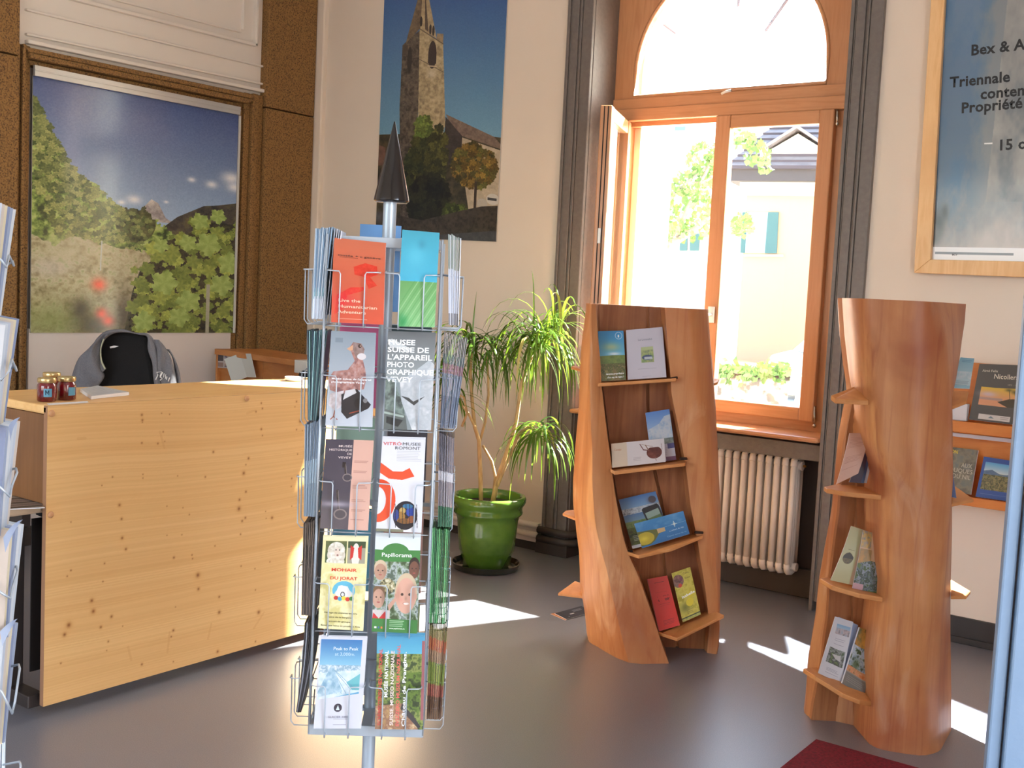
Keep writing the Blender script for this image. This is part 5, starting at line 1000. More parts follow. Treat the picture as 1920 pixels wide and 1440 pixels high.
def f2(z):
    ml = float(interp_tab(MLt, D2-.16, [z])[0]); dm = D2+.02+.05*max(0, z-1.0); mr = float(interp_tab(MRt, dm, [z])[0]); ll = float(interp_tab(LLt, D2+.12, [z])[0]); li = float(interp_tab(LIt, D2+.08, [z])[0])
    li = min(li, ml+.02); ll = min(ll, li-.012); rg = min(float(interp_tab(RGt, D2-.13, [z])[0]), mr-.012)
    pts = [(ll, D2+.13, 0, 0), (li, D2+.075, 0, 0), (li+.02, D2+.10, 0, 0), (ml-.005, D2+.03, 0, 0), (ml, D2-.14, 3, 0), (ml+.03, D2-.19, 3, 1), ((ml+mr)/2-.03, D2-.225, 3, 1), (max(ml+.15, rg-.03), D2-.195, 3, 1), (rg, D2-.165, 2, 0), (mr, dm, 2, 0), (mr-.015, D2+.12, 0, 0), (mr-.09, D2+.13, 0, 0), (mr-.1, D2+.2, 3, 0), ((ll+mr)/2, D2+.3, 3, 1), (ll+.04, D2+.22, 3, 1)]
    return ctab(pts)
c0 = uvw(float(interp_tab([(1660, 1380)], D2, [0])[0]), D2, 0)
s2 = empty('log_stand', c0, 'right log display stand, tree trunk with shelves on both sides next to the blue door', 'stand')
log(s2, 'trunk', M_red, HT2, f2, seed=9)
zs2 = [HT2*k/24 for k in range(25)]
CR2 = [(1650, 562), (1628, 700), (1610, 812), (1604, 914), (1606, 1000), (1600, 1093), (1596, 1243), (1597, 1340), (1597, 1400)]
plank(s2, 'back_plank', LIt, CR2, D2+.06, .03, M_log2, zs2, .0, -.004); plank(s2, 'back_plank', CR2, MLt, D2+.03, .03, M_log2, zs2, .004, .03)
S2 = [[(1558, 741, D2-.12), (1566, 748, D2-.14), (1629, 751, D2-.14), (1635, 718, D2+.04), (1617, 719, D2+.05)],
      [(1545.5, 912, D2-.04), (1550, 916, D2-.08), (1585, 922, D2-.13), (1654, 929, D2-.14), (1660, 915, D2+.02), (1570, 907, D2+.08)],
      [(1537, 1084, D2-.02), (1560, 1098, D2-.11), (1612, 1113, D2-.15), (1664, 1122, D2-.14), (1660, 1106, D2+.02), (1552, 1081, D2+.09)],
      [(1506, 1253, D2-.03), (1530, 1268, D2-.11), (1580, 1300, D2-.17), (1612, 1313, D2-.17), (1638, 1316, D2-.13), (1640, 1285, D2+.02), (1527, 1250, D2+.09)]]
for P in S2: tilted(s2, P, 0, th=.017)
for P in ([(1779, 765, D2-.03), (1812, 752, D2+.03), (1816, 733, D2+.10), (1782, 732, D2+.12)], [(1784, 945, D2-.02), (1826, 936, D2+.06), (1800, 918, D2+.16), (1783, 906, D2+.2)], [(1783, 1118, D2-.03), (1812, 1118, D2+.0), (1820, 1108, D2+.05), (1783, 1086, D2+.2)]):
    tilted(s2, P, 0, th=.012)
# ------------------------------------------------------------------ leaflets on the left stand
def leaf_(px, dt, db, a, nm, label, th=.003, cat='leaflet', rough=.35, coat=.2, bend=0):
    return cardpx('leaflet' if cat == 'leaflet' else cat, px, dt, db, [a.mat(nm, rough, coat), PAPER()], label=label, cat=cat, th=th, bend=bend)
a = Art(160, 300, (70, 150, 200)); a.grad(0, .5, (46, 136, 196), (92, 176, 216)); a.soft(.5, .33, .4, .1, (190, 190, 120), .7); a.soft(.6, .47, .3, .04, (230, 236, 240), .9); a.tex(a.R(0, .5, 1, .68), [(92, 112, 60), (120, 140, 70)], 8, 31); a.tex(a.R(0, .66, 1, 1.01), [(50, 62, 34), (110, 116, 60), (84, 80, 50), (140, 130, 80)], 22, 32, 2.2); a.poly([(.5, .68), (.75, 1), (.5, 1)], (120, 104, 66))
for k in range(24): a.line((.80+.13*math.cos(k*.262), .1+.07*math.sin(k*.262)), (.80+.13*math.cos(k*.262+.26), .1+.07*math.sin(k*.262+.26)), .008, (200, 220, 235))
a.ell(.79, .11, .03, .03, (225, 235, 240))
o = leaf_([(1121, 621), (1169, 620), (1174, 712), (1128, 715)], D1-.12, D1-.19, a, 'print_vines', 'blue and green vineyard leaflet, top shelf of the left log stand')
write(o, 'devenez propri\u00e9taire', .2, .88, .035, (235, 238, 240), bold=.02, width=.72); write(o, "d'un cep de vigne !", .24, .95, .035, (235, 238, 240), bold=.02, width=.66)
a = Art(200, 260, (200, 198, 214)); a.tex(a.R(.37, .37, .7, .68), [(120, 150, 100), (170, 180, 120), (90, 110, 110)], 9, 33); a.ell(.53, .58, .14, .05, (70, 84, 120)); a.rect(.45, .57, .66, .62, (190, 200, 210)); a.rect(.37, .37, .7, .43, (176, 190, 140)); a.lines(.27, .78, [.8], .008, (130, 130, 150), .5); a.lines(.38, .62, [.95], .006, (130, 130, 150), .4)
o = leaf_([(1174, 619), (1242, 613), (1249.5, 707), (1177, 712)], D1-.11, D1-.18, a, 'print_white_book', 'white booklet titled Le Luissalet, top shelf of the left log stand', th=.006)
write(o, 'Le Luissalet', .31, .24, .042, (110, 114, 134), width=.38)
a = Art(150, 260, (120, 160, 210)); a.grad(0, .6, (92, 140, 212), (190, 206, 226)); a.tex(a.P([(.5, .25), (.75, .12), (1, .1), (1, .6), (.1, .6), (0, .35)]), [(150, 176, 210), (196, 204, 214), (170, 190, 216)], 5, 34); a.tex(a.R(0, .55, 1, .66), [(100, 110, 110), (150, 160, 150)], 12, 35); a.rect(0, .66, 1, 1, (196, 190, 204)); a.rect(.72, .66, 1, .76, (80, 78, 130)); a.rect(.6, .92, 1, 1, (120, 80, 110)); a.lines(.3, .75, [.74+.03*i for i in range(5)], .008, (140, 130, 150), .5)
leaf_([(1210, 774), (1255, 767), (1268, 862), (1222, 868)], D1-.115, D1-.15, a, 'print_sky_mountain', 'blue sky leaflet behind the wine glass flyer, second shelf of the left log stand')
a = Art(300, 160, (214, 208, 212)); a.rect(0, 0, .29, 1, (214, 196, 176)); a.tex(a.E(.8, .55, .145, .26), [(70, 24, 22), (110, 50, 40), (150, 90, 80)], 5, 36); a.rect(.6, 0, 1, .33, (214, 208, 212)); a.line((.54, .15), (.6, .4), .008, (110, 60, 50)); a.line((.6, .4), (.72, .45), .01, (110, 50, 44)); a.line((.64, .2), (.7, .45), .008, (130, 90, 70)); a.line((.94, .2), (.95, .45), .004, (130, 110, 110)); a.line((.81, .78), (.83, .9), .006, (140, 120, 120)); a.line((.57, .16), (.78, .3), .004, (140, 110, 90)); a.lines(.4, .56, [.68, .74, .8], .02, (150, 140, 150), .5)
o = leaf_([(1146, 832), (1245, 822), (1248, 866), (1148, 877)], D1-.17, D1-.20, a, 'print_wine_glass', 'wide white flyer with a tilted glass of red wine on the left log stand')
write(o, 'Caveau', .05, .32, .1, (180, 110, 70), width=.13)
a = Art(220, 300, (90, 130, 180)); a.grad(0, .3, (70, 116, 176), (140, 176, 206)); a.tex(a.R(0, .22, 1, .34), [(110, 120, 130), (190, 200, 210), (120, 130, 140)], 12, 37); a.grad(.34, .5, (84, 120, 166), (120, 150, 170)); a.tex(a.R(0, .48, 1, .62), [(96, 120, 70), (130, 150, 90), (110, 120, 90)], 14, 38); a.tex(a.R(0, .6, 1, 1.01), [(50, 56, 34), (100, 110, 50), (76, 74, 44)], 12, 39, 2.2); a.poly([(.5, .3), (.55, .27), (.93, .24), (.97, .28), (1.01, .6), (.58, .72)], (44, 42, 46)); a.poly([(.56, .38), (.93, .33), (.97, .6), (.62, .70)], (150, 170, 160)); a.poly([(.58, .5), (.95, .45), (.97, .6), (.62, .70)], (110, 130, 90)); a.soft(.82, .15, .12, .08, (90, 80, 90), .9); a.ell(.85, .14, .1, .07, (84, 76, 84)); a.rect(0, .94, .45, 1, (214, 214, 220)); a.lines(.1, .3, [.76, .79, .82, .85], .012, (200, 200, 190), .7)
leaf_([(1160, 937), (1229, 921), (1258, 1012), (1186, 1029)], D1-.11, D1-.17, a, 'print_lake_phone', 'lake landscape booklet with a dark phone picture, third shelf of the left log stand', th=.004)
a = Art(300, 190, (50, 120, 180)); a.grad(0, 1, (56, 130, 190), (36, 104, 164)); n_ = a.ns(5, 41); a.m(((n_-.5)*3).clip(0, 1)*(a.Y < .45), (130, 176, 216), .5)
a.poly([(.0, .36), (.3, .42), (.42, .46), (.55, .50), (.55, .62), (.42, .64), (.3, .86), (.2, .95), (0, .93)], (96, 100, 44)); a.ell(.12, .68, .19, .24, (180, 160, 40)); a.soft(.1, .68, .1, .12, (220, 200, 60), .9); a.poly([(.4, .45), (.56, .46), (.56, .62), (.4, .63)], (196, 166, 120)); a.line((.56, .46), (1, .42), .003, (150, 190, 220))
for k in range(8): an = k*PI/4; a.line((.76, .43), (.76+.05*math.cos(an)*(1 if k % 2 == 0 else .5), .43+.12*math.sin(an)*(1 if k % 2 == 0 else .5)), .006, (214, 226, 220))
o = leaf_([(1189, 982), (1281, 958), (1293, 1001), (1204, 1028)], D1-.19, D1-.235, a, 'print_bottle', 'blue flyer with a yellow bottle neck, third shelf of the left log stand')
write(o, 'Clochers du Vin', .62, .68, .065, (200, 220, 236), width=.3); write(o, 'Chemin autour du vin', .55, .88, .06, (130, 180, 216), width=.4)
a = Art(160, 380, (214, 50, 40)); a.grad(0, 1, (206, 56, 46), (214, 46, 38)); a.lines(.3, .8, [.1], .008, (60, 20, 20), .8); a.lines(.25, .8, [.3], .003, (60, 20, 20), .6, jag=0); a.lines(.25, .8, [.53, .565], .003, (60, 20, 20), .6, jag=0); a.lines(.3, .85, [.84, .865, .89, .915], .007, (70, 24, 24), .7); a.rect(.0, 0, .03, 1, (150, 30, 26))
o = leaf_([(1213, 1086), (1251, 1079), (1275, 1172), (1235, 1184)], D1-.12, D1-.215, a, 'print_red', 'red leaflet lettered terroir, lowest shelf of the left log stand', th=.005)
write(o, 'Les produits du', .28, .385, .022, (50, 14, 14), bold=.01, width=.55); write(o, 'terroir', .3, .47, .062, (40, 10, 12), bold=.025, width=.56)
a = Art(160, 380, (206, 190, 70)); a.tex(a.R(0, 0, 1, 1), [(196, 180, 70), (214, 200, 90), (170, 160, 50)], 4, 42); a.tex(a.E(.25, .2, .28, .13), [(90, 60, 60), (150, 110, 100), (110, 90, 90)], 10, 43); a.ell(.3, .3, .1, .04, (214, 80, 60)); a.ell(.4, .18, .07, .045, (120, 70, 90)); a.soft(.75, .55, .2, .08, (226, 200, 40), .8); a.soft(.3, .75, .3, .12, (110, 116, 50), .8); a.ell(.6, .68, .2, .08, (226, 206, 60)); a.rect(0, .93, 1, .95, (70, 80, 60)); a.tex(a.R(0, .95, 1, 1.01), [(150, 160, 80), (200, 190, 110)], 12, 44); a.lines(.35, .7, [.81, .85, .88], .01, (120, 110, 60), .6)
o = leaf_([(1259, 1075), (1294, 1063), (1314, 1152), (1280, 1167)], D1-.11, D1-.18, a, 'print_yellow', 'yellow leaflet with fruit, lettered Isabelle, lowest shelf of the left log stand', th=.004)
write(o, 'Cave', .55, .1, .04, (80, 70, 40), width=.3); write(o, 'Scex', .6, .2, .04, (80, 70, 40), width=.28); write(o, 'Isabelle', .25, .56, .055, (240, 240, 236), bold=.02, width=.7, rot=.12)
# ------------------------------------------------------------------ leaflets on the right stand
o = cardpx('leaflet', [(1615, 652), (1624, 652), (1626, 718), (1602, 719)], D2+.02, D2-.02, [mat('plain_white_sheet', (214, 212, 222), .5), PAPER()], label='white sheet half hidden on the top left shelf of the right log stand', cat='leaflet', th=.002)
a = Art(140, 320, (206, 160, 140)); a.lines(.1, .9, [.1+.03*k for k in range(8)]+[.5+.03*k for k in range(5)]+[.75], .007, (120, 70, 60), .45)
leaf_([(1593, 812), (1630, 812), (1609, 888), (1568, 908)], D2-.02, D2-.07, a, 'print_pink_text', 'tall pink printed leaflet on the second shelf of the right log stand', bend=.012)
for k, (c, x0) in enumerate((((60, 40, 60), 0), ((70, 84, 120), 3.5), ((196, 200, 214), 7))):
    cardpx('leaflet', [(1624+x0*.6, 806+k), (1634+x0*.9, 808+k), (1614+x0*1.6, 906), (1592+x0*1.6, 904)], D2-.012+.008*k, D2-.05+.008*k, [mat('stack_%d' % k, c, .4), PAPER()], label=('dark purple leaflet right behind the pink one, right log stand', 'slate blue leaflet third from the front behind the pink one, right log stand', 'pale leaflet at the back behind the pink one, right log stand')[k], cat='leaflet', group='leaflets behind the pink one', th=.002, bend=.012)
a = Art(160, 300, (196, 190, 150)); a.tex(a.E(.3, .56, .2, .1), [(60, 50, 36), (120, 96, 60), (90, 84, 60)], 12, 45); a.poly([(.1, .53), (.3, .45), (.5, .52), (.5, .56), (.1, .57)], (60, 46, 34)); a.rect(.62, 0, 1, 1, (206, 176, 150)); a.lines(.2, .5, [.4], .01, (120, 110, 80), .6)
leaf_([(1596, 986), (1630, 997), (1612, 1100), (1557, 1088)], D2-.02, D2-.06, a, 'print_chalet', 'cream leaflet with a wooden chalet, third shelf of the right log stand', bend=.01)
a = Art(200, 300, (214, 176, 140)); a.tex(a.R(.0, .0, .45, .28), [(150, 150, 160), (214, 170, 90), (120, 130, 150)], 7, 46); a.rect(.5, .05, 1, .3, (214, 176, 150)); a.tex(a.R(0, .3, .5, .55), [(206, 150, 80), (150, 130, 90)], 7, 47); a.tex(a.P([(.0, .56), (.5, .48), (1.01, .5), (1.01, 1), (0, 1)]), [(76, 96, 50), (160, 166, 190), (50, 66, 40), (110, 120, 140), (90, 110, 50)], 7, 48, 2.4); a.rect(0, .9, .35, 1, (200, 160, 170))
leaf_([(1618, 995), (1656, 1003), (1652, 1114), (1598, 1103)], D2-.05, D2-.085, a, 'print_valley', 'leaflet with sunset and waterfall photos, third shelf of the right log stand', bend=.008)
a = Art(160, 400, (206, 204, 212)); a.tex(a.R(.18, .1, .92, .26), [(120, 150, 180), (190, 170, 170), (110, 110, 120)], 8, 49); a.grad(.1, .15, (120, 160, 200), (150, 176, 200), a.R(.18, .1, .92, .16)); a.tex(a.R(.15, .5, .9, .76), [(70, 84, 50), (150, 150, 150), (60, 60, 50), (110, 130, 70)], 9, 50); a.poly([(.3, .6), (.7, .58), (.75, .68), (.5, .66)], (196, 190, 190)); a.lines(.25, .8, [.33, .36, .42, .84, .86, .88, .92], .008, (120, 120, 140), .6)
leaf_([(1566, 1156), (1600, 1166), (1577, 1282), (1534, 1262)], D2-.02, D2-.07, a, 'print_two_photos', 'tall white leaflet with two small photos, lowest shelf of the right log stand')
cardpx('leaflet', [(1573, 1157), (1609, 1172), (1582, 1282), (1540, 1262)], D2-.0, D2-.055, [mat('pale_blue_sheet', (150, 170, 206), .5), PAPER()], label='pale blue leaflet filed behind the white one with two photos, right log stand', cat='leaflet', th=.004)
a = Art(200, 380, (150, 140, 130)); a.tex(a.R(0, 0, 1, .3), [(60, 56, 40), (196, 140, 60), (84, 90, 60)], 4, 51); a.soft(.5, .22, .3, .1, (226, 160, 70), .8); a.tex(a.R(0, .3, 1, .68), [(70, 84, 60), (150, 166, 190), (190, 200, 214), (60, 76, 40)], 7, 52, 2.4); a.soft(.3, .6, .2, .14, (60, 80, 36), .8); a.soft(.75, .5, .2, .08, (170, 160, 140), .7); a.tex(a.R(0, .66, 1, .76), [(196, 110, 50), (214, 150, 110), (140, 110, 60)], 10, 53); a.rect(0, .78, 1, 1, (120, 116, 110)); a.lines(.1, .9, [.82, .85, .88, .91], .01, (170, 166, 156), .5)
leaf_([(1612, 1176), (1645, 1189), (1620, 1307), (1579, 1281)], D2-.03, D2-.09, a, 'print_mountain_collage', 'mountain collage brochure with orange band, lowest shelf of the right log stand', th=.012)
a = Art(160, 240, (150, 190, 206)); a.grad(0, .9, (130, 176, 196), (190, 210, 216)); a.lines(.15, .9, [.08, .12], .02, (90, 130, 160), .6); a.tex(a.R(0, .45, 1, .7), [(206, 216, 220), (170, 196, 206)], 6, 54); a.lines(.2, .9, [.76, .8, .84, .88], .015, (90, 110, 130), .6)
leaf_([(1801, 670), (1827, 672), (1818, 729), (1781, 727)], D2+.16, D2+.10, a, 'print_pale_blue', 'pale blue leaflet on the upper right shelf of the right log stand')
cardpx('leaflet', [(1783, 882), (1786, 883), (1793.5, 934), (1784, 932)], D2+.10, D2+.05, [mat('blue_sheet', (84, 100, 140), .5), PAPER()], label='sliver of a blue leaflet beside the middle right shelf of the right log stand', cat='leaflet', th=.004)
# ------------------------------------------------------------------ wall rack with books, right wall
RK = empty('wall_book_rack', onY(1850, 870, YW-.02), 'orange wood wall rack with two book ledges beside the right log stand', 'rack')
def ybox(px, y, dy, nm, mm, bev=.003):
    P = [onY(px[0], px[1], y), onY(px[2], px[3], y)]; x0, x1 = P[0].x, P[1].x; z1, z0 = P[0].z, P[1].z
    return MB().box(x0, x1, y, y+dy, z0, z1).build(nm, mm, RK, bevel=bev)
M_rk = wood('rack_wood', (196, 116, 50), (208, 132, 62), (176, 92, 38), (2, 14, 14), .45)
zz = lambda x, y, Y=YW-.12: onY(x, y, Y).z
x0 = onY(1760, 800, YW-.12).x; x1 = x0+.95
MB().box(x0, x1, YW-.022, YW-.002, zz(1850, 958), zz(1850, 682, YW-.02)).build('back_board', M_rk, RK, bevel=.003)
def ledge(za, zb_):
    MB().box(x0, x1, YW-.135, YW-.022, zb_-.0, zb_+.014).build('ledge', M_rk, RK, bevel=.003); MB().box(x0, x1, YW-.15, YW-.135, zb_, za).build('ledge_lip', M_rk, RK, bevel=.003)
ledge(zz(1850, 794), zz(1850, 815)); ledge(zz(1850, 935), zz(1850, 952))
MB().box(x0, x1, YW-.10, YW-.09, zz(1850, 826), zz(1850, 819)).build('light_strip', mat('frosted_strip', (190, 184, 190), .3), RK)
def bk(px, yt, yb, a, nm, label, th=.012):
    Q = [onY(*px[0], yt), onY(*px[1], yt), onY(*px[2], yb), onY(*px[3], yb)]; return card('book', Q, [a.mat(nm, .4, .1), PAPER()], label, 'book', th=th)
a = Art(300, 380, (84, 80, 74)); a.rect(.13, .4, 1.01, .72, (206, 170, 60)); a.grad(.4, .6, (214, 176, 60), (214, 150, 110), a.R(.13, .4, 1.01, .72)); a.soft(.3, .52, .2, .06, (196, 176, 190), .9); a.rect(.13, .58, .6, .62, (170, 140, 130)); a.poly([(.5, .64), (.75, .58), (1.01, .57), (1.01, .72), (.72, .72), (.6, .68)], (70, 60, 40)); a.line((.77, .6), (.74, .43), .008, (90, 80, 50)); a.soft(.73, .43, .09, .03, (84, 84, 44), .9); a.line((.9, .58), (.87, .46), .008, (90, 80, 50)); a.soft(.87, .46, .09, .04, (84, 80, 40), .9); a.rect(.18, .88, .82, .97, (206, 200, 196)); a.poly([(.38, .94), (.43, .90), (.5, .94)], (110, 130, 140)); a.lines(.62, .8, [.90, .93], .01, (120, 110, 110), .6)
o = bk([(1836.5, 682), (1917.7, 685), (1909, 797), (1816.5, 786)], YW-.06, YW-.125, a, 'print_sunset_book', 'large grey book with a palm sunset picture, lettered Nicollerat')
write(o, 'Aim\u00e9 Felix', .1, .14, .045, (206, 196, 180), bold=.006, width=.36); write(o, 'Nicollerat', .38, .25, .085, (214, 204, 186), bold=.008, width=.6); write(o, '1870 - 1950', .7, .36, .03, (150, 140, 126), width=.25)
a = Art(240, 300, (110, 112, 100)); a.tex(a.R(0, 0, 1, 1), [(104, 112, 106), (130, 124, 104), (96, 92, 78), (120, 122, 116)], 4, 55); a.soft(.2, .85, .4, .1, (140, 116, 90), .6); a.lines(.4, .75, [.68], .01, (170, 160, 140), .6)
o = bk([(1766, 836), (1834, 844), (1820, 927), (1752, 915)], YW-.06, YW-.12, a, 'print_grey_book', 'grey book lettered AUX DU NIL on the lower ledge of the wall rack')
write(o, 'MISSION', .02, .14, .085, (214, 190, 60), bold=.02, width=.44); write(o, 'AUX', .62, .43, .1, (176, 170, 150), bold=.01, width=.3); write(o, 'SOURCES', .1, .0, .01, (176, 170, 150)); write(o, 'LOUQUES', .22, .56, .1, (176, 170, 150), bold=.01, width=.72); write(o, 'DU NIL', .42, .69, .1, (176, 170, 150), bold=.01, width=.5)
a = Art(300, 300, (52, 84, 150)); a.rect(.08, .12, 1.01, .8, (120, 130, 110)); a.grad(.12, .36, (90, 160, 206), (190, 206, 210), a.R(.08, .12, 1.01, .38)); a.tex(a.P([(.08, .34), (.3, .3), (.6, .4), (1.01, .34), (1.01, .45), (.08, .44)]), [(76, 100, 130), (110, 130, 150)], 6, 56); a.tex(a.R(.08, .42, 1.01, .8), [(84, 90, 56), (150, 136, 90), (70, 76, 50), (120, 110, 76)], 14, 57, 2.2); a.lines(.1, 1, [.9], .006, (140, 160, 200), .7, jag=0)
bk([(1844.8, 856), (1904, 865), (1898, 941), (1829, 931)], YW-.07, YW-.125, a, 'print_blue_book', 'blue framed book with a valley landscape on the lower ledge of the wall rack')
p = onY(1797, 772, YW-.11); MB().obox(p, (1, 0, 0), (0, 1, 0), (0, 0, 1), .042, .02, .038).build('card_box', mat('white_card', (206, 204, 208), .5), label='small white card box on the upper ledge of the wall rack', cat='box', bevel=.003)
# ------------------------------------------------------------------ leaflets lying on the floor
q = [onZ(1033, 1150, .002), onZ(1078, 1138, .002), onZ(1108, 1150, .002), onZ(1062, 1162, .002)]
a = Art(200, 120, (66, 66, 74)); a.rect(.35, .5, .5, .6, (206, 206, 214)); a.lines(.55, .9, [.2, .28, .36], .04, (206, 206, 214), .7); a.ell(.2, .8, .02, .03, (214, 214, 214))
card('leaflet', [onZ(1040, 1150, .005), onZ(1090, 1136, .005), onZ(1110, 1148, .005), onZ(1062, 1161, .005)], [a.mat('print_floor_leaflet'), PAPER()], 'dark folded leaflet lying on the floor left of the left log stand', 'leaflet', th=.002)
card('leaflet', [onZ(1032, 1151, .002), onZ(1046, 1148, .002), onZ(1066, 1160, .002), onZ(1060, 1163, .002)], [mat('orange_sheet', (196, 130, 80), .5), PAPER()], 'orange leaflet peeping out under the dark one on the floor', 'leaflet', th=.001)
# ================================================================== RADIATOR
M_rad = mat('radiator_enamel', (242, 232, 222), .38)
rd = empty('radiator', (-2.7, 5.5, .15), 'cream column radiator under the window sill', 'radiator')
xr, yr, pitch = -2.232, 5.475, .0457; ZA, ZB = .135, .735
def section(x):
    m = MB()
    for k in range(4):
        y = yr+k*.034; m.tube([(x, y, ZA+.03), (x, y, ZB-.02)], .0165 if k == 0 else .0125, 8)
    m.tube([(x, yr-.004, ZA+.05), (x, yr, ZA+.02), (x, yr+.012, ZA+.006), (x, yr+.05, ZA), (x, yr+.09, ZA+.006), (x, yr+.102, ZA+.03)], [.0165, .0170, .016, .017, .016, .0125], 8)
    m.tube([(x, yr-.004, ZB-.04), (x, yr, ZB-.012), (x, yr+.012, ZB), (x, yr+.05, ZB+.005), (x, yr+.09, ZB), (x, yr+.102, ZB-.03)], [.0165, .0170, .016, .017, .016, .0125], 8)
    return m
s0 = section(xr).build('radiator_section', M_rad, rd, loc=(xr, yr, ZA), smooth=True)
for k in range(1, 21):
    c = s0.copy(); COL.objects.link(c); c.location = s0.location+Vector((-pitch*k, 0, 0))
MB().tube([(xr-.93, yr+.05, ZA+.03), (xr+.018, yr+.05, ZA+.03)], .019, 10).build('header_pipe', M_rad, rd, smooth=True); MB().tube([(xr-.93, yr+.05, ZB-.04), (xr+.02, yr+.05, ZB-.04)], .02, 10).build('header_pipe', M_rad, rd, smooth=True)
MB().tube([(xr+.018, yr+.05, ZA+.03), (xr+.034, yr+.05, ZA+.03)], .022, 12).tube([(xr+.02, yr+.05, ZB-.04), (xr+.03, yr+.05, ZB-.04)], .024, 12).build('end_plug', M_rad, rd, smooth=True, auto=40)
MB().tube([(xr+.03, yr+.05, ZB-.04), (xr+.045, yr+.05, ZB-.04)], .006, 8).build('bleed_valve', mat('brass', (190, 150, 80), .3, metal=1), rd, smooth=True)
MB().box(xr-.85, xr-.83, yr+.1, YF, .3, .33).box(xr-.1, xr-.08, yr+.1, YF, .3, .33).build('wall_bracket', M_rad, rd)
# ================================================================== PLANT
DP = 6.08
def pp(x, y, dv=0): return pv(x, y, DP-dv)
pc_ = onZ(912, 1060, 0); DPp = pc_.dot(Vector(FH))
cx_ = pv(911, 1050, DP); pc_ = Vector((cx_.x, cx_.y, 0))
zr = pv(911, 930, DP).z
pl = empty('dragon_tree', pc_+Vector((0, 0, .03)), 'potted dragon tree with drooping strap leaves by the window casing', 'plant')
saucer = MB().lathe(pc_, [(.15, 0), (.178, .004), (.19, .036), (.183, .038), (.17, .012), (.02, .010)], 40).build('saucer', mat('dark_green_glaze', (30, 38, 30), .2, coat=.5), smooth=True, auto=40, label='dark glazed saucer under the green plant pot', cat='saucer')
pt = empty('plant_pot', pc_+Vector((0, 0, .012)), 'green glazed terracotta pot holding the dragon tree', 'pot')
M_gl = mat('green_glaze', (92, 134, 48), .18, coat=.7, noise=(7, (62, 106, 32), .4, .7))
pr = [(.105, .012), (.128, .02), (.142, .08), (.146, .085), (.147, .095), (.152, .10), (.162, .2), (.167, .26), (.176, .285), (.188, .295), (.19, .305), (.186, .318), (.19, .335), (.198, .345), (.205, .36), (.206, .375), (.2, .387), (.188, .389), (.180, .384), (.176, .36), (.172, .33)]
zs_ = (zr+.005)/.385
MB().lathe(pc_, [(r, z*zs_) for r, z in pr], 56, cap=False).build('glazed_body', M_gl, pt, smooth=True, auto=60)
MB().lathe(pc_, [(.175, .34*zs_), (.1, .352*zs_), (.01, .356*zs_)], 32).build('soil', mat('potting_soil', (62, 46, 38), .95, bump=(90, 1.), noise=(90, (28, 20, 16), .4, .6)), pl, smooth=True)
M_tr = mat('pale_stem', (196, 164, 118), .7, noise=(50, (160, 126, 84), .4, .7, (1, 1, .3)), bump=(60, .2))
zs0 = .345*zs_
def stem(pts, r0, r1, dv):
    P = [pp(x, y, dv) for x, y in pts]; return MB().tube(P, [r0+(r1-r0)*k/(len(P)-1) for k in range(len(P))], 8).build('stem', M_tr, pl, smooth=True)
stem([(902, 945), (901, 900), (899, 850), (898, 826), (890, 800), (886, 760), (884, 735), (882, 700), (884, 660)], .0125, .008, .02)
stem([(899, 830), (910, 790), (916, 740), (915, 700), (912, 660)], .008, .006, .0)
stem([(924, 945), (929, 915), (936, 890), (950, 850), (960, 820), (968, 790), (978, 720), (1000, 660)], .015, .009, .05)
stem([(926, 925), (929, 895), (922, 865), (905, 835)], .010, .007, .03)
stem([(932, 912), (945, 880), (962, 842), (972, 815), (990, 800), (1010, 808)], .010, .007, .10)
stem([(890, 800), (878, 775), (866, 760), (850, 700)], .007, .006, .1)
stem([(866, 800), (876, 775), (870, 745), (860, 740)], .007, .005, .12)
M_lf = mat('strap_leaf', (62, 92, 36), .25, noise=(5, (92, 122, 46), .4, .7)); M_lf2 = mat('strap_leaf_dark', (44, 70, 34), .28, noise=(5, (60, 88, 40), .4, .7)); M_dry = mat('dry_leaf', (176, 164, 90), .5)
for mm in (M_lf, M_lf2):
    nt = mm.node_tree; b = nt.nodes['Principled BSDF']; o_ = nt.nodes['Material Output']; tl = nt.nodes.new('ShaderNodeBsdfTranslucent'); mx = nt.nodes.new('ShaderNodeMixShader'); mx.inputs[0].default_value = .3
    tl.inputs[0].default_value = (*s2l((136, 166, 50)), 1); nt.links.new(b.outputs[0], mx.inputs[1]); nt.links.new(tl.outputs[0], mx.inputs[2]); nt.links.new(mx.outputs[0], o_.inputs[0])
rl = random.Random(11)
def strap(c, az, el, L, droop, w, mm):
    """one arching leaf with a folded midrib"""
    d0 = Vector((math.cos(az)*math.cos(el), math.sin(az)*math.cos(el), math.sin(el))); p = Vector(c); v = d0.copy(); N_ = 9; vs = []; side = Vector((-math.sin(az), math.cos(az), 0))
    for k in range(N_+1):
        t = k/N_; ww = w*(.55+1.2*t if t < .35 else max(0.02, (1-t)/.65)**.7)
        up = side.cross(v).normalized()
        vs += [p-side*ww+up*ww*.25, p, p+side*ww+up*ww*.25]
        v = (v+Vector((0, 0, -droop*(L/N_)*(.5+1.6*t)*3.2))).normalized(); p = p+v*(L/N_)
        if p.z < .42 and (p-pc_).length < .5: p.z = max(p.z, .40)
    fs = [(3*k+j, 3*k+j+1, 3*k+4+j, 3*k+3+j) for k in range(N_) for j in (0, 1)]
    return MB().add(vs, fs).build('leaf', mm, pl, smooth=True)
nleaf = 0
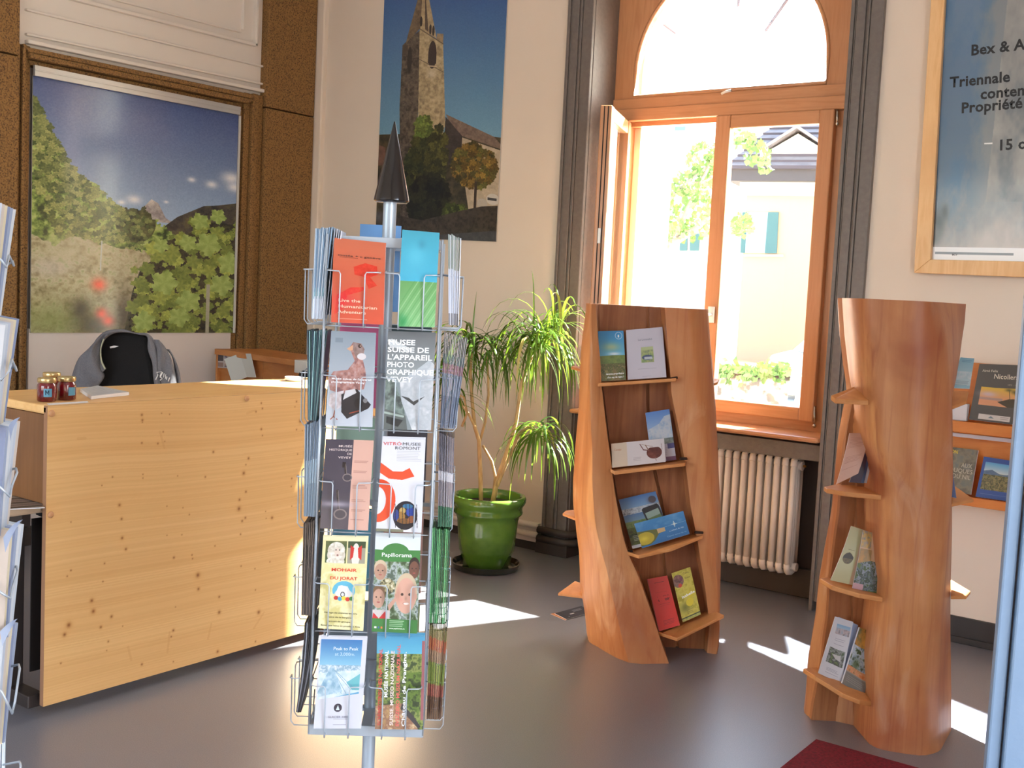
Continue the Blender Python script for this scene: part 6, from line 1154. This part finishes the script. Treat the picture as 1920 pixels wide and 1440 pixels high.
for (x, y, dv, n_, Lm, up, dr, rad, dk) in ((884, 648, .02, 66, .42, .72, 2.7, .05, .6), (935, 652, -.05, 36, .38, .6, 2.7, .04, .5), (1008, 632, .02, 104, .46, .78, 2.7, .06, .15), (1045, 625, -.08, 34, .38, .9, 2.6, .04, .1), (1012, 806, .14, 50, .36, .45, 3.2, .02, .08), (852, 690, .10, 22, .28, .5, 2.2, .02, .2), (856, 742, .12, 14, .3, .1, 2.0, .02, .1)):
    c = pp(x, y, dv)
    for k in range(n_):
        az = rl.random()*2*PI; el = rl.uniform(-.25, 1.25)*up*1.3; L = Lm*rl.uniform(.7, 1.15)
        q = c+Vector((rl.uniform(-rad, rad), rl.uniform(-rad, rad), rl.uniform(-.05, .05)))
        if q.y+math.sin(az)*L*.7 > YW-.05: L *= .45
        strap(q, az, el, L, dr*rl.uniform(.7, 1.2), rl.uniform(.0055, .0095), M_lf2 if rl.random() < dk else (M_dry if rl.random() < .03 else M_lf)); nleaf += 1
for (x, y, az, el, L) in ((1000, 640, 2.4, 1.45, .42), (985, 640, 2.9, .9, .44), (884, 650, 1.9, 1.5, .3), (900, 660, .5, 1.1, .33)):
    strap(pp(x, y, .05), az, el, L, 1.1, .005, M_lf)
# ================================================================== FOREGROUND RACK, LEFT EDGE
LR = empty('magazine_rack', pv(-60, 1000, 2.0)*1.0-Vector((0, 0, pv(-60, 1000, 2.0).z)), 'silver wire magazine rack cut off by the left edge of the picture', 'rack')
def lp(x, y, d_=2.0): return pv(x, y, d_)
tiers = [(375, 30, 600, 2), (590, 36, 800, 9), (782, 38, 1010, 14), (975, 45, 1200, 22), (1160, 34, 1400, 10)]
M_pg = mat('magazine_edge', (190, 184, 172), .4); 
MB().tube([lp(-42, 300, 2.12), lp(-42, 1800, 2.12)], .012, 8).build('pole', M_sil, LR, smooth=True)
p = lp(-42, 1000, 2.12); MB().lathe(Vector((p.x, p.y, 0)), [(.2, 0), (.2, .012), (.03, .03)], 32).build('base_plate', M_sil, LR, smooth=True, auto=40)
MB().tube([lp(2, 1300, 2.03), lp(-3, 1480, 2.03), lp(-6, 1800, 2.03)], .0035, 6).tube([lp(9, 1300, 2.05), lp(0, 1800, 2.05)], .0035, 6).build('upright_wire', M_wire, LR, smooth=True)
MB().obox(lp(-40, 1560, 2.05), Vector(RH), Vector(FH), (0, 0, 1), .13, .06, .006).build('tray', M_sil, LR)
hooks = [(490, 15, 26, 505), (687, 12, 31, 700), (878, 8, 32, 935), (1062, 8, 33, 1126), (1246, 10, 37, 1342), (1428, 6, 39, 1520)]
for i, (y, xi, xo, y2) in enumerate(hooks):
    m = MB(); m.tube([lp(-40, y-28+i*14, 1.93), lp(3, y-2-i*0+ (0 if i < 1 else 16+12*min(i, 3)), 1.92), lp(xo-14, y2-4, 1.93), lp(xo-9, y2-26, 1.95), lp(xo, y+8, 1.97), lp(xo-2, y, 1.985), lp(xi, y+6, 2.02)], .0022, 6); m.build('wire_hook', M_wire, LR, smooth=True)
rr_ = random.Random(3)
names_ = ('top', 'second', 'third', 'fourth', 'fifth')
for i, (yt, xr_, yb, xb) in enumerate(tiers):
    cols_ = [(164, 168, 180), (184, 184, 188), (116, 124, 150), (180, 166, 156), (172, 176, 184), (136, 144, 164), (190, 176, 150)]
    n_ = 6
    for k in range(n_):
        f = k/(n_-1); x_t = xr_-26*(1-f)-(0); x_b = xb-16*(1-f); dd_ = 1.94+.012*k; cb = cols_[(k*3+i) % len(cols_)]
        top_y = yt+14-12*f if i else yt+12*f; bend_ = .012 if k < n_-1 else .004
        Q = [lp(x_t-70, top_y-8, dd_), lp(x_t, top_y+6, dd_+.02), lp(x_b, yb-8*f, dd_), lp(x_b-70, yb-14, dd_-.02)]
        card('magazine', Q, [mat('mag_%d_%d_%d' % cb, cb, .3), M_pg], ('white magazine sheet nearest the edge wire in the %s pocket of the left rack' if k == n_-1 else ('%s sheet of the fan in the %%s pocket of the left wire rack' % ('rearmost', 'second', 'third', 'fourth', 'fifth')[k])) % names_[i], 'magazine', ('magazines, %s pocket of the left rack' % names_[i]), th=.002, bend=bend_)
for (x0, y0, x1, y1, x2, y2) in ((43, 974, 6, 1008, 12, 1022), (33, 1160, 0, 1184, 2, 1222), (38, 782, 16, 800, 18, 815)):
    Q = [lp(x1-40, y1-8, 1.93), lp(x1+10, y1-6, 1.93), lp(x2, y2+6, 1.915), lp(x2-40, y2, 1.915)]
    m = MB(); A_, B_ = lp(x0, y0, 1.97), lp(x0-6, y0+10, 1.96); pts = []; rings = []
    for t in range(7):
        s_ = t/6; cx2 = x0*(1-s_)**2+2*(x0*.55)*s_*(1-s_)+x1*s_*s_; cy2 = y0*(1-s_)**2+2*(y0+4)*s_*(1-s_)+y1*s_*s_; w_ = 2+26*s_; rings.append([lp(cx2, cy2, 1.95-.03*s_), lp(cx2-2+s_*6, cy2+w_, 1.945-.03*s_)])
    vs = [q for rg in rings for q in rg]; m.add(vs, [(2*k, 2*k+2, 2*k+3, 2*k+1) for k in range(6)]); m.build('magazine', mat('curled_page', (130, 140, 164), .4), label={43: 'curled blue grey page drooping from the fourth pocket of the left rack', 33: 'curled page drooping from the fifth pocket of the left rack', 38: 'curled page at the top of the third pocket of the left rack'}[x0], cat='magazine', smooth=True)
# ================================================================== OUTSIDE
GZ = -.35
MB().box(-90, 60, 6.1, 120, GZ-.1, GZ).build('ground', mat('pale_street', (206, 200, 190), .9, noise=(2, (190, 184, 176), .4, .7)), kind='structure')
HD = math.radians(13.5); HE = Vector((math.cos(HD), math.sin(HD), 0)); HN = Vector((math.sin(HD), -math.cos(HD), 0))
H0 = pv(1470, 600, 35.); H0.z = GZ
def onH(x, y, off=0):
    d = Vector(ray(x, y)); o = H0+HN*off; t = (o-Vector(EYE)).dot(HN)/d.dot(HN); return Vector(EYE)+d*t
hs = empty('house', H0, 'apricot house with a tiled hip roof seen through the right window pane', 'house')
M_hw = mat('apricot_render', (224, 178, 140), .9); M_tile = mat('weathered_roof_tile', (146, 132, 130), .8, noise=(3, (166, 154, 152), .35, .7)); M_sh = mat('green_shutter', (80, 116, 114), .6); M_cr = mat('cream_render', (240, 226, 200), .9)
ez = onH(1470, 346).z
a0 = onH(1385, 600); a1 = a0+HE*26; 
def hb(a, b, o0, o1, z0, z1, nm, mm, par=hs):
    P = [a+HN*o0, b+HN*o0, b+HN*o1, a+HN*o1]; return MB().prism([Vector((p.x, p.y, z0)) for p in P], (0, 0, z1-z0)).build(nm, mm, par)
hb(a0, a1, 0, -9, GZ, ez, 'wall', M_hw); hb(a0-HE*.5, a1, .55, -9, ez+.05, ez+.42, 'eave_gutter', mat('grey_gutter', (84, 74, 74), .6)); hb(a0-HE*.2, a1, .2, 0, ez-.35, ez+.05, 'eave_moulding', M_cr)
# hip roof in tile courses
NC = 30; M_te = mat('tile_edge_shade', (92, 80, 84), .9); RZ0, RZ1 = ez+.40, ez+6.0  # course fronts coloured darker to stand for shade between the rows
A_ = a0-HE*.6+HN*.7; B_ = a1+HN*.7
for k in range(NC):
    f0, f1 = k/NC, (k+1)/NC; sh = 4.6
    p0 = A_-HN*(4.8*f0)+HE*(sh*f0); p1 = B_-HN*(4.8*f0); p2 = B_-HN*(4.8*f1)-HN*.02; p3 = A_-HN*(4.8*f1)+HE*(sh*f1); z0 = RZ0+(RZ1-RZ0)*f0; z1 = RZ0+(RZ1-RZ0)*f1
    tcm = MB().add([Vector((p0.x, p0.y, z0+.10)), Vector((p1.x, p1.y, z0+.10)), Vector((p2.x, p2.y, z1+.03)), Vector((p3.x, p3.y, z1+.03)), Vector((p0.x, p0.y, z0)), Vector((p1.x, p1.y, z0)), Vector((p2.x, p2.y, z1)), Vector((p3.x, p3.y, z1))], [(0, 1, 2, 3), (4, 7, 6, 5), (0, 4, 5, 1), (1, 5, 6, 2), (2, 6, 7, 3), (3, 7, 4, 0)]); tcm.m[2] = 1; tcm.build('tile_course', [M_tile, M_te], hs)
p = A_; q = A_-HN*9.6; r_ = A_-HN*4.8+HE*4.6
MB().add([Vector((p.x, p.y, RZ0)), Vector((q.x, q.y, RZ0)), Vector((r_.x, r_.y, RZ1)), Vector((p.x, p.y, RZ0-.1)), Vector((q.x, q.y, RZ0-.1)), Vector((r_.x, r_.y, RZ1-.1))], [(0, 1, 2), (3, 5, 4), (0, 3, 4, 1), (1, 4, 5, 2), (2, 5, 3, 0)]).build('roof_hip', M_tile, hs)
# dormer
dq = onH(1494, 285, .35); dm = MB()
b_ = dq; w_, h_ = .75, .55
dm.prism([b_-HE*w_-Vector((0, 0, .25)), b_+HE*w_-Vector((0, 0, .25)), b_+HE*w_+Vector((0, 0, .1)), b_+Vector((0, 0, h_)), b_-HE*w_+Vector((0, 0, .1))], -HN*2.4).build('dormer', M_cr, hs)
MB().prism([b_+HN*.3+Vector((0, 0, h_+.12)), b_+HN*.3-HE*(w_+.25)+Vector((0, 0, .02)), b_+HN*.3-HE*(w_+.25)+Vector((0, 0, .12)), b_+HN*.3+Vector((0, 0, h_+.22)), b_+HN*.3+HE*(w_+.25)+Vector((0, 0, .12)), b_+HN*.3+HE*(w_+.25)+Vector((0, 0, .02))], -HN*2.9).build('dormer_roof', M_tile, hs)
def shut(px, nm='shutter', mm=None, par=hs, off=.08):
    P = [onH(x, y, off) for x, y in px]; return MB().prism(P, -HN*.05).build(nm, mm or M_sh, par)
shut([(1440, 398), (1460, 398), (1456, 475), (1434, 475)]); MB().prism([onH(x, y, .03) for x, y in ((1400, 398), (1440, 398), (1434, 474), (1396, 474))], -HN*.04).build('window', mat('pale_window', (190, 214, 220), .2), hs)
shut([(1392, 398), (1400, 398), (1396, 474), (1388, 474)])
MB().prism([onH(x, y, .12) for x, y in ((1395, 477), (1468, 477), (1468, 481), (1395, 481))], -HN*.12).build('window_sill', M_cr, hs)
# second house behind the tree
G0 = pv(1270, 600, 46.); G0.z = GZ
h2 = empty('house', G0, 'pale house with blue green shutters half hidden by the tree', 'house')
def onG(x, y, off=0):
    d = Vector(ray(x, y)); o = G0+HN*off; t = (o-Vector(EYE)).dot(HN)/d.dot(HN); return Vector(EYE)+d*t
g0 = onG(1120, 600); g1 = onG(1390, 600); gz = onG(1290, 318).z
hb(g0, g1, 0, -8, GZ, gz, 'wall', mat('white_render', (240, 236, 224), .9), h2)
P = [g0+HN*.6-HE*.5, g1+HN*.6+HE*.5, g1-HN*4+HE*.5, g0-HN*4-HE*.5]; z_ = (gz-.05, gz-.05, gz+2.0, gz+2.0)
MB().prism([Vector((p.x, p.y, z)) for p, z in zip(P, z_)], (0, 0, .15)).build('roof', M_tile, h2)
for px in ([(1275, 438), (1289, 438), (1288, 470), (1274, 470)], [(1294, 438), (1312, 438), (1310, 470), (1293, 470)], [(1180, 470), (1196, 470), (1195, 506), (1179, 506)]):
    MB().prism([onG(x, y, .08) for x, y in px], -HN*.05).build('shutter', M_sh, h2)
# mountain far beyond
mt = MB(); vs = []
R_ = random.Random(2)
for k in range(41):
    x = 700+k*28; y = 300-70*math.exp(-((x-1310)/150)**2)-30*math.sin(k*.7)*.5-R_.random()*10; vs.append((x, y))
T_ = [pv(x, y, 300) for x, y in vs]; B2 = [Vector((p.x, p.y, GZ)) for p in T_]; F2 = [pv(x, y, 260) for x, y in vs]; F2 = [Vector((p.x, p.y, GZ)) for p in F2]
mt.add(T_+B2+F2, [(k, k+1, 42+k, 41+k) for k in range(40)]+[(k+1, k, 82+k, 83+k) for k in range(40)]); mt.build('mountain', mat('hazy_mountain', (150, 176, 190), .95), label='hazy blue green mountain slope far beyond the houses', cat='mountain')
# tree: branches, individual maple leaves and denser foliage
DT = 11.5
def tp(x, y, dv=0): return pv(x, y, DT+dv)
tc = tp(1205, 620); 
tr = empty('maple_tree', Vector((tc.x, tc.y, GZ)), 'maple tree with bright green leaves outside the open window', 'tree')
M_bk = mat('grey_bark', (150, 138, 120), .9, noise=(14, (110, 98, 84), .4, .7))
MB().tube([Vector((tc.x, tc.y, GZ)), tp(1203, 590), tp(1212, 520), tp(1236, 482), tp(1262, 455), tp(1300, 432), tp(1345, 395)], [.12, .10, .085, .06, .045, .03, .012], 8).build('trunk', M_bk, tr, smooth=True)
for pts in ([(1236, 482), (1240, 430), (1250, 380), (1290, 340), (1330, 310)], [(1262, 455), (1290, 390), (1320, 330), (1350, 270), (1400, 240)], [(1212, 520), (1180, 420), (1150, 300)], [(1290, 340), (1292, 345), (1320, 342), (1335, 333)]):
    MB().tube([tp(*p, .1) for p in pts], [.03-.022*k/(len(pts)-1) for k in range(len(pts))], 6).build('branch', M_bk, tr, smooth=True)
M_ml = mat('maple_leaf', (84, 112, 62), .5, noise=(3, (112, 136, 84), .35, .7)); nt = M_ml.node_tree; b = nt.nodes['Principled BSDF']; o_ = nt.nodes['Material Output']; tl = nt.nodes.new('ShaderNodeBsdfTranslucent'); mx = nt.nodes.new('ShaderNodeMixShader'); mx.inputs[0].default_value = .2
tl.inputs[0].default_value = (*s2l((90, 124, 44)), 1); nt.links.new(b.outputs[0], mx.inputs[1]); nt.links.new(tl.outputs[0], mx.inputs[2]); nt.links.new(mx.outputs[0], o_.inputs[0])
def leafmesh():
    me = bpy.data.meshes.new('leaf'); pts = []; 
    for k in range(16):
        an = k*2*PI/16; r = (1., .55, .85, .5, .9, .45, .5, .35, .15, .35, .5, .45, .9, .5, .85, .55)[k]; pts.append((r*math.sin(an)*.05, .02+r*math.cos(an)*.05, .006*math.cos(4*an)))
    me.from_pydata([(0, 0.01, 0)]+pts, [], [(0, k+1, (k+1) % 16+1) for k in range(16)]); me.materials.append(M_ml); return me
LM = leafmesh(); rt = random.Random(21)
clus = [((1318, 305), 34, 36, 46), ((1338, 300), 14, 30, 14), ((1300, 345), 40, 24, 34), ((1262, 375), 38, 30, 44), ((1240, 400), 20, 26, 16), ((1320, 385), 24, 26, 26), ((1290, 430), 42, 24, 40), ((1330, 420), 16, 16, 10), ((1258, 445), 28, 20, 18), ((1392, 262), 24, 18, 22), ((1420, 290), 26, 26, 26), ((1436, 310), 14, 18, 10), ((1392, 425), 22, 24, 30), ((1150, 330), 20, 60, 12)]
cnt = 0
for (cx2, cy2), rx, ry, n_ in clus:
    for k in range(int(n_*.86)):
        an = rt.random()*2*PI; q = rt.random()**.5; p = tp(cx2+rx*q*math.cos(an), cy2+ry*q*math.sin(an), rt.uniform(-.35, .35))
        o = bpy.data.objects.new('leaf', LM); COL.objects.link(o); o.parent = tr; o.location = p-Vector(tr.location); s_ = rt.uniform(.7, 1.35); o.scale = (s_, s_, s_); o.rotation_euler = (rt.uniform(.6, 2.2), rt.uniform(-.6, .6), rt.uniform(0, 6.28)); cnt += 1
fol = MB()
for (cx2, cy2), rx, ry, n_ in clus:
    for k in range(n_):
        an = rt.random()*2*PI; q = rt.random()**.5; p = tp(cx2+rx*.95*q*math.cos(an), cy2+ry*.95*q*math.sin(an), rt.uniform(.1, .6)); e1_ = Vector((rt.uniform(-1, 1), rt.uniform(-.4, .4), rt.uniform(-1, 1))).normalized()*.04; e2_ = e1_.cross(Vector((rt.uniform(-.5, .5), 1, rt.uniform(-.5, .5)))).normalized()*.035
        fol.add([p-e1_, p+e2_, p+e1_, p-e2_], [(0, 1, 2, 3)])
fol.build('foliage', M_ml, tr, kind='stuff')
# street planter with shrub
D3 = 13.
def sp_(x, y, dv=0): return pv(x, y, D3+dv)
pz = sp_(1420, 706).z
pa0 = sp_(1344, 730); pa1 = sp_(1474, 730); L_ = (pa1-pa0); L_.z = 0; wv = L_.normalized()
plr = empty('street_planter', Vector(((pa0.x+pa1.x)/2, (pa0.y+pa1.y)/2, GZ)), 'grey stone street planter outside below the right window pane', 'planter')
m = MB(); f_ = Vector(FH)
def q4(i, z): e = .04 if z > 0 else -.03; return [Vector((p.x, p.y, z)) for p in (pa0-wv*e, pa1+wv*e, pa1+wv*e+f_*.6, pa0-wv*e+f_*.6)]
MB().loft([q4(0, GZ), q4(0, pz)]).build('trough', mat('rough_stone', (170, 160, 150), .9, noise=(9, (90, 82, 78), .45, .6), bump=(20, .6)), plr); MB().prism([p-Vector((0, 0, .03)) for p in q4(0, pz)], (0, 0, .05)).build('soil', mat('potting_soil', (62, 46, 38), .95), plr)
shb = empty('shrub', Vector(plr.location)+Vector((0, 0, pz-GZ)), 'low green shrub growing in the grey street planter', 'shrub')
m = MB()
for k in range(520):
    x = rt.uniform(1348, 1480); y = rt.gauss(700, 9)+abs(x-1440)*.06*rt.random(); p = sp_(x, min(y, 722), rt.uniform(-.1, .55)); e1_ = Vector((rt.uniform(-1, 1), rt.uniform(-.4, .4), rt.uniform(-1, 1))).normalized()*.05; e2_ = e1_.cross(Vector((rt.uniform(-.5, .5), 1, rt.uniform(-.5, .5)))).normalized()*.026; m.add([p-e1_, p+e2_, p+e1_, p-e2_], [(0, 1, 2, 3)])
m.build('foliage', M_ml, shb, kind='stuff')
pv0 = sp_(1513, 760); MB().lathe(Vector((pv0.x, pv0.y, GZ)), [(.15, 0), (.17, .3), (.15, .7), (.12, pz-GZ), (.14, pz-GZ+.03), (.05, pz-GZ+.02)], 24).build('urn', mat('pale_blue_urn', (206, 214, 230), .6), smooth=True, label='pale urn at the right end of the grey street planter', cat='urn')
# parked car: body, cabin with dark glass, wheel
D4 = 22.
cc = pv(1530, 660, D4); car = empty('parked_car', Vector((cc.x, cc.y, GZ)), 'pale parked car outside at the right edge of the window pane', 'car')
rx_ = Vector(RH); fy = Vector(FH)
def cprof(pts, w, nm, mm, o0=0): MB().prism([Vector((cc.x, cc.y, GZ))+rx_*a+Vector((0, 0, b))+fy*o0 for a, b in pts], fy*w).build(nm, mm, car, bevel=.03)
cprof([(-.55, .25), (-.6, .6), (-.5, .8), (-.1, .92), (2.6, .98), (2.9, .6), (2.9, .25)], 1.6, 'body', mat('white_car_paint', (186, 190, 198), .25, coat=.6)); cprof([(-.1, .92), (.35, 1.36), (1.6, 1.4), (2.3, .98)], 1.4, 'cabin', mat('white_car_paint', (186, 190, 198), .25, coat=.6), .1)
cprof([(.02, .96), (.38, 1.30), (.9, 1.32), (.9, .97)], .05, 'window', mat('car_glass', (44, 66, 92), .1), .04)
for a in (.1, 2.2): MB().tube([Vector((cc.x, cc.y, GZ+.32))+rx_*a-fy*.02, Vector((cc.x, cc.y, GZ+.32))+rx_*a+fy*.2], .32, 20).build('wheel', mat('tyre', (50, 48, 52), .8), car)
# sign frame on the street
m = MB(); 
ps = [pv(1208, 517, 12.), pv(1250, 519, 12.), pv(1245, 640, 12.)]; g_ = Vector((ps[2].x, ps[2].y, GZ)); m.tube([ps[0], ps[1], ps[2], g_], .012, 6); g2_ = ps[0].copy(); g2_.z = GZ; m.tube([ps[0], g2_], .012, 6)
m.build('sign_frame', mat('grey_steel', (120, 120, 140), .5), label='thin grey tubular sign frame outside the open window', cat='frame')
